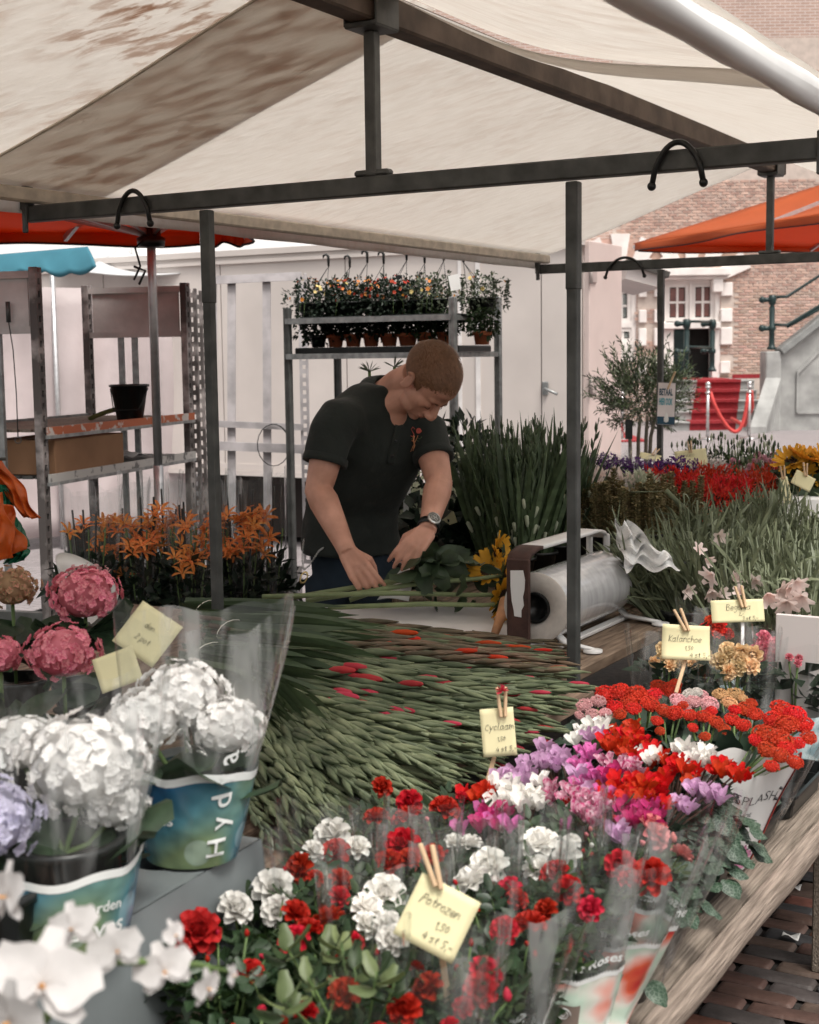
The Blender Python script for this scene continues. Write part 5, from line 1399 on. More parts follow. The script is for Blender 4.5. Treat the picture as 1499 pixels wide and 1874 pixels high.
# ------------------------------------------------------------------ handwritten cards
GLY = {'B': '0,0 0,9 3,9 4,7 3,5 0,5 3,5 5,3 4,0 0,0', 'K': '1,0 1,10;5,9 1,4 5,0', 'C': '5,8 3,9 1,7 0,4 1,1 3,0 5,1', 'P': '0,-2 1,9 4,9 5,7 4,5 1,4', 'a': '4,5 2,6 0,4 0,1 2,0 4,2 4,6 4,1 5,0', 'e': '0,3 4,3 4,5 2,6 0,4 0,1 2,0 4,1',
 'g': '4,5 2,6 0,4 1,1 4,2 4,6 4,-2 2,-4 0,-3', 'o': '2,6 0,4 0,1 2,0 4,1 4,4 2,6', 'n': '0,6 0,0;0,4 2,6 4,5 4,0', 'i': '1,6 1,0;1,8 1.4,8.6', 'l': '1,10 0,1 2,0', 'c': '4,5 2,6 0,4 0,1 2,0 4,1', 'h': '0,10 0,0;0,4 2,6 4,4 4,0',
 'y': '0,6 2,1;5,6 2,1 0,-4', 'm': '0,6 0,0;0,4 2,6 3,4 3,0;3,4 5,6 6,4 6,0', 't': '2,9 2,1 4,0;0,6 4,6.5', 'r': '0,6 0,0;0,4 2,6 3,6', 'z': '0,6 4,6 0,0 4,0', 's': '4,5 2,6 0,5 4,2 2,0 0,1', '1': '0,6 2,9 2,0', '2': '0,7 2,9 4,7 0,0 5,0', '3': '0,8 3,9 4,7 2,5 4,3 3,0 0,1',
 '4': '3,9 0,3 5,3;4,6 3.6,0', '5': '5,9 1,9 1,5 4,5 4,1 1,0', '0': '2,9 0,5 1,1 3,1 4,6 2,9', ',': '1,1 0,-2', '-': '0,4 4,4.4', ' ': '', 'A': '0,0 3,9 5,0;1,4 4,4', 'u': '0,6 0,1 2,0 4,2 4,6 4,0', 'd': '4,3 2,6 0,3 2,0 4,1 4,10 4,0', 'p': '0,6 0,-4;0,5 3,6 4,3 2,0 0,1', '.': '0,0 .4,.4'}
def handwrite(q, s, x0, y0, h_, fn, w=.00065, slant=.18):
    x = x0
    for ch in s:
        g = GLY.get(ch, ''); mx_ = 0
        for line in g.split(';'):
            pts = [tuple(map(float, t.split(','))) for t in line.split()]
            if len(pts) < 2: continue
            P = []
            for a, b in pts:
                mx_ = max(mx_, a); a += rnd.uniform(-.25, .25); b += rnd.uniform(-.3, .3); P.append(Vector(fn(x + (a + b * slant) * h_ / 9, y0 + b * h_ / 9)))
            q.tube(P, w, 4, sq=.4)
        x += (mx_ + 1.6 if mx_ else 3) * h_ / 9
    return x
def card(px, py, Y, w, hgt, rot, lines, label, tilt=.25, yaw=0.0, peg=None, stick=None, mat_=None, curlc=0.0, fallback=None):
    c = at(px, py, Y)
    t = thing('price_card', label, 'price card', c)
    rgt = Vector((math.cos(yaw), math.sin(yaw), 0)); up = Vector((-math.sin(yaw) * math.sin(tilt), math.cos(yaw) * math.sin(tilt), math.cos(tilt)))
    nrm = rgt.cross(up)
    ca, sa = math.cos(rot), math.sin(rot); rx = rgt * ca + up * sa; uy = -rgt * sa + up * ca
    def fn(x, y, l=.0012): return c + rx * x + uy * y + nrm * (l + curlc * (y / hgt - .5 * x / w) ** 2)
    q = MB(); q.slab(lambda u, v: fn((u - .5) * w, (v - .5) * hgt, 0), 8, 8, nrm * -.0008); q.build('card', mat_ or G['paper_yellow'], t)
    q = MB()
    for (s, x, y, h_) in lines: handwrite(q, s, x * w * .98, y * hgt, h_ * hgt * .86, lambda a, b: fn(a, b))
    if lines: q.build('handwriting', G['ink'], t)
    if peg:
        for dx in (-.004, .004):
            q = MB(); a = fn(peg[0] * w + dx, peg[1] * hgt - .01, .006); d_ = rx * math.sin(peg[2] + (dx * 18)) + uy * math.cos(peg[2] + (dx * 18)); q.bar(a, a + d_ * .055, .006, .009, nrm, 0, .0015); q.build('clothes_peg', G['clothes_peg'], t)
    if stick:
        q = MB(); q.bar(at(stick[0], stick[1], Y + .004) , at(stick[2], stick[3], stick[4]), .008, .005, nrm, 0, .001); q.build('stick', G['clothes_peg'] if len(stick) < 6 else G['white'], t)
    return t
def bucket(parent, c, r0, r1, h_, m=None, name='bucket'):
    q = MB(); q.lathe([(0, .0), (r0, 0), (r1, h_), (r1 + .006, h_), (r1 + .006, h_ - .012), (r1 - .004, h_ - .004), (r0 * .96, .01), (0, .01)], 24, c); return q.build(name, m or G['black_plastic'], parent)
# ================================================================== THINGS ON THE UPPER TABLE
# --- gladiolus bunches lying in the heap, tips towards the aisle
GB = [((352, 1122), (1035, 1200), 'red', .80, 'back bunch of red tipped gladioli along the white paper'),
      ((380, 1140), (1046, 1222), 'red', .815, 'red tipped gladiolus bunch second from the back of the heap'),
      ((392, 1160), (1042, 1248), 'plain', .83, 'russet closed gladiolus bunch ending at the right post'),
      ((400, 1180), (1060, 1292), 'green', .85, 'green gladiolus bunch whose tips pass the right post'),
      ((410, 1200), (1040, 1290), 'rose', .83, 'pink specked gladiolus bunch in the middle of the heap'),
      ((420, 1215), (1000, 1325), 'rose', .84, 'pink specked gladiolus bunch pointing at the small square card'),
      ((420, 1235), (985, 1365), 'rose', .82, 'pink specked gladiolus bunch reaching the table edge behind the square card'),
      ((425, 1250), (925, 1385), 'green', .83, 'closed green gladiolus bunch just in front of the pink specked ones'),
      ((430, 1265), (890, 1415), 'rose', .80, 'gladiolus bunch with a few pink buds at the front corner of the heap'),
      ((420, 1285), (850, 1445), 'green', .81, 'closed green gladiolus bunch hanging over the table corner'),
      ((455, 1262), (775, 1482), 'green', .82, 'closed green gladiolus bunch above the top red rose'),
      ((440, 1270), (712, 1512), 'green', .83, 'closed green gladiolus bunch curving down behind the red roses'),
      ((425, 1290), (655, 1540), 'green', .81, 'lowest green gladiolus bunch beside the hydrangea sleeve'),
      ((400, 1310), (590, 1550), 'green', .79, 'green gladiolus bunch half hidden by the hydrangea sleeve')]
tie = mat('pale tie string', (.7, .68, .6), .7)
for bi, (p0, p1, kind, z0, lab) in enumerate(GB):
    A = on(*p0, z0); Bp = on(*p1, z0 - .03); d = Bp - A
    Ln = d.length
    if Ln < 1.02: A = Bp - d.normalized() * 1.02; d = Bp - A; Ln = d.length
    t = thing('gladiolus_bunch', lab, 'gladioli', A, group='bunches of cut gladioli heaped on the table')
    s = d.cross(Z).normalized(); n = 11
    for k in range(n):
        f = (k - (n - 1) / 2) / n
        a = A + s * (f * .10 + rnd.uniform(-.01, .01)) + Z * rnd.uniform(-.03, .03)
        b = Bp + s * (f * .26 + rnd.uniform(-.03, .03)) + Z * rnd.uniform(-.02, .03) - d.normalized() * rnd.uniform(0, .16)
        dd = b - a; pool = GL['leafy'] if (bi < 3 and k % 2) else GL[kind] if rnd.random() < .75 else GL['green' if kind != 'red' else 'plain']
        inst('stem', rnd.choice(pool), t, a, dirquat(dd, rnd.uniform(-.9, .9)), (Ln / 1.1 * rnd.uniform(.95, 1.02), 1.25, 1.25))
    if bi in (0, 2, 5):
        q = MB(); c = A + d.normalized() * .06; 
        q.tube([c + s * (.07 * math.cos(x)) + Z * (.035 * math.sin(x) + .01) for x in np.linspace(0, 6.28, 16)], .0014, 5, cap=False)
        pass
        q.build('tie_string', tie, t)
# --- white paper
def pap(u, v):
    a = on(560, 1112, .748); b = on(955, 1105, .748); c_ = on(1010, 1200, .748); d_ = on(560, 1215, .748)
    p = a.lerp(b, u).lerp(d_.lerp(c_, u), v); p.z = .750 + .006 * abs(math.sin(7 * u + 4 * v)) * (1 if v < .9 else .2); return p
q = MB(); q.slab(pap, 24, 8, (0, 0, -.0012)); tag(q.build('wrapping_paper', mat('white wrapping paper', (.72, .70, .69), .75, 0, .04, 5, .5, 7)), 'large white wrapping paper sheet under the sunflowers', 'paper')
q = MB(); pc_ = [at(735, 1040, 4.74), at(760, 1044, 4.70), at(748, 1098, 4.6), at(690, 1098, 4.62)]
q.slab(lambda u, v: pc_[0].lerp(pc_[1], u).lerp(pc_[3].lerp(pc_[2], u), v) + Z * .006 * math.sin(4 * u), 6, 6, (0, .0015, 0)); tag(q.build('paper_slip', G['white']), 'small white paper slip held under the man\'s left hand', 'paper')
# --- sunflowers
def sun_head(seed, disc=True):
    rnd.seed(seed); q = MB()
    for ring, (n, L, t) in enumerate(((17, .062, 1.25), (16, .056, 1.02))):
        for i in range(n):
            a = 2 * math.pi * (i + .5 * ring) / n + rnd.uniform(-.08, .08); o = Vector((math.cos(a), math.sin(a), 0)); d = o * math.sin(t) + Z * math.cos(t) * rnd.uniform(.4, 1.5)
            petal(q, o * .026 + Z * .004 * ring, d, -o * .2 + Z, L * rnd.uniform(.85, 1.1), .022, rnd.uniform(-.3, .5), .12, 0, 2, 5, .8, .03)
    q.ell((0, 0, 0), (.031, .031, .012), None, 18, 8, 1)
    P = rng.normal(size=(240, 2)) * .011; P = P[np.hypot(P[:, 0], P[:, 1]) < .029]; q.leaves(np.c_[P, np.full(len(P), .010)], np.c_[P * 12, np.ones(len(P))], .006, .002, 1)
    for i in range(12):
        a = i * .52; o = Vector((math.cos(a), math.sin(a), 0)); petal(q, o * .012 - Z * .012, o + Z * -.05, -Z, .045, .018, -.4, .1, 2, 2, 4)
    return q.mesh('flower_head', [PM['sun'], mat('sunflower disc', (.035, .018, .010), .9, 0, .4, 90, .8, 200), G['leaf_mid']])
SUN = [sun_head(1), sun_head(2)]
sleaf_m = mat('sunflower leaf', (.035, .058, .027), .55, 0, .3, 16, .5, 50, trans=.15, obj=.2)
SLEAF = [leaf_proto('leaf', .14, .11, sleaf_m, nv=8, shape=.7, curl=-.9, wave=.06), leaf_proto('leaf', .12, .08, sleaf_m, nv=8, shape=.75, curl=.8, wave=.07)]
rnd.seed(5)
sf = thing('sunflower_bunch', 'bunch of sunflowers the man is handling with big dark leaves', 'sunflowers', at(760, 1080, 4.6))
heads = [((912, 1015), (640, 1102), 4.66, Vector((.75, -.35, .25))), ((930, 1052), (560, 1100), 4.56, Vector((.9, -.3, .15))), ((922, 1090), (480, 1092), 4.5, Vector((.62, -.75, -.15))), ((893, 1045), (520, 1096), 4.62, Vector((-.2, -.5, .6))), ((925, 1110), (600, 1112), 4.45, Vector((.5, -.5, -.4)))]
for (hx, hy), (bx, by), Y, fd in heads:
    H = at(hx, hy, Y); Bq = at(bx, by, Y + .02); Bq.z = max(Bq.z, .79); m1 = H.lerp(Bq, .45) + Z * .01
    q = MB(); q.tube([Bq, m1, H.lerp(Bq, .12) - fd * .01, H - fd.normalized() * .012], [.008, .0085, .007, .007], 8); q.build('stem', mat('pale sunflower stem', (.17, .21, .10), .6, 0, .15, 20) if 'pale sunflower stem' not in bpy.data.materials else bpy.data.materials['pale sunflower stem'], sf)
    inst('flower_head', rnd.choice(SUN), sf, H, quat_to(fd, rnd.uniform(0, 6)), .92)
for k in range(46):
    hx, hy = rnd.uniform(735, 925), 0; hy = 1000 + (hx - 735) * .12 + rnd.uniform(-5, 85) * (1 if hx > 790 else .8)
    p = at(hx, min(hy, 1105), rnd.uniform(4.5, 4.85)); d = Vector((rnd.uniform(-.6, 1), rnd.uniform(-1, .4), rnd.uniform(-.7, .6)))
    inst('leaf', rnd.choice(SLEAF), sf, p, quat_to(d, rnd.uniform(0, 6)), rnd.uniform(.6, 1.05))
# --- hammer
hm = thing('claw_hammer', 'old hammer with worn wooden handle lying by the foil roll', 'hammer', at(905, 1160, 4.15))
q = MB(); q.tube([at(925, 1098, 4.35), at(918, 1125, 4.25), at(905, 1162, 4.17)], [.018, .017, .0125], 10, sq=.75); q.build('handle', mat('worn hammer handle', (.42, .20, .09), .5, 0, .3, 14, .3, 40, stretch=(1, 1, .2)), hm)
q = MB(); q.tube([at(864, 1155, 4.17), at(885, 1166, 4.16), at(905, 1169, 4.15), at(930, 1170, 4.14), at(950, 1172, 4.13)], [.004, .012, .014, .013, .016], 8); q.build('head', mat('dark rusty steel', (.07, .045, .035), .6, .4, .3, 20, .4, 60), hm)
# --- foil roll and its holder
ra, rb = .895, .35
RC_ = S(ra, rb, .862); RC2 = S(ra, rb + .50, .862)
filmroll = mat('wound clear foil', (.50, .50, .51), .16, 0, .10, 7, .07, 9, spec=.9, coat=.6, stretch=(6, 6, 1))
rl = thing('foil_roll', 'thick roll of clear wrapping foil on a metal holder', 'foil roll', Vector((RC_.x, RC_.y, .76)))
q = MB(); q.tube([RC_, RC2], .104, 40, cap=False); q.build('foil', filmroll, rl)
q = MB(); s0, t0 = frame(V); q.lathe([(.104, .0), (.100, -.004), (.047, -.005), (.045, .0)], 40, RC_, (s0, t0, V)); mfe = mat('milky foil edge', (.62, .57, .52), .4, 0, .06, 60, .2, 100, trans=.2); q.build('roll_end', mfe, rl)
q = MB(); q.lathe([(.104, .0), (.047, .002)], 40, RC2, (s0, t0, V)); q.build('roll_end', mfe, rl)
q = MB(); q.lathe([(.046, -.012), (.040, -.014), (.036, -.004), (.022, .02), (0, .02)], 30, RC_, (s0, t0, V)); q.lathe([(.046, -.012), (.047, .01)], 30, RC_, (s0, t0, V)); q.build('core_plug', G['black_plastic'], rl)
hd = thing('foil_holder', 'cast metal foil holder with flaking white paint over rust', 'foil holder', Vector((RC_.x, RC_.y, TZ)))
flake = mat('flaking white paint over rust', (.045, .022, .018), .6, .1, .2, 9, .3, 60, col2=(.72, .70, .69), lo=.49, hi=.505, detail=3, stretch=(1, 1, .7))
whitep = mat('chipped white enamel', (.68, .67, .66), .4, 0, .05, 8, .1, 40)
rustm = mat('dark brown rust', (.055, .026, .02), .7, .1, .3, 30, .4, 80)
fp = S(ra - .035, rb - .045, 0)
q = MB(); q.box(fp + Z * .875, (.074, .012, .27), (U, V, Z), 0, .004); q.build('front_plate', rustm, hd)
# torn white paint patch on the plate
pp_ = [(-.022, .975), (.018, .978), (.024, .95), (.022, .92), (.017, .90), (.02, .875), (.012, .86), (.012, .84), (-.010, .842), (-.012, .86), (-.018, .885), (-.022, .93)]
q = MB(); q.add([fp + U * x + Z * z - V * .0085 for x, z in pp_] + [fp + U * x + Z * z - V * .006 for x, z in pp_], [tuple(range(12))] + [(i, (i + 1) % 12, 12 + (i + 1) % 12, 12 + i) for i in range(12)], 0, False); q.build('paint_patch', whitep, hd)
def rail(u, v):
    b = rb - .045 + .60 * u; w = .036; e = min(u, 1 - u); z = 1.012 + .026 * min(1, e * 9) ** .5
    return S(ra - .035 + (v - .5) * 2 * w, b, z)
q = MB(); q.slab(lambda u, v: rail(u * .16, v), 6, 4, (0, 0, -.010)); q.build('rail_end', rustm, hd)
q = MB(); q.slab(lambda u, v: rail(.161 + u * .839, v), 20, 4, (0, 0, -.010)); q.build('top_rail', whitep, hd)
bp_ = S(ra - .035, rb + .555, 0)
q = MB()
for s_ in (-1, 1): q.box(bp_ + U * (s_ * .030) + Z * .955, (.014, .03, .12), (U, V, Z), 0, .004)
q.box(bp_ + Z * .905, (.074, .022, .05), (U, V, Z), 0, .004); q.build('back_bracket', whitep, hd)
q = MB(); q.box(bp_ + Z * .82, (.05, .012, .13), (U, V, Z), 0, .003); q.build('back_plate', whitep, hd)
for b0, b1, a0, a1 in ((rb + .54, rb + .50, ra - .02, ra + .20), (rb + .05, rb + .02, ra - .02, ra + .17)):
    q = MB(); q.tube([S(a0, b0, .835), S(a0 + .05, b0, .79), S(a0 + .10, (b0 + b1) / 2, .757), S(a1, b1, .75)], [.014, .018, .016, .012], 8, sq=.5); q.lathe([(.028, 0), (.028, .007), (0, .010)], 14, S(a1, b1, .742)); q.build('foot', whitep, hd)
q = MB(); q.box(S(ra + .06, rb + .30, .748), (.03, .56, .012), (U, V, Z), 0, .003); q.build('base_bar', whitep, hd)
# --- crumpled white bag and black crate
def crum(u, v):
    a = at(1126, 958, 4.5); b = at(1150, 955, 4.5); c_ = at(1248, 1040, 4.35); d_ = at(1142, 1038, 4.4)
    p = a.lerp(b, u).lerp(d_.lerp(c_, u), v ** .8); return p + Vector((0, .04 * math.sin(9 * u + 5 * v) + .02 * math.sin(23 * v), .012 * math.sin(13 * u + 11 * v)))
q = MB(); q.slab(crum, 22, 22, (0, .004, 0), smooth=False); q.build('x', G['white']); wb = bpy.context.scene.collection.objects[-1]; wb.name = 'paper_bag'; tag(wb, 'crumpled white paper bag behind the foil roll', 'bag')
cr = thing('black_crate', 'black plastic crate with a yellow sticker beyond the foil roll', 'crate', at(1190, 1080, 5.0))
cc = at(1190, 1090, 4.95); cc.z = .74
for (x_, y_, sx, sy) in ((0, -.17, .36, .012), (0, .17, .36, .012), (-.174, 0, .012, .33), (.174, 0, .012, .33)):
    q = MB(); q.box(cc + U * x_ + V * y_ + Z * .075, (sx, sy, .13), (U, V, Z), 0, .003); q.box(cc + U * x_ + V * y_ + Z * .15, (sx + .01, sy + .012, .018), (U, V, Z), 0, .003); q.build('side', G['black_plastic'], cr)
q = MB(); q.box(cc + Z * .012, (.34, .32, .012), (U, V, Z)); q.build('bottom', G['black_plastic'], cr)
q = MB(); q.box(cc + U * .02 - V * .179 + Z * .095, (.055, .002, .06), (U, V, Z)); q.build('sticker', mat('orange yellow sticker', (.62, .33, .04), .5), cr)

# ================================================================== HYDRANGEAS AND TRAY
def hydrangea(heads, col, label, name='potted_hydrangea', zf=1.10, ztray=.90, wrap=None, leaves_n=12, base=None):
    Cs = [at(px, py, Y) for px, py, Y, r in heads]
    if base is None: c = sum(Cs, Vector()) / len(Cs)
    else: c = at(*base)
    c0 = Vector((c.x, c.y, ztray)); t = thing(name, label, 'hydrangea', c0)
    q = MB(); q.lathe([(0, 0), (.055, 0), (.072, .11), (.076, .11), (.076, .12), (.066, .12), (.05, .01), (0, .01)], 20, c0 + Z * .002); q.build('pot', G['black_plastic'], t)
    q = MB(); q.lathe([(0, .10), (.066, .10)], 16, c0); q.build('soil', G['soil'], t)
    for i, (C, hd_) in enumerate(zip(Cs, heads)):
        r = hd_[3]
        q = MB(); q.tube([c0 + Z * .1, c0.lerp(C, .5) + Z * .03, C - Z * r * .4], .004, 6); q.build('stem', G['stem'], t)
        core = MB(); core.ell(C, (r * .84, r * .84, r * .72), None, 10, 7); hd__ = core.build('flower_head', PM[col], t)
        n = int(135 * (r / .1) ** .7)
        for k in range(n):
            u = 1 - 1.75 * (k + .5) / n; th = k * 2.399963 + rnd.uniform(-.2, .2); rr = math.sqrt(max(0, 1 - u * u)); nr = Vector((rr * math.cos(th), rr * math.sin(th), u))
            lump = 1 + .15 * math.sin(4 * th + 5 * u + i) + rnd.uniform(-.06, .06)
            inst('floret', rnd.choice(FLOR[col]), hd__, C + Vector((nr.x * r, nr.y * r, nr.z * r * .76)) * lump, quat_to(nr + Vector((rnd.uniform(-.2, .2), rnd.uniform(-.2, .2), rnd.uniform(-.2, .2))), rnd.uniform(0, 6)), r * rnd.uniform(.15, .20))
    for k in range(leaves_n):
        a = rnd.uniform(0, 6.28); C = rnd.choice(Cs); p = c0.lerp(C, rnd.uniform(.55, .85)); p = Vector((p.x, p.y, p.z - .02)); d = Vector((math.cos(a), math.sin(a), rnd.uniform(-.2, .35)))
        inst('leaf', HLEAF[0], t, p, quat_to(d, rnd.choice((0, 3.1)) + rnd.uniform(-.5, .5)), rnd.uniform(.7, 1.1))
    return t, c0
def band_mat(name, c1, c2, c3):
    m = bpy.data.materials.new(name); m.use_nodes = True; t = m.node_tree; N = t.nodes; L = t.links; b = N['Principled BSDF']; b.inputs['Roughness'].default_value = .22; out = N['Material Output']
    tc = N.new('ShaderNodeTexCoord'); n = N.new('ShaderNodeTexNoise'); n.inputs['Scale'].default_value = 5; n.inputs['Detail'].default_value = 1; L.new(tc.outputs['Object'], n.inputs['Vector'])
    cr = N.new('ShaderNodeValToRGB'); e = cr.color_ramp.elements; e[0].position = .38; e[0].color = (*c1, 1); e[1].position = .62; e[1].color = (*c3, 1); x = e.new(.5); x.color = (*c2, 1); L.new(n.outputs[0], cr.inputs[0])
    vo = N.new('ShaderNodeTexVoronoi'); vo.inputs['Scale'].default_value = 13; L.new(tc.outputs['Object'], vo.inputs['Vector']); mr = N.new('ShaderNodeMapRange'); mr.inputs['From Min'].default_value = .26; mr.inputs['From Max'].default_value = .29; mr.inputs['To Min'].default_value = .22; mr.inputs['To Max'].default_value = 0; L.new(vo.outputs['Distance'], mr.inputs[0])
    mx = N.new('ShaderNodeMix'); mx.data_type = 'RGBA'; L.new(cr.outputs[0], mx.inputs['A']); mx.inputs['B'].default_value = (.6, .75, .8, 1); L.new(mr.outputs[0], mx.inputs['Factor']); L.new(mx.outputs['Result'], b.inputs['Base Color'])
    n2 = N.new('ShaderNodeTexNoise'); n2.inputs['Scale'].default_value = 14; bp = N.new('ShaderNodeBump'); bp.inputs['Strength'].default_value = .8; bp.inputs['Distance'].default_value = .02; L.new(tc.outputs['Object'], n2.inputs['Vector']); L.new(n2.outputs[0], bp.inputs['Height']); L.new(bp.outputs[0], b.inputs['Normal'])
    return m
band_blue = band_mat('blue green printed foil', (.02, .09, .19), (.07, .19, .23), (.16, .22, .11))
white_ink = mat('white print', (.75, .77, .76), .4, 0, .02)
grey_ink = mat('dark grey print', (.05, .05, .055), .5, 0, .05)
def printed_sleeve(t, c, r0, r1, z0, z1, vb, seed, lean=Vector((0, 0, 0)), band=None, words=(), peak=.06, film_=None, wavy=.04):
    P = sleeve(t, c, r0, r1, z0, z1, lean, film_ or G['film2'], seed, peak=peak)
    q = MB()
    def top(a): return vb * (1 + wavy * math.sin(2 * a + seed) + wavy * .6 * math.sin(5 * a))
    q.grid(lambda u, v: P(2 * math.pi * u, top(2 * math.pi * u) * v, .0015), 56, 10); q.build('printed_band', band or band_blue, t)
    q = MB(); q.grid(lambda u, v: P(2 * math.pi * u, top(2 * math.pi * u) + .035 * v, .002), 56, 2); q.build('band_edge', white_ink, t)
    for s, size, a0, v0_, vert in words:
        rr = r0 + (r1 - r0) * v0_; H_ = z1 - z0
        if vert: fn = lambda x, y: P(a0 - y / rr, v0_ + x / H_, .004)
        else: fn = lambda x, y: P(a0 + x / rr, v0_ + y / H_, .004)
        text_on(t, s, size, fn, white_ink, bold=size * .01)
    return P
tray = thing('plant_tray', 'grey plastic carrier tray with round pot holes under the white hydrangeas', 'tray', on(250, 1640, .9))
ta, tb_, tc_ = on(478, 1535, .90), on(180, 1712, .90), None
e1 = (ta - tb_).normalized(); L1 = (ta - tb_).length; e2 = Vector((-e1.y, e1.x, 0)); W1 = .34
def tq(x, y, z): return tb_ + e1 * x + e2 * y + Z * (z - .90)
holes = [(L1 * f, W1 * g) for g in (.25, .75) for f in (.22, .70)]
q = MB(); NX, NY = 60, 40; rr_ = .058
def ins(x, y): return any((x - hx) ** 2 + (y - hy) ** 2 < rr_ ** 2 for hx, hy in holes)
xs0 = -.12
L2 = L1 - xs0
vs = []
for j in range(NY + 1):
    for i in range(NX + 1):
        x, y = xs0 + L2 * i / NX, W1 * j / NY
        for hx, hy in holes:   # snap the grid to the hole rims
            dd = math.hypot(x - hx, y - hy)
            if rr_ - .005 < dd < rr_ + .006 and dd > 0: x, y = hx + (x - hx) * rr_ / dd, hy + (y - hy) * rr_ / dd
        vs.append(tq(x, y, .90))
fs = []
for j in range(NY):
    for i in range(NX):
        x, y = xs0 + L2 * (i + .5) / NX, W1 * (j + .5) / NY
        if not ins(x, y): a = j * (NX + 1) + i; fs.append((a, a + 1, a + NX + 2, a + NX + 1))
q.add(vs, fs, 0, False); q.build('top', G['grey_plastic'], tray)
q = MB()
for p_, q_ in (((xs0, 0), (L1, 0)), ((L1, 0), (L1, W1)), ((L1, W1), (xs0, W1)), ((xs0, W1), (xs0, 0))):
    o = Vector(((p_[0] + q_[0]) / 2 - L1 / 2, (p_[1] + q_[1]) / 2 - W1 / 2, 0)); ox = .02 if p_[0] == q_[0] == L1 else 0; oy = -.02 if p_[1] == 0 and q_[1] == 0 else 0
    q.slab(lambda u, v: tq(p_[0] + (q_[0] - p_[0]) * u + ox * v, p_[1] + (q_[1] - p_[1]) * u + oy * v, .90 - .155 * v), 10, 2, e2 * .002, 0, False)
q.build('skirt', G['grey_plastic'], tray)
for hx, hy in holes:
    q = MB(); q.lathe([(rr_, 0), (rr_ - .004, -.10), (rr_ * .7, -.105), (rr_ * .7, -.10)], 30, tq(hx, hy, .899)); 
    for k in range(4):
        a = k * 1.57 + .5; q.box(tq(hx + math.cos(a) * rr_ * .85, hy + math.sin(a) * rr_ * .85, .85), (.015, .01, .09), (e1, e2, Z))
    q.build('pot_hole', G['grey_plastic'], tray)
t_, c_ = hydrangea([(338, 1275, 1.98, .060), (412, 1330, 1.95, .050), (268, 1318, 1.92, .050)], 'hwhite', 'white hydrangea in a clear and blue green sleeve on the right of the grey tray', base=(350, 1500, 1.94), leaves_n=9)
printed_sleeve(t_, c_, .062, .125, .905, 1.235, .36, 2, Vector((.025, .02, 0)), words=(('H y d r a', .042, .62, .27, True), ('Loves', .024, -.72, .20, False)), peak=.03)
t_, c_ = hydrangea([(150, 1400, 1.72, .072), (40, 1360, 1.80, .045), (205, 1470, 1.72, .04)], 'hwhite', 'large white hydrangea in a crumpled clear sleeve at the left of the grey tray', base=(120, 1600, 1.68), leaves_n=14)
printed_sleeve(t_, c_, .07, .128, .895, 1.19, .31, 5, Vector((.0, .03, 0)), words=(('garden', .018, .5, .18, False), ('Loves', .030, .42, .08, False), ('you', .018, .5, .02, False), ('g', .05, -.9, .55, False), ('a', .05, -.7, .78, False)), peak=.03)
hydrangea([(-18, 1500, 1.62, .055)], 'hlilac', 'pale lilac hydrangea cut by the left picture edge', base=(-40, 1560, 1.62), ztray=.86, leaves_n=5)
t_, c_ = hydrangea([(115, 1195, 2.55, .060)], 'hpink', 'bright pink hydrangea behind the milky plastic at the left', ztray=.80, leaves_n=8)
hydrangea([(155, 1088, 2.95, .068)], 'hpink', 'darker pink hydrangea standing highest among the pink ones', ztray=.80, leaves_n=16)
hydrangea([(0, 1200, 2.6, .042)], 'hpink', 'small pink hydrangea at the left picture edge', ztray=.80, leaves_n=6)
hydrangea([(22, 1075, 3.0, .052)], 'hgreen', 'greenish hydrangea fading to pink at the left picture edge', ztray=.80, leaves_n=14)
# side table that carries the hydrangeas at the left
st_ = thing('side_table', 'wooden side table under the grey tray and hydrangeas', 'table', on(60, 1500, .7))
for k in range(5):
    a0 = .10 + k * .16
    q = MB(); pA = on(-330 + k * 0, 1900, .742); 
    q.box(Vector((-1.05 + .16 * k, 1.95, .722)), (.155, 2.2, .036), None, 0, .004); q.build('plank', G['wood'], st_)
for x_, y_ in ((-1.0, 1.0), (-.2, 1.0), (-1.0, 2.9)):
    q = MB(); q.box((x_, y_, .35), (.05, .05, .70)); q.build('leg', G['wood_grey'], st_)
# dark leaf filler between the pink hydrangeas is their own foliage; big soft leaf behind the white ones
# --- card lying between the sleeves
card(270, 1160, 2.35, .085, .085, -.6, [('den', -.15, .08, .14), ('2 pot', -.18, -.20, .14)], 'pale yellow card tilted behind the sleeve of the white hydrangea', tilt=.5)
card(215, 1225, 2.3, .07, .06, .35, [], 'blank yellow card partly seen through the hydrangea sleeve', tilt=.4)

# --- orchid close to the camera
orch = petal_mat('white orchid petal', (.60, .58, .57), .2, .04)
def orchid_proto(seed):
    rnd.seed(seed); q = MB()
    for a, L, W in ((90, 1, .62), (215, .95, .58), (325, .95, .58)): o = Vector((math.cos(R(a)), math.sin(R(a)), .05)); petal(q, (0, 0, 0), o, Z, L, W, -.3, .08, 0, 4, 5, .8, .02)
    for a in (20, 160): o = Vector((math.cos(R(a)), math.sin(R(a)), .12)); petal(q, (0, 0, .02), o, Z, 1.05, 1.15, -.35, .06, 0, 5, 5, .62, .02)
    petal(q, (0, -.05, .08), (0, -.6, .8), (0, 1, .3), .4, .28, .8, .3, 0, 4, 4); petal(q, (0, 0, .05), (0, .2, 1), (0, -1, 0), .25, .16, .2, .3, 1, 3, 3)
    q.ell((0, -.02, .18), (.06, .05, .06), None, 8, 6, 1)
    return q.mesh('flower', [orch, mat('orchid throat', (.65, .30, .06), .5)])
ORC = [orchid_proto(1), orchid_proto(2)]
oc = thing('potted_orchid', 'white moth orchid spray closest to the camera at the bottom left', 'orchid', on(60, 1874, .78))
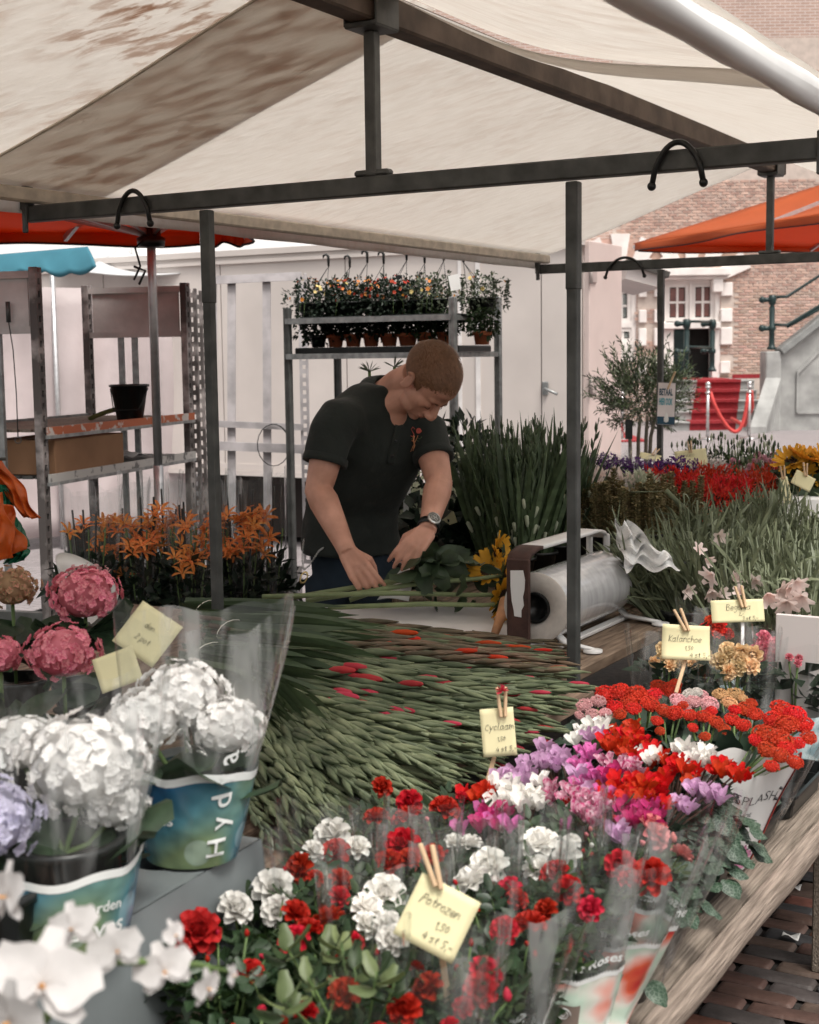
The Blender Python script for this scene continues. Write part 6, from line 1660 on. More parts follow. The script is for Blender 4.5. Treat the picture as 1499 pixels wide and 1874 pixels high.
for px, py, Y, w, d in ((80, 1800, .98, .040, (.1, -1, .35)), (212, 1740, 1.05, .022, (.5, -.8, .3)), (135, 1700, 1.06, .022, (-.3, -.9, .4)), (300, 1775, 1.10, .024, (.3, -1, .1)), (318, 1712, 1.12, .014, (.9, -.4, .3)), (378, 1808, 1.12, .017, (.9, -.5, 0)), (15, 1640, 1.08, .028, (-.8, -.6, .2)), (20, 1868, .95, .030, (-.5, -.9, 0)), (425, 1785, 1.13, .010, (.9, -.2, .2))):
    inst('flower', rnd.choice(ORC), oc, at(px, py, Y), quat_to(d, rnd.uniform(-.4, .4)), w)
q = MB(); q.tube([at(60, 1900, 1.0), at(150, 1760, 1.04), at(270, 1760, 1.1), at(360, 1765, 1.14), at(430, 1780, 1.15)], [.004, .0035, .003, .0025, .001], 8); q.build('stem', G['stem'], oc)
q = MB(); q.lathe([(0, 0), (.05, 0), (.062, .11), (.066, .12), (.055, .12), (0, .1)], 20, Vector((-.38, 1.06, .762 + 0))); q.build('pot', G['black_plastic'], oc)
q = MB(); q.tube([Vector((-.38, 1.06, .87)), at(-60, 1860, 1.03), at(60, 1900, 1.0)], .004, 6); q.build('stem', G['stem'], oc)
# ================================================================== POTTED PLANTS ON THE LOW BENCH
FZ = .85
def toward(d=None, spread=.45):
    v = Vector((rnd.gauss(0, spread), -.55 + rnd.gauss(0, spread), 1)); return v.normalized()
def foliage(t, c, r, z0, z1, n, m, L=.03, W=.016, name='foliage'):
    P = []; D = []
    for _ in range(n):
        a = rnd.uniform(0, 6.28); rr = r * math.sqrt(rnd.random()); h_ = rnd.random() ** .8
        P.append((c.x + rr * math.cos(a) * (.5 + .5 * h_), c.y + rr * math.sin(a) * (.5 + .5 * h_), z0 + (z1 - z0) * h_)); D.append((math.cos(a) + rnd.gauss(0, .5), math.sin(a) + rnd.gauss(0, .5), rnd.uniform(-.3, .9)))
    q = MB(); q.leaves(np.array(P), np.array(D), L * rng.uniform(.7, 1.2, n), W * rng.uniform(.8, 1.2, n), 0, .15, .1)
    return q.build(name, m, t, kind='stuff')
def inward(c, amax=1.755):
    e = max(0.0, ab(c)[0] - amax); return c - U * e, U * e
def potbase(t, c, r=.048, h_=.085, z=LZ, m=None):
    q = MB(); b = Vector((c.x, c.y, z + .003)); q.lathe([(0, 0), (r * .78, 0), (r, h_), (r + .003, h_), (r + .003, h_ + .006), (r - .004, h_ + .004), (r * .8, .01), (0, .01)], 18, b); q.build('pot', m or G['black_plastic'], t)
    q = MB(); q.lathe([(0, h_ - .008), (r - .005, h_ - .008)], 14, b); q.build('soil', G['soil'], t)
def rose_plant(heads, label, sl=None, zf=FZ, nleaf=26, buds=2, seed=0, words=None, band=None, sr=(.052, .098), stop=None, lean=(0, 0, 0), leafset=None):
    rnd.seed(1000 + seed)
    H = []
    for px, py, w, col in heads:
        p = on(px, py, zf + rnd.uniform(-.006, .012)); H.append((p, w * p.y / FOC, col))
    c = sum((p for p, _, _ in H), Vector()) / len(H); c = Vector((c.x, c.y + .01, 0)); c -= Vector(lean) * .6
    c, sh_ = inward(c, 1.83); lean = Vector(lean) + sh_ * 1.1
    base = Vector((c.x, c.y, LZ))
    t = thing('potted_rose', label, 'rose plant', base)
    potbase(t, c)
    for i, (p, w, col) in enumerate(H):
        d = toward()
        m_p = Vector((c.x, c.y, .70)).lerp(p, .5) + Vector((rnd.uniform(-.01, .01), rnd.uniform(-.01, .01), 0))
        q = MB(); q.tube([Vector((c.x + rnd.uniform(-.01, .01), c.y, .66)), m_p, p - d * w * .18], [.0022, .002, .0018], 5); q.build('stem', G['stem'], t)
        if w > .019:
            inst('flower_head', rnd.choice(ROSE[col]), t, p - d * w * .12, quat_to(d, rnd.uniform(0, 6)), w * rnd.uniform(.84, .96))
            q = MB()
            for k in range(5): a = k * 1.257; s0, t0 = frame(d); o = s0 * math.cos(a) + t0 * math.sin(a); petal(q, p - d * w * .16, o * .8 - d * .4, d, w * .4, w * .12, -.5, .1, 0, 2, 3)
            q.build('sepals', G['leaf_mid'], t)
        else: inst('bud', RBUD[col][0] if isinstance(RBUD[col], list) else RBUD[col], t, p - d * w * .3, quat_to(d), w * 1.5)
    for k in range(buds):
        a = rnd.uniform(0, 6.28); p = Vector((c.x + .06 * math.cos(a), c.y + .06 * math.sin(a), zf + rnd.uniform(-.03, .02)))
        inst('bud', RBUD[heads[0][3]], t, p, quat_to(toward()), .016); q = MB(); q.tube([Vector((c.x, c.y, .68)), p], .0014, 4); q.build('stem', G['stem'], t)
    foliage(t, c, .075, .66, zf - .02, 380, G['leaf_rose'], .030, .019)
    for k in range(nleaf):
        a = rnd.uniform(0, 6.28); rr = rnd.uniform(.02, .085); z_ = zf - rnd.uniform(.015, .09); d = Vector((math.cos(a), math.sin(a) - .3, rnd.uniform(.0, .9)))
        inst('leaf', rnd.choice(leafset or RLEAF), t, (c.x + rr * math.cos(a), c.y + rr * math.sin(a), z_), quat_to(d, rnd.uniform(-.8, .8)), rnd.uniform(.036, .055) if not leafset else rnd.uniform(.9, 1.3))
    if sl:
        P = sleeve(t, c, sr[0], sr[1], LZ + .01, stop or (zf + .045), Vector(lean), G['film2' if seed % 3 == 0 else 'film'], seed, peak=.04, pleat=.13)
        if words:
            zb = words
            # printed band with roses, torn-edge top and lettering
            q = MB(); q.grid(lambda u, v: P(2 * math.pi * u, zb * v, .0015), 48, 8); q.build('printed_band', rose_band, t)
            q = MB(); q.grid(lambda u, v: P(2 * math.pi * u, zb + (.018 + .012 * (int(u * 240) % 2)) * v, .002), 240, 1, 0, False); q.build('serrated_edge', white_ink, t)
            rr = sr[0] + (sr[1] - sr[0]) * zb; H_ = (stop or (zf + .045)) - LZ
            for a0 in ((.25, -1.6, 3.3) if seed % 2 else (-.2, 1.5, 3.0)):
                text_on(t, 'Summer Roses', .019, lambda x, y: P(a0 + x / rr, zb + .07 + y / H_, .003), white_ink, bold=.0005)
            if words and seed in (18, 15, 12):
                q = MB(); q.grid(lambda u, v: P(.05 + (u - .5) * .6, zb * .45 + v * .17, .0035), 10, 6); q.build('print_panel', mat('taupe print panel', (.20, .155, .13), .35) if 'taupe print panel' not in bpy.data.materials else bpy.data.materials['taupe print panel'], t)
                text_on(t, 'Roses', .024, lambda x, y: P(.05 + x / rr, zb * .45 + .03 + y / H_, .0045), white_ink)
                q = MB(); q.tube([P(.05 + (.010 * (1 - s / 16) * math.cos(s)) / rr, zb * .45 + .125 + .010 * (1 - s / 16) * math.sin(s) / H_, .0045) for s in np.linspace(0, 13, 34)], .0007, 4, cap=False)
                q.build('rose_emblem', white_ink, t)
    return t
def roseband():
    m = bpy.data.materials.new('rose printed foil'); m.use_nodes = True; t = m.node_tree; N = t.nodes; L = t.links; b = N['Principled BSDF']; b.inputs['Roughness'].default_value = .22
    tc = N.new('ShaderNodeTexCoord')
    mp = N.new('ShaderNodeMapping'); L.new(tc.outputs['Object'], mp.inputs[0])
    n0 = N.new('ShaderNodeTexNoise'); n0.inputs['Scale'].default_value = 16; L.new(mp.outputs[0], n0.inputs['Vector'])
    vo = N.new('ShaderNodeTexVoronoi'); vo.inputs['Scale'].default_value = 15; L.new(mp.outputs[0], vo.inputs['Vector'])
    cr = N.new('ShaderNodeValToRGB'); e = cr.color_ramp.elements; e[0].position = 0; e[0].color = (.55, .03, .03, 1); e[1].position = .62; e[1].color = (.52, .66, .55, 1)
    for p_, c_ in ((.16, (.70, .12, .06, 1)), (.30, (.78, .40, .34, 1)), (.42, (.70, .66, .60, 1))): x = e.new(p_); x.color = c_
    ad = N.new('ShaderNodeMath'); ad.operation = 'ADD'; mu = N.new('ShaderNodeMath'); mu.operation = 'MULTIPLY_ADD'; mu.inputs[1].default_value = .8; mu.inputs[2].default_value = -.52
    L.new(n0.outputs[0], mu.inputs[0]); L.new(mu.outputs[0], ad.inputs[0]); L.new(vo.outputs['Distance'], ad.inputs[1]); L.new(ad.outputs[0], cr.inputs[0]); L.new(cr.outputs[0], b.inputs['Base Color'])
    bp = N.new('ShaderNodeBump'); bp.inputs['Strength'].default_value = .6; bp.inputs['Distance'].default_value = .01; L.new(n0.outputs[0], bp.inputs['Height']); L.new(bp.outputs[0], b.inputs['Normal'])
    return m
rose_band = roseband()
r_, w_, p_, c_ = 'red', 'white', 'pink', 'crimson'
ROSES = [
 ([(700, 1440, 36, r_), (749, 1468, 46, r_), (689, 1495, 42, r_), (745, 1492, 46, r_), (720, 1505, 20, r_)], 'topmost red rose plant standing against the green gladiolus heap', 0, 1, None),
 ([(815, 1479, 52, r_), (782, 1500, 14, p_), (848, 1462, 30, r_)], 'red rose plant just left of the stick of the small square card', 0, 2, None),
 ([(737, 1543, 54, r_), (709, 1580, 50, r_), (794, 1562, 36, r_), (750, 1572, 40, r_)], 'deep red rose plant in clear wrap directly above the big tilted card', 1, 3, None),
 ([(607, 1527, 58, w_), (575, 1557, 40, w_), (654, 1550, 44, w_), (613, 1560, 54, r_)], 'white rose plant with one red rose beside the bare wood and grey tray', 1, 4, None),
 ([(547, 1588, 50, r_), (577, 1607, 30, r_), (625, 1610, 42, r_), (622, 1640, 36, c_)], 'dark red rose plant in clear wrap below the white and red one', 1, 5, None),
 ([(503, 1627, 70, w_), (432, 1662, 60, w_), (507, 1668, 52, w_)], 'large white rose plant next to the front skirt of the grey tray', 0, 6, None),
 ([(704, 1636, 66, w_), (673, 1663, 60, w_), (673, 1692, 50, w_), (712, 1693, 52, w_), (717, 1720, 50, w_)], 'white rose plant immediately left of the big tilted card', 1, 7, None),
 ([(543, 1670, 46, r_), (567, 1697, 44, r_), (600, 1682, 52, r_), (537, 1720, 52, r_), (643, 1727, 42, r_)], 'red rose plant above the pale leaved plant at the bottom centre', 0, 8, None),
 ([(363, 1703, 78, c_), (335, 1730, 30, c_), (380, 1757, 16, r_), (458, 1777, 44, r_), (452, 1710, 16, r_)], 'pink red rose plant beside the orchid spray', 0, 9, None),
 ([(630, 1817, 56, r_), (653, 1783, 18, r_), (740, 1847, 52, r_), (603, 1795, 20, r_)], 'orange red rose plant with pale green young shoots at the bottom centre', 0, 10, None),
 ([(782, 1807, 54, r_), (848, 1843, 34, c_), (760, 1770, 30, r_)], 'red rose plant right under the stick of the big tilted card', 1, 11, .36),
 ([(888, 1780, 62, c_), (879, 1812, 54, r_), (929, 1826, 28, c_)], 'red rose plant in printed sleeve lowest right of the big tilted card', 1, 12, .50),
 ([(923, 1703, 44, r_), (970, 1690, 54, r_), (998, 1665, 42, r_)], 'bright red rose plant in the middle between two printed sleeves', 0, 13, None),
 ([(863, 1667, 36, r_), (933, 1624, 42, c_), (948, 1645, 36, c_)], 'small crimson rose plant peeping out right of the big tilted card', 1, 14, None),
 ([(1014, 1600, 50, c_), (1041, 1628, 50, r_), (1080, 1663, 44, c_)], 'crimson rose plant in a printed sleeve left of the foremost one', 1, 15, .50),
 ([(894, 1585, 64, w_), (861, 1612, 62, w_), (832, 1541, 34, w_), (859, 1545, 42, w_)], 'white rose plant wrapped above the big tilted card', 1, 16, None),
 ([(987, 1543, 60, w_), (1037, 1562, 46, w_), (983, 1587, 46, w_), (1046, 1540, 30, w_)], 'white rose plant behind the crimson ones near the cyclamens', 1, 17, None),
 ([(1134, 1582, 50, r_), (1190, 1603, 64, r_), (1150, 1608, 36, r_)], 'two red roses in the foremost printed sleeve at the bench edge', 1, 18, .56),
 ([(1198, 1523, 62, p_), (1233, 1537, 22, p_), (1248, 1562, 36, p_), (1178, 1545, 18, p_)], 'salmon pink rose plant in a wide clear sleeve next to the cyclamen leaves', 1, 19, None),
 ([(1048, 1475, 36, r_), (1100, 1500, 18, r_), (1128, 1502, 22, c_)], 'small leafy rose plant with one red rose among the bicoloured cyclamens', 0, 20, None),
 ([(560, 1850, 40, r_), (520, 1870, 30, r_), (478, 1850, 30, c_)], 'leafy red rose plant cut by the bottom edge left of centre', 0, 21, None),
 ([(690, 1890, 44, r_), (820, 1880, 40, c_)], 'red rose plant cut by the bottom edge under the big card stick', 1, 22, None),
]
for heads, lab, sl, seed, words in ROSES:
    rose_plant(heads, lab, sl, seed=seed, words=words, nleaf=22, lean=(.02, -.02, 0) if seed in (18, 19) else (0, 0, 0),
               sr=(.055, .11) if seed in (18, 19, 15, 12) else (.05, .085), leafset=None)
# pale young shoots on the front plant
fp_ = [o for o in COL.objects if o.get('label', '').startswith('orange red rose plant')][0]
rnd.seed(77)
for px, py in ((525, 1735), (600, 1740), (625, 1725), (565, 1790), (690, 1780), (722, 1800), (520, 1830), (650, 1770)):
    c0 = on(px, py, .885 + rnd.uniform(-.01, .02))
    q = MB(); q.tube([Vector((fp_.location.x, fp_.location.y, .68)), (Vector((fp_.location.x, fp_.location.y, .74)) + c0) / 2, c0], .0018, 5); q.build('stem', G['stem'], fp_)
    for k in range(6):
        a = k * 1.9 + rnd.uniform(-.4, .4); inst('leaf', rnd.choice(PLEAF), fp_, c0 - Z * .004 * k, quat_to((math.cos(a), math.sin(a), .7 - .13 * k), rnd.uniform(-.5, .5)), rnd.uniform(.5, .75))

# --- cyclamens
def cyclamen(px, py, w, h_, n, col, label, leaves_=14, seed=0, zf=.845, col2=None, lz=-.03, lr=1.0, tray_=None):
    rnd.seed(2000 + seed)
    c = on(px, py, zf); r = w * c.y / FOC / 2
    c, sh_ = inward(c, 1.78)
    base = Vector((c.x, c.y, LZ)); t = thing('potted_cyclamen', label, 'cyclamen', base)
    potbase(t, c)
    for k in range(n):
        x = px + rnd.uniform(-.5, .5) * w; y = py + rnd.uniform(-.5, .5) * h_
        p = on(x, y, zf + rnd.uniform(-.004, .012)); p = Vector(p)
        q = MB(); q.tube([Vector((c.x + rnd.uniform(-.02, .02), c.y + rnd.uniform(-.01, .01), .67)), (p + Vector((c.x, c.y, .72))) / 2 + Z * .01, p + Z * .002], [.0018, .0017, .0015], 5); q.build('stem', G['cycstem'], t)
        cc_ = col if (col2 is None or rnd.random() < .6) else col2
        inst('flower', rnd.choice(CYC[cc_]), t, p - Z * .008, quat_to(Vector((rnd.gauss(0, .22), rnd.gauss(-.12, .22), 1)), rnd.uniform(0, 6)), rnd.uniform(.025, .033))
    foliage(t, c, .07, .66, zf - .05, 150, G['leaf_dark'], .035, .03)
    for k in range(leaves_):
        a = rnd.uniform(0, 6.28); rr = rnd.uniform(.02, .085) * lr; z_ = zf - .055 + lz * rr / .05 + rnd.uniform(-.015, .015)
        inst('leaf', rnd.choice(HEART), t, (c.x + sh_.x * .5 + rr * math.cos(a), c.y + sh_.y * .5 + rr * math.sin(a), z_), Quaternion((0, 0, 1), a) @ Quaternion((0, 1, 0), rnd.uniform(.1, .8)) @ Quaternion((1, 0, 0), rnd.uniform(-.3, .3)), rnd.uniform(.036, .050))
    return t
G['cycstem'] = mat('dark red green stem', (.10, .055, .04), .6, 0, .2, 20)
CY = [
 (1022, 1375, 78, 60, 11, 'lilac', 'pale lilac cyclamen at the back left beside the gladiolus tips', None), (1078, 1335, 60, 50, 8, 'white', 'pinkish white cyclamen behind the pale lilac one', 'lilac'),
 (950, 1415, 85, 34, 10, 'lilac', 'lilac cyclamen right of the small square card', None), (945, 1455, 95, 50, 15, 'white', 'pure white cyclamen right of the stick of the small square card', None),
 (1055, 1400, 70, 46, 9, 'pinkmag', 'pink cyclamen in the middle of the left cyclamens', 'lilac'), (1090, 1443, 62, 46, 9, 'pinkmag', 'bright pink cyclamen touching the large red ones', 'lilac'),
 (1040, 1462, 75, 44, 12, 'bicolor', 'white edged magenta cyclamen below the pink ones', None), (1085, 1486, 55, 36, 8, 'bicolor', 'smaller white edged magenta cyclamen close to the wrapped roses', None),
 (1138, 1408, 62, 30, 8, 'bicolor', 'white edged magenta cyclamen between the two red groups', 'magenta'),
 (1130, 1350, 72, 44, 13, 'scarlet', 'scarlet cyclamen farthest back under the kalanchoes', None), (1172, 1372, 62, 52, 11, 'scarlet', 'scarlet cyclamen left of the small white one', None),
 (1148, 1448, 90, 44, 17, 'scarlet', 'largest scarlet cyclamen in the middle of the bench', None), (1190, 1458, 60, 48, 11, 'scarlet', 'scarlet cyclamen to the right of the largest one', None),
 (1218, 1412, 48, 52, 8, 'scarlet', 'tall scarlet cyclamen under the white one', None), (1258, 1415, 38, 52, 7, 'scarlet', 'narrow scarlet cyclamen left of the single one', None),
 (1262, 1382, 80, 40, 9, 'white', 'white cyclamen between the scarlet ones and the lettered sleeve', None), (1196, 1388, 30, 22, 3, 'white', 'few flowered white cyclamen at the left of the bigger white one', None),
 (1338, 1412, 66, 34, 8, 'scarlet', 'scarlet cyclamen with broad leaves beside the lettered sleeve', None), (1280, 1462, 80, 34, 9, 'lilac', 'lilac cyclamen over silvery leaves at the bench edge', None),
 (1162, 1495, 90, 34, 11, 'magenta', 'dark magenta cyclamen behind the salmon pink rose', None), (885, 1500, 100, 40, 10, 'pinkmag', 'magenta pink cyclamen seen through clear wrap below the white one', 'magenta'),
 (866, 1456, 56, 26, 7, 'scarlet', 'scarlet cyclamen left of the pure white one', None), (1128, 1525, 30, 22, 3, 'lilac', 'few lilac cyclamen flowers beside the salmon pink rose', None)]
for i, (px, py, w, h_, n, col, lab, c2) in enumerate(CY):
    big = lab.startswith(('lilac cyclamen over', 'scarlet cyclamen with', 'few lilac', 'scarlet cyclamen to the right'))
    t = cyclamen(px, py, w, h_, n, col, lab, 26 if big else 12, i, col2=c2, lr=1.15 if big else 1.0)
# leaf-only cyclamen at the bench edge
for i, (px, py, lab) in enumerate(((1330, 1470, 'silvery leaved cyclamen without flowers in the second tray'), (1265, 1535, 'silvery leaved cyclamen without flowers in the nearest full tray'), (1215, 1615, 'silvery leaved cyclamen half hidden by the foremost rose sleeve'), (1375, 1440, 'silvery leaved cyclamen tucked against the lettered sleeve'))):
    cyclamen(px, py, 30, 20, 0, 'white', lab, 20, 60 + i, zf=.80, lr=1.0, lz=-.04)
# black trays along the edge
def btray(a0, b0, w, l, lab):
    c = S(a0, b0, LZ + .004); t = thing('plant_tray', lab, 'tray', c); z1 = .055
    q = MB()
    def ring(s, z, r_=.03):
        pts = []
        for cx, cy, a1 in ((1, 1, 0), (-1, 1, 90), (-1, -1, 180), (1, -1, 270)):
            for k in range(5):
                a = R(a1 + 22.5 * k); pts.append(c + U * (cx * (w / 2 * s - r_) + r_ * math.cos(a)) + V * (cy * (l / 2 * s - r_) + r_ * math.sin(a)) + Z * z)
        return pts
    rings = [ring(.90, 0), ring(.93, z1 * .5), ring(.95, z1 * .52), ring(.98, z1), ring(1.03, z1), ring(1.03, z1 - .006), ring(.99, z1 - .006)]
    vs = sum(rings, []); n = 20; fs = [(j * n + k, j * n + (k + 1) % n, (j + 1) * n + (k + 1) % n, (j + 1) * n + k) for j in range(len(rings) - 1) for k in range(n)]
    q.add(vs, fs + [tuple(range(n))], 0, False); q.build('tray_shell', G['black_plastic'], t)
    return t
for k, (a0, b0, lab) in enumerate(((1.70, -1.58, 'black plastic tray nearest the camera beside the foremost rose sleeve'), (1.71, -1.25, 'black plastic tray with an empty corner under silvery leaves'), (1.715, -.92, 'black plastic tray under the scarlet and lilac cyclamens'), (1.715, -.58, 'black plastic tray under the lettered kalanchoe sleeve'), (1.72, -.24, 'black plastic tray farthest up the bench edge'))):
    btray(a0 - .012, b0, .28, .31, lab)
# white plastic lid hanging over the bench edge
q = MB(); lc = S(1.83, -1.60, LZ + .03)
def lid(u, v):
    x, y = (u - .5) * 2, (v - .5) * 2
    k = .13; x2 = x * (1 - .12 * abs(y) ** 4); y2 = y * (1 - .12 * abs(x) ** 4)
    return lc + U * (x2 * .11) + V * (y2 * .14) + Z * (.02 - .025 * max(abs(x), abs(y)) ** 8 - .02 * x)
q.slab(lid, 24, 24, (0, 0, -.004)); tag(q.build('plastic_lid', G['white']), 'white plastic lid lying on the bench edge at the bottom right', 'lid')

# --- kalanchoes
def kalanchoe(heads, col, label, seed=0, zf=.845, sl=False, nleaf=14):
    rnd.seed(3000 + seed)
    H = [(on(px, py, zf + rnd.uniform(-.004, .01)), w) for px, py, w in heads]
    c = sum((p for p, _ in H), Vector()) / len(H); c, sh_ = inward(c, 1.79); base = Vector((c.x, c.y, LZ)); t = thing('potted_kalanchoe', label, 'kalanchoe', base)
    potbase(t, c)
    for p, w in H:
        q = MB(); q.tube([Vector((c.x, c.y, .67)), (p + Vector((c.x, c.y, .72))) / 2, p - Z * .012], [.003, .0026, .002], 5); q.build('stem', G['stem'], t)
        inst('flower_cluster', rnd.choice(KAL[col]), t, p - Z * .012, quat_to(toward(spread=.15), rnd.uniform(0, 6)), w * p.y / FOC / .112)
    foliage(t, c, .065, .66, zf - .07, 40, fleshy, .04, .035)
    for k in range(nleaf):
        a = rnd.uniform(0, 6.28); rr = rnd.uniform(.02, .07); d = Vector((math.cos(a), math.sin(a), rnd.uniform(.1, .9)))
        inst('leaf', rnd.choice(KLEAF), t, (c.x + rr * math.cos(a) * .6, c.y + rr * math.sin(a) * .6, zf - rnd.uniform(.07, .12)), quat_to(d, rnd.uniform(-.6, .6)), rnd.uniform(.8, 1.15))
    if sl: sleeve(t, c, .05, .085, LZ + .01, zf - .02, sh_, m=G['film'], seed=seed, peak=.02)
    return t, c
kalanchoe([(1070, 1282, 36), (1095, 1275, 34), (1085, 1300, 34), (1108, 1295, 28), (1060, 1300, 22), (1092, 1315, 24)], 'kpink', 'pale pink kalanchoe right beside the steel post', 1)
kalanchoe([(1108, 1262, 44), (1135, 1258, 44), (1125, 1285, 36), (1150, 1280, 40), (1135, 1298, 30)], 'kred', 'red kalanchoe second from the steel post', 2)
kalanchoe([(1165, 1262, 48), (1190, 1280, 44), (1160, 1288, 34), (1198, 1262, 34)], 'kred', 'red kalanchoe under the left card on its stick', 3)
kalanchoe([(1205, 1248, 36), (1228, 1254, 40), (1236, 1244, 28)], 'kred', 'red kalanchoe farthest back next to the wrapped begonias', 4)
kalanchoe([(1240, 1272, 34), (1270, 1276, 38), (1298, 1280, 40), (1255, 1288, 26), (1286, 1262, 24)], 'kpink', 'pale pink kalanchoe in front of the wrapped begonias', 5, sl=True)
kalanchoe([(1262, 1262, 30), (1276, 1258, 24)], 'kwhite', 'white kalanchoe just behind the pale pink one', 6)
kalanchoe([(1318, 1262, 34), (1345, 1264, 40), (1335, 1278, 34), (1360, 1270, 24)], 'korange', 'apricot kalanchoe inside a clear sleeve', 7, sl=True)
kalanchoe([(1215, 1292, 38), (1235, 1296, 38), (1202, 1310, 28), (1208, 1328, 22), (1250, 1282, 24)], 'kred', 'red kalanchoe with drooping side clusters behind the scarlet cyclamen', 8, nleaf=20)
kalanchoe([(1262, 1300, 34), (1288, 1302, 34), (1268, 1322, 24), (1290, 1338, 26), (1310, 1312, 34), (1302, 1292, 26)], 'kred', 'red kalanchoe in the centre of the back row with one low cluster', 9, nleaf=22)
kalanchoe([(1340, 1308, 36), (1325, 1325, 28), (1360, 1318, 34), (1345, 1290, 30)], 'kred', 'red kalanchoe left of the lettered sleeve', 10, nleaf=20)
kalanchoe([(1365, 1290, 40), (1382, 1298, 36), (1375, 1278, 26)], 'kred', 'coral red kalanchoe behind the lettered sleeve', 11)
kalanchoe([(1430, 1290, 50), (1455, 1300, 50), (1415, 1308, 44), (1440, 1318, 54), (1472, 1318, 44), (1480, 1340, 36), (1460, 1350, 34)], 'kred', 'largest coral red kalanchoe at the right picture edge', 12, sl=True)
tk_, ck_ = kalanchoe([(1398, 1335, 52), (1430, 1345, 54), (1402, 1362, 40), (1428, 1372, 42), (1412, 1392, 34), (1455, 1385, 36), (1384, 1345, 34), (1440, 1360, 40)], 'kred', 'coral red kalanchoe in the white paper sleeve with large lettering', 13, nleaf=5)
wp = mat('white printed paper sleeve', (.74, .73, .72), .5, 0, .03, 5, .2, 20); redp = mat('red paper sleeve', (.55, .04, .03), .5, 0, .1)
P = sleeve(tk_, ck_, .052, .098, LZ + .012, .805, (on(1415, 1362, .845) - ck_).xy.to_3d() * .5, m=wp, seed=3, peak=.012, pleat=.015, name='paper_sleeve')
H_ = .805 - LZ - .012
def txt(s, size, a0, v0_, m, **k): 
    rr = .052 + .046 * v0_ ** .9; text_on(tk_, s, size, lambda x, y: P(a0 + x / rr, v0_ + y / H_ - .10 * (x / .1) ** 2 * 0, .0015), m, **k)
txt('COLOR', .027, -.50, .70, grey_ink, bold=.0006); txt('SPLASH', .027, .45, .70, grey_ink, bold=-.0003); txt('KALANCHOE', .0115, .0, .58, grey_ink)
q = MB(); 
for a, b_ in ((.98, .82), (1.0, .72)): q.ell(P(a, b_, .002), .0035, None, 6, 5)
q.build('dots', grey_ink, tk_, kind='stuff')
def splat(cx, cv, ra_, rv, m, nm, seed):
    q = MB(); n = 20; pts = [P(cx, cv, .0016)] + [P(cx + ra_ * math.cos(2 * math.pi * k / n) * (1 + .25 * math.sin(3 * k + seed)), cv + rv * math.sin(2 * math.pi * k / n) * (1 + .25 * math.sin(2 * k + seed)), .0016) for k in range(n)]
    q.add(pts, [(0, 1 + k, 1 + (k + 1) % n) for k in range(n)], 0, False); q.build(nm, m, tk_)
splat(-.1, .30, .30, .14, mat('olive print', (.30, .26, .08), .5), 'paint_splash', 1); splat(.62, .13, .38, .12, mat('pink print', (.62, .26, .42), .5), 'paint_splash', 4); splat(.35, .03, .35, .05, mat('orange print', (.70, .35, .15), .5), 'paint_splash', 7)
q = MB(); q.grid(lambda u, v: P(1.15 + 1.0 * u, v * 1.02, .003), 14, 8); q.build('red_back', redp, tk_)
card_ = MB(); card_.box(at(1480, 1225, 3.35), (.16, .012, .26), (U, V, Z), 0, .002); tag(card_.build('white_panel', G['white_paint']), 'white board standing at the right edge behind the begonias', 'board')

# --- begonias in blue sleeves
blueb = mat('pale blue printed foil', (.32, .50, .56), .3, 0, .35, 22, .3, 30, col2=(.60, .72, .74), lo=.45, hi=.6)
def begonia(px, py, Y, w, col, label, seed, sl=True, n=7):
    rnd.seed(4000 + seed); C = at(px, py, Y); r = w * Y / FOC / 2; c0 = Vector((C.x, C.y, LZ)); t = thing('potted_begonia', label, 'begonia', c0); potbase(t, C)
    for k in range(n):
        a = k * 2.4; rr = r * math.sqrt((k + .3) / n); p = C + Vector((rr * math.cos(a), rr * math.sin(a) * .6, rr * .5 * math.sin(a) + rnd.uniform(-.005, .005)))
        q = MB(); q.tube([Vector((C.x, C.y, .67)), (p + Vector((C.x, C.y, .75))) / 2, p - Z * .01], .0025, 5); q.build('stem', G['stem'], t)
        inst('flower_head', rnd.choice(BEG[col]), t, p, quat_to((rnd.gauss(0, .4), -1, .6 + rnd.gauss(0, .4)), rnd.uniform(0, 6)), r * .62)
    foliage(t, C, .07, .67, C.z - .02, 60, G['leaf_dark'], .05, .04)
    if sl:
        P = sleeve(t, C, .05, .105, LZ + .01, C.z + .045, m=G['film'], seed=seed, peak=.035)
        q = MB(); q.grid(lambda u, v: P(2 * math.pi * u, .42 * v * (1 + .1 * math.sin(12 * u)), .0015), 40, 6); q.build('printed_band', blueb, t)
    return t
BEG = {'yellow': [rose_proto(PM['yellow'], 31)], 'bpink': [rose_proto(PM['hpink'], 32)], 'bred': [rose_proto(PM['kred'], 33)]}
begonia(1345, 1208, 3.22, 84, 'yellow', 'creamy yellow begonia in a blue clear sleeve under the upper card', 1, n=9)
begonia(1222, 1205, 3.40, 60, 'yellow', 'yellow begonia half hidden by the lower card', 2)
begonia(1285, 1208, 3.42, 50, 'yellow', 'small yellow begonia between the two card sticks', 3)
begonia(1410, 1190, 3.45, 80, 'bpink', 'pink begonia in a blue clear sleeve at the right', 4, n=8)
begonia(1310, 1150, 3.75, 56, 'bred', 'red begonia tucked behind the upper card', 5)
begonia(1455, 1205, 3.35, 40, 'bpink', 'begonia in milky blue wrap beside the white board', 6, n=3)

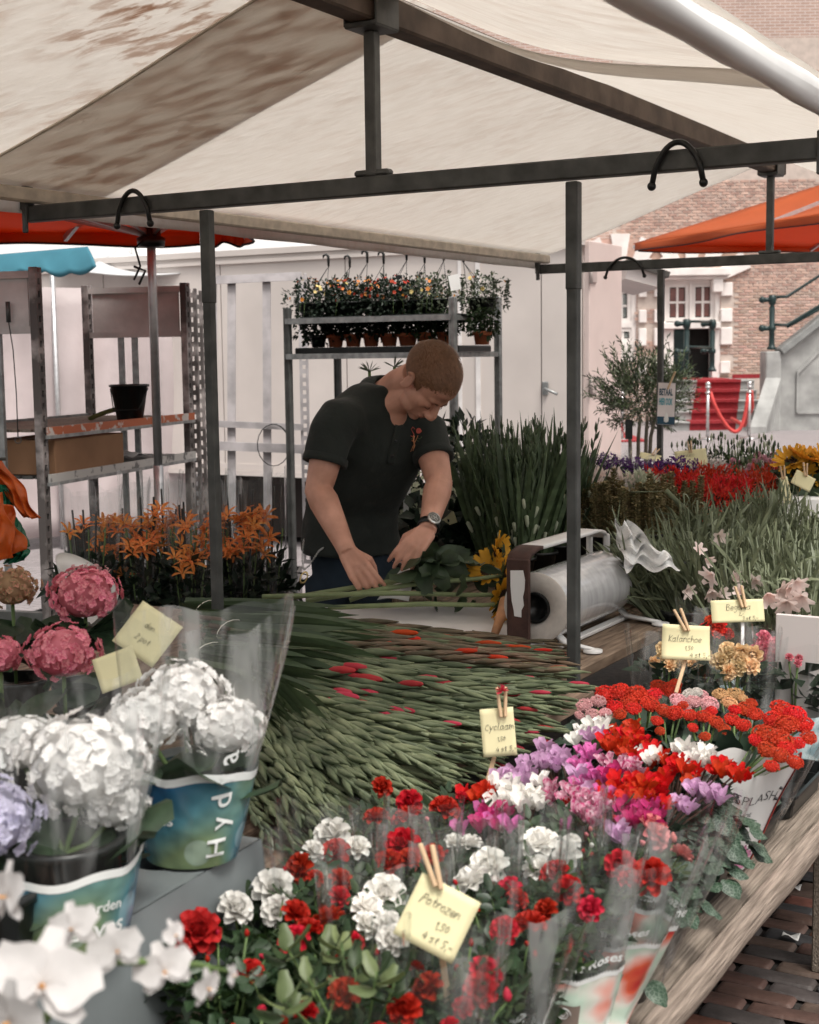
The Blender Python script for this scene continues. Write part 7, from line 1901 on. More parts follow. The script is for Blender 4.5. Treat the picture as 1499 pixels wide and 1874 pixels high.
# --- price cards
card(800, 1680, 1.66, .080, .080, -.50, [('Potrozen', -.36, .12, .155), ('1,50', .02, -.14, .13), ('4 st 5,-', -.10, -.36, .14)], 'big pale yellow card tilted on a stick among the front roses', tilt=.35, peg=(-.18, .52, -.75), stick=(806, 1720, 820, 1840, 1.68), yaw=.05)
card(912, 1340, 2.55, .062, .088, .07, [('Cyclaam', -.40, .05, .15), ('1,50', -.05, -.18, .10), ('4 st 5,-', -.12, -.40, .12)], 'small square yellow card on a stick before the gladiolus tips', tilt=.2, peg=(.18, .42, .02), stick=(905, 1385, 878, 1475, 2.55))
card(1255, 1176, 3.15, .108, .078, -.06, [('Kalanchoe', -.38, .02, .20), ('1,50', -.02, -.22, .14), ('4 st 5,-', .08, -.42, .16)], 'yellow card on a stick above the red kalanchoes', tilt=.3, peg=(.02, .45, -.45), stick=(1257, 1200, 1237, 1268, 3.12), curlc=.02)
card(1350, 1118, 3.40, .128, .055, .02, [('Begonia', -.22, .05, .30), ('2,-', .02, -.20, .16), ('3 st 5,-', .08, -.42, .20)], 'wider yellow card on a white stick above the yellow begonia', tilt=.3, peg=(.12, .30, -.2), stick=(1359, 1135, 1359, 1195, 3.38, 1))
q = MB(); pd_ = at(919, 1265, 2.55); 
for k in range(7): a = k * .9; petal(q, pd_, (math.cos(a), -.2, math.sin(a) * .5 + .3), (0, 0, 1), .012, .010, .5, .2, 0, 2, 3)
tag(q.build('dried_petal', PM['gladrose']), 'wilted dark pink petal clipped on top of the small square card', 'petal')
# ================================================================== PLANTS BEYOND THE TABLE
rnd.seed(99)
# --- plants on the rack: hanging pots above, ivy pots below
hookm = G['black_plastic']
tiny = MB(); 
def tinyflower(m, seed):
    rnd.seed(seed); q = MB()
    for i in range(5): a = i * 1.257; petal(q, (0, 0, 0), (math.cos(a), math.sin(a), .4), Z, 1, .9, -.3, .1, 0, 2, 2)
    return q.mesh('flower', [m])
TF = {'o': [tinyflower(PM['gloriosa'], 1), tinyflower(petal_mat('amber petal', (.70, .30, .05)), 2)], 'r': [tinyflower(petal_mat('brick red petal', (.45, .06, .03)), 3)], 'w': [tinyflower(PM['bud'], 4)], 'y': [tinyflower(petal_mat('soft yellow petal', (.75, .60, .25)), 5)]}
greyleaf = mat('greyish small leaf', (.09, .11, .07), .5, 0, .3, 30, trans=.2, obj=.2)
def mass(t, c, r, n, m, L, W, zs=1.0, name='foliage', up=.2, droop=.1):
    P = rng.normal(size=(n, 3)); P /= np.linalg.norm(P, axis=1, keepdims=True); P *= (rng.random((n, 1)) ** .35); D = P * .8 + rng.normal(size=(n, 3)) * .5 + np.array([0, 0, up])
    q = MB(); q.leaves(P * np.array([r, r, r * zs]) * (1 + .18 * np.sin(5 * P[:, :1] * 3 + c.x * 9)) + np.array(c), D, L * rng.uniform(.6, 1.3, n), W * rng.uniform(.7, 1.3, n), 0, .15, droop)
    return q.build(name, m, t, kind='stuff')
HANG = ['leftmost hanging pot with bronze flowers on the upper rack shelf', 'second hanging pot from the left on the upper rack shelf', 'third hanging pot from the left, its hook tilted right', 'fourth hanging pot from the left on the upper rack shelf', 'hanging pot with brick red flowers under the tallest hook', 'sixth hanging pot from the left on the upper rack shelf', 'hanging pot with the white label on the upper rack shelf', 'rightmost pale leaved hanging pot on the upper rack shelf']
hx = [601, 640, 672, 702, 744, 777, 812, 848]; hy = [470, 472, 463, 465, 458, 463, 458, 461]
for i, lab in enumerate(HANG):
    f = (i + .5) / 8; c = rp(-.02 + 1.0 * f + (.13 if i > 6 else 0), .35 + .1 * (i % 2), SH[1] + .022)
    t = thing('hanging_pot', lab, 'hanging plant', c, group='hanging pots on the rack')
    q = MB(); q.lathe([(0, 0), (.055, 0), (.085, .075), (.09, .075), (.09, .085), (.08, .08), (.05, .01), (0, .01)], 18, c); q.build('pot', G['black_plastic'], t)
    mc = c + Z * .105
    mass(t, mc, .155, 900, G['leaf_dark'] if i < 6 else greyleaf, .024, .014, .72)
    for k in range(26 if i < 6 else 14):
        a = rnd.uniform(0, 6.28); u = rnd.uniform(-.1, 1); rr = math.sqrt(max(0, 1 - u * u)); nr = Vector((rr * math.cos(a), rr * math.sin(a), u))
        inst('flower', rnd.choice(TF[rnd.choice('ooyr' if i < 6 else 'wyo')] if i != 4 else TF['r']), t, mc + Vector((nr.x * .155, nr.y * .155, nr.z * .12)), quat_to(nr), rnd.uniform(.008, .014))
    top = at(hx[i], hy[i], c.y); 
    kn = top - Z * .055
    q = MB()
    for k in range(3): a = k * 2.1 + i; q.tube([c + Vector((.08 * math.cos(a), .08 * math.sin(a), .08)), kn], .0018, 4)
    q.tube([kn, top - Z * .02, top, top + Vector((-.012, 0, .014)), top + Vector((-.028, 0, .006)), top + Vector((-.03, 0, -.008))], [.006, .008, .008, .007, .006, .004], 6); q.build('hook', hookm, t)
    for k in range(5):
        a = rnd.uniform(0, 6.28); q = MB(); p0 = mc + Vector((.1 * math.cos(a), .1 * math.sin(a), 0)); pts = [p0, p0 + Vector((.05 * math.cos(a), .05 * math.sin(a), -.03)), p0 + Vector((.07 * math.cos(a), .07 * math.sin(a), -.10))]; q.tube(pts, .0012, 3)
        q.leaves([tuple(pts[1].lerp(pts[2], s)) for s in (0, .3, .6, 1)], [(rnd.gauss(0, 1), rnd.gauss(0, 1), 0) for _ in range(4)], .02, .012, 1); q.build('shoot', [G['stem'], G['leaf_dark']], t)
q = MB(); lc_ = at(832, 517, 7.5); q.box(lc_, (.055, .002, .08), (Vector((.97, .1, .2)).normalized(), Vector((0, 1, 0)), Vector((-.2, 0, .98)).normalized())); tag(q.build('plant_label', G['white']), 'white plant label stuck in the hanging pots at the right rack post', 'label')
q = MB(); lc_ = at(730, 507, 7.6); q.box(lc_, (.035, .002, .02)); tag(q.build('plant_label', G['black_plastic']), 'small dark plant label in the middle of the hanging pots', 'label')
LOWL = ['bushy fern pot at the left end of the lower rack shelf', 'ivy in a terracotta pot, second on the lower rack shelf', 'ivy in a terracotta pot, third on the lower rack shelf', 'ivy in a terracotta pot left of the man\'s head', 'ivy in a terracotta pot directly above the man\'s collar', 'ivy in a broad terracotta pot above the man\'s hair', 'ivy in a tall terracotta pot touching the front rack post', 'ivy in a terracotta pot right of the front rack post', 'rightmost ivy in a terracotta pot on the lower rack shelf']
for i, lab in enumerate(LOWL):
    f = (i + .4) / 9; c = rp(.05 + 1.0 * f + (.1 if i > 7 else 0), .30, SH[0] + .05)
    t = thing('ivy_pot', lab, 'ivy pot', c); r_s = 1.15 if i == 5 else 1
    q = MB(); q.lathe([(0, 0), (.036 * r_s, 0), (.045 * r_s, .05), (.052 * r_s, .05), (.053 * r_s, .072), (.046 * r_s, .070), (.03, .01), (0, .01)], 20, c); q.build('pot', G['terracotta'] if i else G['black_plastic'], t)
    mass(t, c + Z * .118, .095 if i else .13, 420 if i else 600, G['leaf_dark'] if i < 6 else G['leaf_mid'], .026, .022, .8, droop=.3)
q = MB()
for f in (.22, .55, .86):
    c = rp(f, .35, SH[0] + .03); q = MB(); q.box(c + Z * .0, (.36, .40, .036), (exr, eyr, Z), 0, .006); tag(q.build('pot_tray', G['black_plastic']), {.22: 'left black tray under the ivy pots on the rack', .55: 'middle black tray under the ivy pots on the rack', .86: 'right black tray under the ivy pots on the rack'}[f], 'tray')
for f in (.3, .8):
    c = rp(f, .35, SH[1] + .012); q = MB(); q.box(c, (.46, .40, .018), (exr, eyr, Z), 0, .004); tag(q.build('pot_tray', G['black_plastic']), 'left black tray under the hanging pots on the rack' if f < .5 else 'right black tray under the hanging pots on the rack', 'tray')
# air plant tips above the shoulder
q = MB()
for cx, cy in ((676, 672), (722, 664)):
    for k in range(12): a = rnd.uniform(.2, 2.9); q.blades([tuple(at(cx, cy + 8, 5.6))], [(math.cos(a), 0, math.sin(a))], .05, .006, 4, 0, .2)
ap_ = thing('spiky_plant', 'small pale spiky plant peeking over the man\'s shoulder', 'plant', (at(700, 680, 5.6).x, 5.6, 0)); q.build('leaves', greyleaf, ap_, kind='stuff')
q = MB(); q.tube([Vector((at(700, 680, 5.6).x, 5.6, .25)), at(676, 680, 5.6)], .006, 6); q.tube([Vector((at(700, 680, 5.6).x, 5.6, .25)), at(722, 672, 5.6)], .006, 6); q.build('stalks', G['stem'], ap_, kind='stuff'); bucket(ap_, Vector((at(700, 680, 5.6).x, 5.6, 0)), .11, .15, .28)

# --- bucket of white flowering branches and dark shrubs behind the man's left arm
def shrub(px, py, Y, r, n, m, label, L=.05, W=.028, zs=1.1, flowers=None, fn=0, base=True, stems=5, cat='cut foliage', name='foliage_bunch'):
    c = at(px, py, Y); t = thing(name, label, cat, (c.x, c.y, 0)); mass(t, c, r, n, m, L, W, zs)
    for k in range(stems):
        a = k * 1.3; q = MB(); q.tube([Vector((c.x + .03 * math.cos(a), c.y + .03 * math.sin(a), .28)), c + Vector((r * .5 * math.cos(a), r * .5 * math.sin(a), 0))], .004, 5); q.build('stem', G['stem'], t)
    for k in range(fn):
        a = rnd.uniform(0, 6.28); u = rnd.uniform(-.4, 1); rr = math.sqrt(1 - u * u); nr = Vector((rr * math.cos(a), -abs(rr * math.sin(a)), u)); inst('flower', rnd.choice(TF[flowers]), t, c + Vector((nr.x * r, nr.y * r, nr.z * r * zs)) * 1.02, quat_to(nr), rnd.uniform(.010, .018))
    if base: bucket(t, Vector((c.x, c.y, 0)), .12, .16, .32)
    return t
shrub(775, 940, 5.75, .15, 420, G['leaf_dark'], 'dark bunch with pale green white blossoms behind the watch arm', flowers='w', fn=150)
shrub(850, 910, 6.0, .17, 520, G['leaf_dark'], 'bunch with pale blossoms left of the sword leaved gladioli', flowers='w', fn=110)
shrub(845, 835, 6.4, .15, 260, G['leaf_dark'], 'dark slender leaved bunch at the right rack post', L=.08, W=.03)
shrub(800, 1020, 5.5, .20, 420, G['leaf_dark'], 'low dark foliage bunch behind the sunflower leaves', L=.08, W=.05)
shrub(880, 1010, 5.6, .18, 420, G['leaf_dark'], 'low dark foliage bunch left of the white budded gladioli', L=.08, W=.05)
q = MB(); c_ = at(765, 850, 5.9)
for k in range(11): a = R(-100 + 20 * k); q.blades([tuple(c_)], [(math.sin(a), -.2, math.cos(a) * .9 - .2)], .17, .018, 5, 0, .15)
q.tube([c_, Vector((c_.x, c_.y, .1))], .008, 6)
tag(q.build('palm', G['leaf_dark']), 'dark fan palm leaf between the man\'s chest and left arm', 'palm')
q = MB(); q.box(at(745, 915, 5.6), (.03, .002, .13), None, 0, 0); tag(q.build('plant_label', G['white']), 'slim white plant label beside the man\'s waist', 'label')
q = MB(); q.box(at(818, 950, 5.5), (.07, .002, .05), (Vector((.9, 0, .3)).normalized(), Vector((0, 1, 0)), Vector((-.3, 0, .9)).normalized())); tag(q.build('price_card', G['paper_yellow']), 'pale yellow card deep in the foliage beside the wristwatch', 'price card')

# --- upright gladioli with white buds
whitebud = PM['bud']
def upglad(seed):
    rnd.seed(seed); q = MB(); H_ = .62
    q.tube([(0, 0, 0), (0, 0, H_)], [.005, .002], 5, 0)
    for k in range(13):
        z = .14 + .035 * k; s = 1 if k % 2 else -1; a = rnd.uniform(-.6, .6) + (0 if s > 0 else math.pi); d = Vector((math.cos(a) * .28, math.sin(a) * .28, 1)).normalized(); s0, t0 = frame(d); ln = .07 - .002 * k
        q.lathe([(.003, 0), (.0075, ln * .4), (.004, ln * .75), (0, ln)], 5, (0, 0, z), (s0, t0, d), 0)
        if k < 4 and rnd.random() < .65: q.lathe([(0, ln * .4), (.008, ln * .8), (.009, ln * 1.2), (0, ln * 1.3)], 6, Vector((0, 0, z)) + d * .005, (s0, t0, d), 2)
    for k in range(4): q.blades([(rnd.uniform(-.01, .01), rnd.uniform(-.01, .01), .02)], [(rnd.uniform(-.25, .25), rnd.uniform(-.2, .2), 1)], rnd.uniform(.42, .68), .024, 6, 1, rnd.uniform(-.3, .3))
    return q.mesh('stem', [bladeg, bladeg, whitebud])
UG = [upglad(s) for s in range(41, 45)]
for i, (px, Y, lab) in enumerate(((905, 5.3, 'upright gladiolus bunch nearest the man, leaning left'), (945, 5.15, 'upright gladiolus bunch in front with white buds'), (985, 5.3, 'upright gladiolus bunch with white buds beside the right post'), (925, 5.6, 'upright gladiolus bunch in the second row at the left'), (970, 5.6, 'upright gladiolus bunch in the second row at the middle'), (1020, 5.5, 'upright gladiolus bunch partly behind the right post'))):
    c = at(px, 1000, Y); c.z = TZ + .002; t = thing('gladiolus_bunch', lab, 'gladioli', c, group='upright gladiolus bunches'); bucket(t, c, .05, .07, .12)
    for k in range(17):
        a = rnd.uniform(0, 6.28); rr = rnd.uniform(0, .05); d = Vector((math.cos(a) * rr * 2.3 - (.12 if i in (0, 3) else 0) + (.1 if i > 4 else 0), math.sin(a) * rr * 2, 1)); inst('stem', rnd.choice(UG), t, c + Vector((rr * math.cos(a), rr * math.sin(a), .015)), quat_to(d, rnd.uniform(0, 6)), rnd.uniform(.78, 1.0))

# --- brown green flower spikes
spk = mat('olive brown spike', (.17, .17, .065), .7, 0, .4, 60, .5, 120, col2=(.27, .20, .10), obj=.15)
def spike(seed):
    q = MB(); H_ = .42; q.tube([(0, 0, 0), (0, 0, H_)], [.008, .003], 5)
    n = 230; k = np.arange(n); z = .06 + .36 * k / n; a = k * 2.4 + seed; r = .0135 * (1 - ((z - .06) / .37) ** 3) + .003
    P = np.c_[r * np.cos(a) * .5, r * np.sin(a) * .5, z]; D = np.c_[np.cos(a), np.sin(a), np.full(n, .75)]; q.leaves(P, D, .017, .013, 0, .3)
    return q.mesh('stem', [spk])
SPK = [spike(1), spike(2)]
for i, (px, Y, n, lab) in enumerate(((1085, 5.45, 12, 'bunch of brown green flower spikes right of the steel post'), (1135, 5.4, 13, 'bunch of brown green flower spikes in the middle'), (1185, 5.35, 13, 'bunch of brown green flower spikes behind the white paper bag'), (1235, 5.6, 12, 'bunch of brown green flower spikes farthest right'))):
    c = at(px, 1010, Y); c.z = .80; t = thing('flower_spike_bunch', lab, 'flower spikes', c, group='bunches of brown green flower spikes'); bucket(t, Vector((c.x, c.y, TZ if px < 1200 else LZ)), .06, .08, .18 if px < 1200 else .3)
    for k in range(n):
        f = (k + .5) / n - .5; p = c + Vector((f * .17, rnd.uniform(-.06, .06), rnd.uniform(-.03, .03))); inst('stem', rnd.choice(SPK), t, p, quat_to(Vector((f * .18, rnd.uniform(-.05, .05), 1)), rnd.uniform(0, 6)), (1.0, 1.0, rnd.uniform(.62, .78)))
q = MB(); q.slab(lambda u, v: at(1155 + 65 * u, 899 + 3 * v * (1 - u), 5.2) + Z * 0, 6, 2, (0, .003, 0)); q.slab(lambda u, v: at(1216 + 6 * v + 55 * u, 900 + 55 * u - 6 * v, 5.2 - .1 * u), 8, 2, (0, .003, 0)); tag(q.build('bent_leaf', bladep), 'long pale sword leaf bent sharply over the brown green spikes', 'leaf')

# --- mass of pale pink gladioli at the right
def pinkglad(seed):
    rnd.seed(seed); q = MB()
    q.blades([(rnd.uniform(-.02, .02), rnd.uniform(-.02, .02), 0) for _ in range(7)], [(rnd.gauss(0, .16), rnd.gauss(0, .16), 1) for _ in range(7)], [rnd.uniform(.30, .44) for _ in range(7)], .013, 5, 0, [rnd.uniform(-.8, .8) for _ in range(7)])
    n = 10; q.blades([(rnd.gauss(0, .012), rnd.gauss(0, .012), rnd.uniform(.15, .32)) for _ in range(n)], [(rnd.gauss(0, .5), rnd.gauss(0, .5), .9) for _ in range(n)], [rnd.uniform(.07, .14) for _ in range(n)], .010, 4, 0, [rnd.uniform(-.9, .9) for _ in range(n)])
    q.tube([(0, 0, -.2), (0, 0, .36)], .003, 4, 0)
    return q.mesh('stem', [bladep])
PG = [pinkglad(s) for s in range(50, 56)]
def gladflower(seed):
    rnd.seed(seed); q = MB()
    for i in range(6): a = i * 1.047; petal(q, (0, 0, 0), (math.cos(a) * .55, math.sin(a) * .55, 1), (-math.cos(a), -math.sin(a), .3), 1, .46, -.9 if seed % 2 else -.2, .12, 0, 2, 5, .9)
    return q.mesh('flower', [PM['gladpink']])
GFL = [gladflower(1), gladflower(2), gladflower(3)]
PGB = [(1235, 990, 4.85, 'leaning left over the black crate'), (1290, 960, 5.1, 'behind the leaning one'), (1350, 950, 5.3, 'in the back row near the red crocosmia'), (1420, 945, 5.3, 'in the back row below the sunflowers'), (1490, 950, 5.2, 'in the back row at the right picture edge'), (1255, 1020, 4.5, 'directly right of the foil roll'), (1320, 1010, 4.5, 'behind the wide card, left part'), (1385, 1010, 4.5, 'behind the wide card, right part'), (1455, 1020, 4.4, 'with open pale flowers near the right edge'), (1525, 1030, 4.4, 'cut by the right picture edge'), (1410, 1075, 4.05, 'closest to the pink begonia'), (1480, 1090, 4.0, 'closest to the camera at the right edge')]
for i, (px, py, Y, lab) in enumerate(PGB):
    c = at(px, py, Y); c.z = max(LZ + .16, min(c.z, at(px, py, Y).z) - .14); t = thing('pink_gladiolus_bunch', 'pale pink narrow leaved gladiolus bunch ' + lab, 'gladioli', (c.x, c.y, LZ), group='pale pink gladiolus bunches')
    bucket(t, Vector((c.x, c.y, LZ + .002)), .07, .09, .20)
    for k in range(17):
        a = rnd.uniform(0, 6.28); rr = rnd.uniform(0, .09); inst('stem', rnd.choice(PG), t, (c.x + rr * math.cos(a), c.y + rr * math.sin(a), c.z - .13 + rnd.uniform(-.03, .03)), quat_to((math.cos(a) * rr * 2.2 + (-.5 if i in (0, 5) else 0), math.sin(a) * rr * 2, 1), rnd.uniform(0, 6)), rnd.uniform(.8, 1.05))
pgs = [o for o in COL.objects if o.get('label', '').startswith('pale pink narrow')]
for px, py, Y, s in ((1308, 1050, 4.2, .05), (1300, 1075, 4.2, .045), (1340, 1062, 4.2, .04), (1385, 1062, 4.15, .04), (1420, 1080, 3.95, .06), (1440, 1070, 3.95, .055), (1405, 1085, 3.95, .05), (1470, 1090, 3.9, .05), (1455, 1062, 3.9, .042), (1482, 1138, 3.85, .045), (1312, 980, 4.5, .04), (1275, 1010, 4.4, .035), (1255, 1080, 4.2, .035), (1313, 1092, 4.1, .04), (1360, 1085, 4.0, .035), (1290, 1022, 4.3, .035), (1440, 1098, 3.9, .05)):
    p = at(px, py, Y - .06); ow = min(pgs, key=lambda o: (o.location.xy - p.xy).length); q = MB(); q.tube([p, p + Vector((0, .03, -.12))], .0025, 4); q.build('flower_stalk', bladep, ow)
    inst('flower', rnd.choice(GFL), ow, p, quat_to((rnd.gauss(0, .5), -.6, rnd.uniform(-.7, .7)), rnd.uniform(0, 6)), s)

# --- far bunches: crocosmia, statice, lisianthus, sunflowers
def bunch(px, py, Y, r, n, col, label, cat, L=.02, W=.012, zs=.5, leafm=None, wrap=False, name='flower_bunch', group=None, flat=True):
    c = at(px, py, Y); t = thing(name, label, cat, (c.x, c.y, LZ)); mass(t, c, r, n, PM[col], L, W, zs, 'blossoms', .6, 0)
    mass(t, c - Z * r * .75, r * .8, int(n * .35), leafm or G['leaf_dark'], .05, .02, .9)
    q = MB(); q.tube([Vector((c.x, c.y, LZ + .03)), c - Z * r * .3], [.03, .02], 8); q.build('stalks', G['stem'], t, kind='stuff')
    bucket(t, Vector((c.x, c.y, LZ + .002)), .06, .08, min(.28, max(.1, c.z - r - LZ - .0)))
    if wrap: sleeve(t, c, .04, r * 1.15, c.z - .2, c.z + r * .45, m=G['film2'], seed=px % 7, peak=.03)
    return t, c
for px, py, Y, lab in ((1215, 885, 6.0, 'at the left end'), (1262, 900, 5.8, 'in front of the purple bunches'), (1300, 880, 6.1, 'under the yellow name card'), (1330, 900, 5.9, 'in the middle'), (1375, 890, 6.0, 'towards the sunflowers'), (1410, 885, 6.2, 'at the right end'), (1290, 915, 5.7, 'lowest in front')):
    bunch(px, py, Y, .115, 520, 'croc', 'red crocosmia bunch ' + lab, 'crocosmia', .028, .008, .6)
for px, py, Y, lab in ((1105, 850, 6.5, 'purple fluffy bunch in clear wrap right beside the kiosk door'), (1150, 858, 6.4, 'purple fluffy bunch second from the steel post'), (1200, 862, 6.4, 'purple fluffy bunch in front of the far post'), (1238, 858, 6.3, 'purple fluffy bunch left of the yellow name card')):
    bunch(px, py, Y, .11, 900, 'purple', lab, 'statice', .010, .010, .45, wrap=px < 1160)
for px, py, Y, lab in ((1090, 888, 6.0, 'pale blush bunch in clear wrap beside the steel post'), (1130, 890, 5.9, 'pale blush bunch in clear wrap above the flower spikes'), (1172, 890, 5.9, 'pale green succulent like bunch above the flower spikes')):
    bunch(px, py, Y, .09, 300, 'gladpink' if px < 1150 else 'bud', lab, 'wrapped bunch', .035, .014, .6, wrap=True, leafm=greyleaf)
for px, py, Y, lab in ((1298, 855, 6.8, 'soft grey white bunch right of the yellow name card'),): bunch(px, py, Y, .10, 800, 'kwhite', lab, 'bunch', .012, .010, .5)
def budbunch(px, py, Y, label, pink=0):
    c = at(px, py, Y); t = thing('lisianthus_bunch', label, 'lisianthus', (c.x, c.y, LZ)); mass(t, c - Z * .05, .10, 200, G['leaf_mid'], .04, .014, .8)
    for k in range(22):
        a = rnd.uniform(0, 6.28); rr = rnd.uniform(0, .11); p = c + Vector((rr * math.cos(a), rr * math.sin(a), rnd.uniform(.0, .10)))
        q = MB(); q.tube([c - Z * .15, p], .0015, 3); q.lathe([(.002, 0), (.006, .010), (.004, .025), (0, .034)], 6, p, None, 1); q.build('stem', [G['stem'], G['leaf_mid'] if k % 3 else PM['bud']], t)
    for k in range(pink):
        a = rnd.uniform(0, 6.28); rr = rnd.uniform(0, .11); inst('flower_head', rnd.choice(LIS), t, c + Vector((rr * math.cos(a), -abs(rr * math.sin(a)) * .6 - .02, rnd.uniform(-.05, .05))), quat_to(toward()), rnd.uniform(.026, .034))
    bucket(t, Vector((c.x, c.y, LZ + .002)), .06, .08, .2)
LIS = [rose_proto(petal_mat('rose pink lisianthus petal', (.66, .27, .40)), 61), rose_proto(petal_mat('light pink lisianthus petal', (.74, .42, .50)), 62)]
for px, py, Y, lab, pk_ in ((1268, 838, 7.2, 'green budded bunch behind the yellow name card', 0), (1320, 835, 7.2, 'green budded bunch left of the pink roses', 0), (1350, 850, 6.9, 'pink lisianthus bunch left of the wrapped one', 10), (1390, 840, 6.9, 'pink lisianthus bunch with the tallest buds', 12), (1412, 855, 6.7, 'pink lisianthus bunch in clear wrap next to the sunflowers', 10), (1370, 865, 6.6, 'pink lisianthus bunch lowest in front', 8)): budbunch(px, py, Y, lab, pk_)
sb = thing('sunflower_bunch', 'sunflower bunch in the white and blue tub at the right edge', 'sunflowers', at(1478, 870, 6.0)); sb.location.z = LZ
for px, py, d in ((1448, 845, (-.3, -.5, .8)), (1490, 862, (.0, -.9, .4)), (1462, 868, (-.4, -.9, .2)), (1475, 838, (.2, -.3, .9)), (1512, 845, (.4, -.6, .6))):
    p = at(px, py, 6.0); inst('flower_head', rnd.choice(SUN), sb, p, quat_to(d, rnd.uniform(0, 6)), 1.0); q = MB(); q.tube([p - Vector(d) * .01, at(1478, 900, 6.05)], .006, 5); q.build('stem', G['stem'], sb)
mass(sb, at(1475, 895, 6.0), .13, 120, sleaf_m, .09, .06, .7)
tubm = thing('flower_tub', 'white tub with a blue side under the right hand sunflowers', 'tub', at(1475, 915, 5.95)); tp = at(1475, 905, 5.95)
q = MB(); q.box(Vector((tp.x, tp.y, (tp.z + LZ) / 2)), (.26, .24, tp.z - LZ - .002), None, 0, .01); q.build('tub', G['white'], tubm)
q = MB(); q.box(Vector((tp.x + .09, tp.y - .122, (tp.z + LZ) / 2 - .01)), (.10, .003, tp.z - LZ - .06)); q.build('blue_label', mat('blue label', (.04, .14, .42), .5), tubm)
card(1265, 838, 6.5, .145, .075, .10, [('Alliums', -.34, .08, .26), ('5 euro', -.12, -.30, .22)], 'yellow name card on a peg above the red crocosmia', tilt=.2, peg=(0, .45, 0))
card(1190, 836, 6.7, .10, .045, -.30, [], 'yellow card lying flat on the purple bunches', tilt=.9, peg=(.1, .4, .3))
card(1470, 880, 5.7, .085, .06, -.5, [('.', 0, 0, .2)], 'yellow card leaning in front of the sunflower tub', tilt=.2, peg=(0, .5, -.5))
card(1438, 898, 5.6, .035, .11, .2, [('-', 0, 0, .1)], 'narrow yellow card seen edge on left of the sunflower tub', tilt=.1, peg=(0, .5, .1))

# --- olive tree
ol = thing('olive_tree', 'small potted olive tree with several stems beside the payment sign', 'tree', (at(1175, 800, 9.0).x, 9.0, 0))
oc_ = at(1175, 720, 9.0); olm = mat('olive leaf', (.03, .043, .022), .55, 0, .35, 8, trans=.1, obj=0, col2=(.085, .10, .06))
for x0, x1 in ((1156, 1150), (1165, 1172), (1180, 1185), (1182, 1200)):
    q = MB(); b = Vector((at(x0, 830, 9.0).x, 9.0 + rnd.uniform(-.05, .05), .3)); q.tube([b, at((x0 + x1) / 2, 800, 9), at(x1, 760, 9)], [.014, .012, .010], 7); q.build('trunk', mat('olive bark', (.12, .10, .075), .8, 0, .3, 20) if 'olive bark' not in bpy.data.materials else bpy.data.materials['olive bark'], ol)
q = MB()
for k in range(430):
    v = Vector((rnd.gauss(0, 1), rnd.gauss(0, 1), rnd.gauss(0, 1))).normalized(); s = rnd.uniform(.3, 1); p = oc_ + Vector((v.x * .25, v.y * .22, v.z * .20)) * s; d = (v + Vector((rnd.gauss(0, .4), rnd.gauss(0, .3), .7))).normalized(); L_ = rnd.uniform(.09, .20)
    q.tube([p, p + d * L_], [.002, .0008], 3, 1); n = 13; tt = np.linspace(.1, 1, n); P = np.array([tuple(p + d * L_ * s_) for s_ in tt]); D = rng.normal(size=(n, 3)) * .7 + np.array(d); q.leaves(P, D, .038, .009, 0)
q.build('crown', [olm, G['stem']], ol, kind='stuff')
for p0, d in (((1100, 708), (-1, 0, .2)), ((1135, 625), (-.1, 0, 1)), ((1215, 640), (.2, 0, 1)), ((1112, 680), (-.9, 0, .6))):
    q = MB(); a = at(*p0, 9.0); b = oc_.lerp(a, .5); q.tube([b, a], [.003, .0008], 4, 1); n = 16; P = np.array([tuple(b.lerp(a, s_)) for s_ in np.linspace(0, 1, n)]); q.leaves(P, rng.normal(size=(n, 3)) * .6 + np.array(tuple((a - b).normalized())), .04, .009, 0); q.build('branch', [olm, G['stem']], ol)
bucket(ol, Vector((oc_.x, 9.0, 0)), .16, .2, .32)
q = MB(); q.box(at(1151, 786, 8.85), (.045, .004, .12), None, 0, .001); q.tube([at(1151, 770, 8.86), at(1151, 755, 8.9)], .001, 3); lb = q.build('plant_label', G['black_plastic']); tag(lb, 'black hanging plant label under the olive crown', 'label')
# --- payment sign on the far post
sp = at(1219, 739, 7.45); sg = thing('payment_sign', 'white sign with dark and turquoise capital letters on the far post', 'sign', sp)
rX, rZ = Vector((.998, .02, -.05)).normalized(), Vector((.03, 0, 1)).normalized()
def sf_(x, y, l=.004): return sp + rX * x + rZ * y + Vector((0, -l, 0))
q = MB(); q.box(sp, (.098, .008, .225), (rX, Vector((0, 1, 0)), rZ), 0, .001); q.build('frame', mat('grey sign frame', (.10, .10, .10), .5, .3), sg)
q = MB(); q.box(sf_(0, .0, .005), (.090, .003, .217), (rX, Vector((0, 1, 0)), rZ)); q.build('board', mat('pinkish white board', (.74, .68, .68), .5), sg)
navy = mat('navy print', (.02, .07, .12), .5); teal = mat('teal print', (.03, .33, .42), .5)
q = MB(); q.box(sf_(0, -.087, .0075), (.090, .001, .040), (rX, Vector((0, 1, 0)), rZ)); q.build('band', navy, sg)
q = MB(); q.lathe([(0, 0), (.012, .006), (.013, .022), (.004, .045), (0, .055)], 12, sf_(.002, -.098, .008), (rX, Vector((0, .08, 0)), rZ)); q.build('drop', G['white'], sg)
for s, y, m in (('BETAAL', .045, navy), ('HIER OOK', -.005, teal)):
    vs, fs = text_flat(s, .022, 0, .0006); w_ = max(v[0] for v in vs) - min(v[0] for v in vs); k = .070 / w_; q = MB(); q.add([sf_(-.004 + x * k, y + yy * 2.2, .0080) for x, yy, _ in vs], fs, 0, False); q.build('lettering', m, sg)
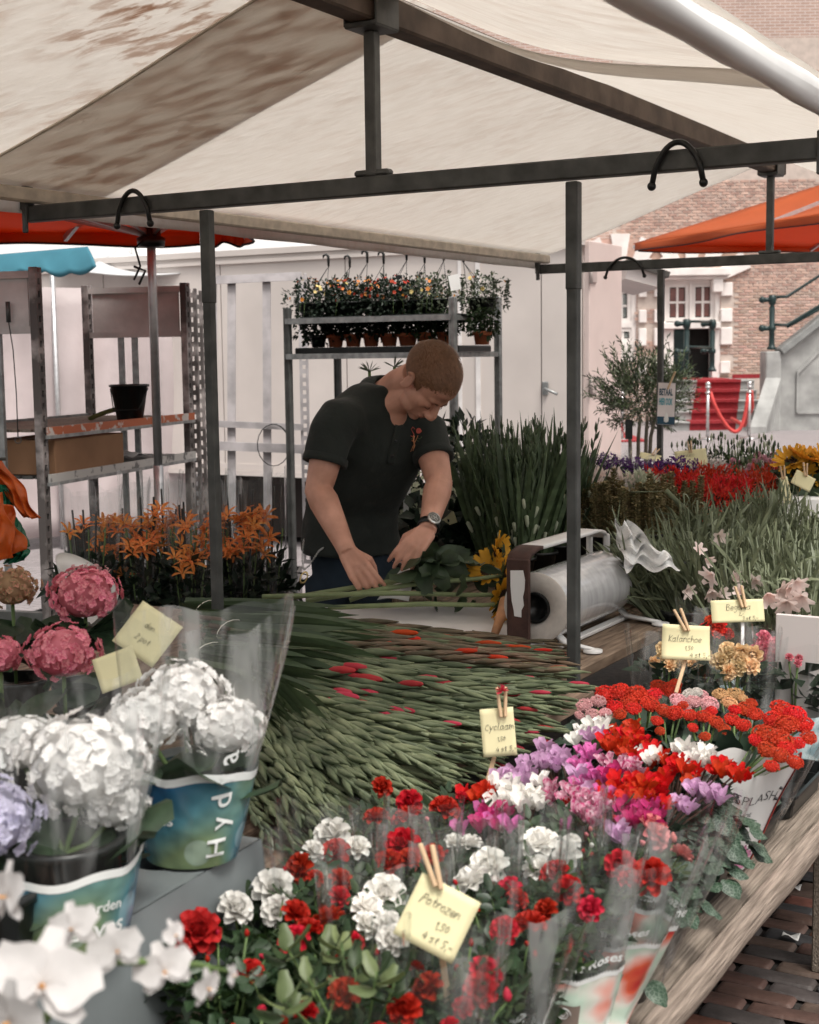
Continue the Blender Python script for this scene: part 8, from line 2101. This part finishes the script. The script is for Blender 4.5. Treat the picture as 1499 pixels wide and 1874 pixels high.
q = MB(); q.bar(at(1222, 712, 7.38), at(1236, 680, 7.36), .012, .008, None, 0, .001); tag(q.build('clothes_peg', G['clothes_peg']), 'wooden peg holding the payment sign to the post', 'clothes peg')

# --- gloriosa lilies in tall sleeves
def glor(seed):
    rnd.seed(seed); q = MB()
    for i in range(6):
        a = i * 1.047 + rnd.uniform(-.15, .15); o = Vector((math.cos(a), math.sin(a), 0)); petal(q, o * .05, o * .55 + Z * .8, o - Z * .2, 1.2, .30, 1.3, .08, 0, 3, 8, .9, .16)
        b = a + .5; oo = Vector((math.cos(b), math.sin(b), -.35)); q.tube([(0, 0, 0), oo * .5, oo * .75 + Z * .05], .012, 3, 1)
    return q.mesh('flower', [PM['gloriosa'], G['leaf_mid']])
GLO = [glor(s) for s in (1, 2, 3)]
GF = [(148, 975), (200, 968), (212, 955), (240, 965), (248, 985), (190, 990), (212, 1010), (232, 1000), (262, 1010), (285, 945), (310, 965), (300, 985), (325, 950), (340, 965), (312, 945), (375, 970), (385, 985), (372, 1000), (355, 1015), (380, 1020), (350, 1030), (410, 1005), (435, 955), (448, 945), (470, 960), (482, 948), (458, 972), (492, 985), (440, 1005), (470, 1010), (430, 1015), (225, 1048), (275, 990), (330, 1000), (265, 965), (400, 955)]
GBs = []
for i, (px, Y, top) in enumerate(((160, 5.15, 905), (215, 5.3, 900), (265, 5.2, 885), (305, 5.3, 880), (345, 5.15, 890), (385, 5.3, 895), (440, 5.25, 880), (485, 5.35, 878))):
    c = at(px, 1015, Y); lab = ['leftmost clear sleeve of orange gloriosa lilies', 'clear sleeve of orange gloriosa lilies second from the left', 'clear sleeve of gloriosa lilies left of the umbrella pole', 'clear sleeve of gloriosa lilies on the umbrella pole line', 'clear sleeve of gloriosa lilies right of the umbrella pole', 'clear sleeve of gloriosa lilies just left of the steel post', 'clear sleeve of gloriosa lilies just right of the steel post', 'rightmost clear sleeve of orange gloriosa lilies'][i]
    t = thing('gloriosa_bunch', lab, 'gloriosa lilies', (c.x, c.y, 0), group='gloriosa lilies in clear sleeves'); GBs.append((px, Y, t))
    bucket(t, Vector((c.x, c.y, 0)), .09, .12, .30)
    sleeve(t, c, .05, .115, .32, at(px, top, Y).z, Vector((rnd.uniform(-.04, .04), 0, 0)), G['film'], i + 3, peak=.05, pleat=.09)
    mass(t, c - Z * .15, .12, 190, G['leaf_dark'], .075, .028, 1.3)
    for k in range(3): q = MB(); x_ = rnd.uniform(-.06, .06); q.tube([Vector((c.x, c.y, .3)), Vector((c.x + x_, c.y - .03, at(px, top + 30, Y).z + rnd.uniform(-.05, .04)))], .004, 5); q.build('cane', G['black_plastic'], t)
    for k in range(5): q = MB(); a = k * 1.26; q.tube([Vector((c.x, c.y, .3)), c + Vector((.07 * math.cos(a), .07 * math.sin(a), .1))], .003, 4); q.build('stem', G['stem'], t)
for px, py in GF:
    bx, Y, t = min(GBs, key=lambda g: abs(g[0] - px)); p = at(px, py, Y - rnd.uniform(.02, .10)); inst('flower', rnd.choice(GLO), t, p, quat_to((rnd.gauss(0, .4), rnd.gauss(-.3, .4), .9), rnd.uniform(0, 6)), rnd.uniform(.042, .052))
    inst('flower', rnd.choice(GLO), t, p + Vector((rnd.uniform(-.04, .04), -.04, rnd.uniform(-.04, .03))), quat_to((rnd.gauss(0, .5), -.5, .9), rnd.uniform(0, 6)), .042)
    inst('flower', rnd.choice(GLO), t, p + Vector((rnd.uniform(-.03, .03), .03, rnd.uniform(-.03, .03))), quat_to((rnd.gauss(0, .5), rnd.gauss(-.3, .5), .9), rnd.uniform(0, 6)), rnd.uniform(.036, .046))
# printed white paper cone with small pink blooms
pcn = at(160, 1060, 4.4); tcn = thing('wrapped_bouquet', 'white paper cone printed with dark flowers holding small pale blooms', 'bouquet', (pcn.x, pcn.y, TZ)); 
q = MB()
def cone(u, v): a = 2 * math.pi * u; r_ = .03 + .065 * v; return Vector((pcn.x + r_ * math.cos(a), pcn.y + r_ * math.sin(a), pcn.z - .25 + .26 * v + .07 * v * math.cos(a - 2.8)))
q.slab(cone, 40, 8, (0, 0, -.001)); q.build('paper_cone', G['white'], tcn)
mass(tcn, pcn + Z * .015, .065, 500, PM['kpink'], .012, .010, .4, 'blossoms'); mass(tcn, pcn + Z * .01, .06, 200, G['leaf_mid'], .015, .01, .4)
q = MB(); fc_ = cone(.68, .62) + Vector((0, -.003, 0))
for k in range(6): a = k * 1.05; petal(q, fc_ + Vector((0, -.002, 0)), (math.cos(a), 0, math.sin(a)), (0, -1, 0), .016, .009, 0, 0, k % 2, 2, 3)
q.tube([fc_, fc_ + Vector((-.01, -.002, -.02)), fc_ + Vector((.0, -.002, -.04))], .0012, 4, 1); q.build('flower_print', [PM['magenta'], G['leaf_dark']], tcn)
# bucket, box and foil on the left trolley
def tr(f, g, z): p = Vector((TA.x, TA.y, 0)).lerp(Vector((TB.x, TB.y, 0)), f) + off_ * g; p.z = z; return p
bk = thing('black_bucket', 'black bucket standing on the orange edged trolley shelf', 'bucket', at(236, 762, 6.85)); b0 = at(238, 757, 6.85); b0.z = 1.308
bucket(bk, b0, .062, .090, .17, name='bucket_wall'); q = MB(); q.tube([b0 + Vector((-.09, 0, .15)), b0 + Vector((-.06, -.09, .05)), b0 + Vector((.06, -.09, .05)), b0 + Vector((.09, 0, .15))], .003, 5); q.build('handle', G['black_plastic'], bk)
cbm = mat('brown cardboard', (.24, .13, .07), .85, 0, .1, 5, .1, 40)
ex_ = Vector((TB.x - TA.x, TB.y - TA.y, 0)).normalized(); ey_ = Vector((-ex_.y, ex_.x, 0))
cbx = at(105, 828, 6.4); cbx.z = 1.108 + .075; q = MB(); q.box(cbx, (.62, .34, .15), (ex_, ey_, Z), 0, .004); q.box(cbx + Z * .0765, (.62, .05, .001), (ex_, ey_, Z), 1); tag(q.build('cardboard_box', [cbm, mat('packing tape', (.35, .22, .12), .3)]), 'brown cardboard box on the lower shelf of the left trolley', 'box')
q = MB(); fb_ = tr(.66, .45, 1.125)
q.slab(lambda u, v: fb_ + ex_ * ((u - .5) * .42) + ey_ * ((v - .5) * .30) + Z * (.035 * math.sin(math.pi * u) * math.sin(math.pi * v) + .008 * math.sin(17 * u + 9 * v)), 16, 12, (0, 0, -.004)); tag(q.build('foil_stack', mat('stack of grey foil', (.42, .41, .41), .25, 0, .1, 8)), 'rumpled stack of clear foil on the lower trolley shelf', 'foil')
q = MB(); g0 = at(205, 740, 6.9); g0.z = 1.315; q.slab(lambda u, v: g0 + Vector((-.12 + .14 * u, .02 * v, .005 + .07 * u * (1 - .3 * u) - .02 * v)), 8, 3, (0, .003, -.003)); tag(q.build('green_bag', mat('yellow green bag', (.25, .25, .10), .4)), 'folded yellow green bag behind the black bucket', 'bag')
q = MB(); q.tube([at(14, 552, 6.0), at(16, 590, 6.0)], .010, 8, 0); q.tube([at(16, 590, 6.0), at(24, 640, 6.0), at(30, 720, 6.0), at(33, 800, 6.0)], .0025, 5, 0); q.tube([at(33, 800, 6.0) + Vector((.013 * math.cos(a), 0, .013 * math.sin(a) - .013)) for a in np.linspace(0, 6.28, 14)], .002, 4, 0); tag(q.build('pull_cord', G['steel_dark']), 'thin pull cord with a ring hanging from the left trolley', 'cord')
# --- orange and green carrier bags
bags = thing('carrier_bags', 'crumpled orange and green plastic carrier bags hanging at the left edge', 'carrier bags', at(20, 940, 4.6))
om = mat('orange carrier bag', (.70, .14, .025), .28, 0, .12, 10, .5, 22, trans=.3, bdist=.01); gm_ = mat('green carrier bag', (.01, .17, .09), .3, 0, .2, 10, .5, 22, trans=.2, bdist=.01)
def bag(pts, Y, m, nm, dep=.05, seed=0):
    P4 = [at(x, y, Y) for x, y in pts]
    q = MB(); q.slab(lambda u, v: P4[0].lerp(P4[1], u).lerp(P4[3].lerp(P4[2], u), v) + Vector((.008 * math.sin(8 * v + seed), -dep * math.sin(math.pi * u) * (.6 + .4 * math.sin(5 * v + seed)) + .012 * math.sin(21 * u + 6 * v + seed) + .010 * math.sin(13 * v - 9 * u + seed), 0)), 26, 22, (0, .002, 0)); q.build(nm, m, bags)
bag([(-60, 900), (22, 925), (48, 1005), (-60, 1040)], 4.50, om, 'orange_bag', .06, 1); bag([(-60, 915), (5, 900), (30, 1020), (-60, 1036)], 4.42, om, 'orange_bag', .05, 3)
bag([(-60, 830), (2, 838), (77, 948), (48, 946)], 4.62, om, 'orange_bag', .03, 4)
for k in range(6): bag([(-60, 868 + 9 * k), (10 - 2 * k, 888 + 7 * k), (50 - 3 * k, 1000 - 6 * k), (46 - 3 * k, 1002 - 6 * k)], 4.6 - .015 * k, gm_, 'green_bag', .012, k)
bag([(5, 990), (46, 985), (50, 1026), (8, 1032)], 4.58, gm_, 'green_bag', .02, 9)
q = MB(); q.tube([at(-40, 840, 4.55), at(10, 840, 4.6)], .006, 6); q.tube([Vector((at(-40, 840, 4.55).x, 4.55, 0)), at(-40, 835, 4.55)], .012, 8); q.build('hanger', G['steel_dark'], bags)

# --- made-up black crates, added to darken the area behind the gloriosa sleeves
for k, (px, Y, z0) in enumerate(((130, 8.3, 0), (225, 8.4, 0), (320, 8.5, 0), (415, 8.5, 0), (500, 8.6, 0), (180, 8.4, .31), (290, 8.45, .31), (430, 8.5, .31))):
    p = at(px, 900, Y); p.z = z0; w_ = .40; t = thing('black_crate', ['added black crate under the left trolley, bottom left one', 'added black crate on the ground second from the left', 'added black crate on the ground behind the umbrella pole', 'added black crate on the ground behind the left steel post', 'added black crate on the ground nearest the man', 'left upper added black crate behind the gloriosa lilies', 'middle upper added black crate behind the gloriosa lilies', 'right upper added black crate behind the gloriosa lilies'][k], 'crate', p)
    for sx, sy, dx, dy in ((.30, .012, 0, -.19), (.30, .012, 0, .19), (.012, .38, -.144, 0), (.012, .38, .144, 0)):
        q = MB(); q.box(p + Vector((dx, dy, .15)), (sx, sy, .295)); q.box(p + Vector((dx, dy, .285)), (sx + .008, sy + .012, .02)); q.build('side', G['black_plastic'], t)
    q = MB(); q.box(p + Z * .01, (.28, .37, .012)); q.build('bottom', G['black_plastic'], t)
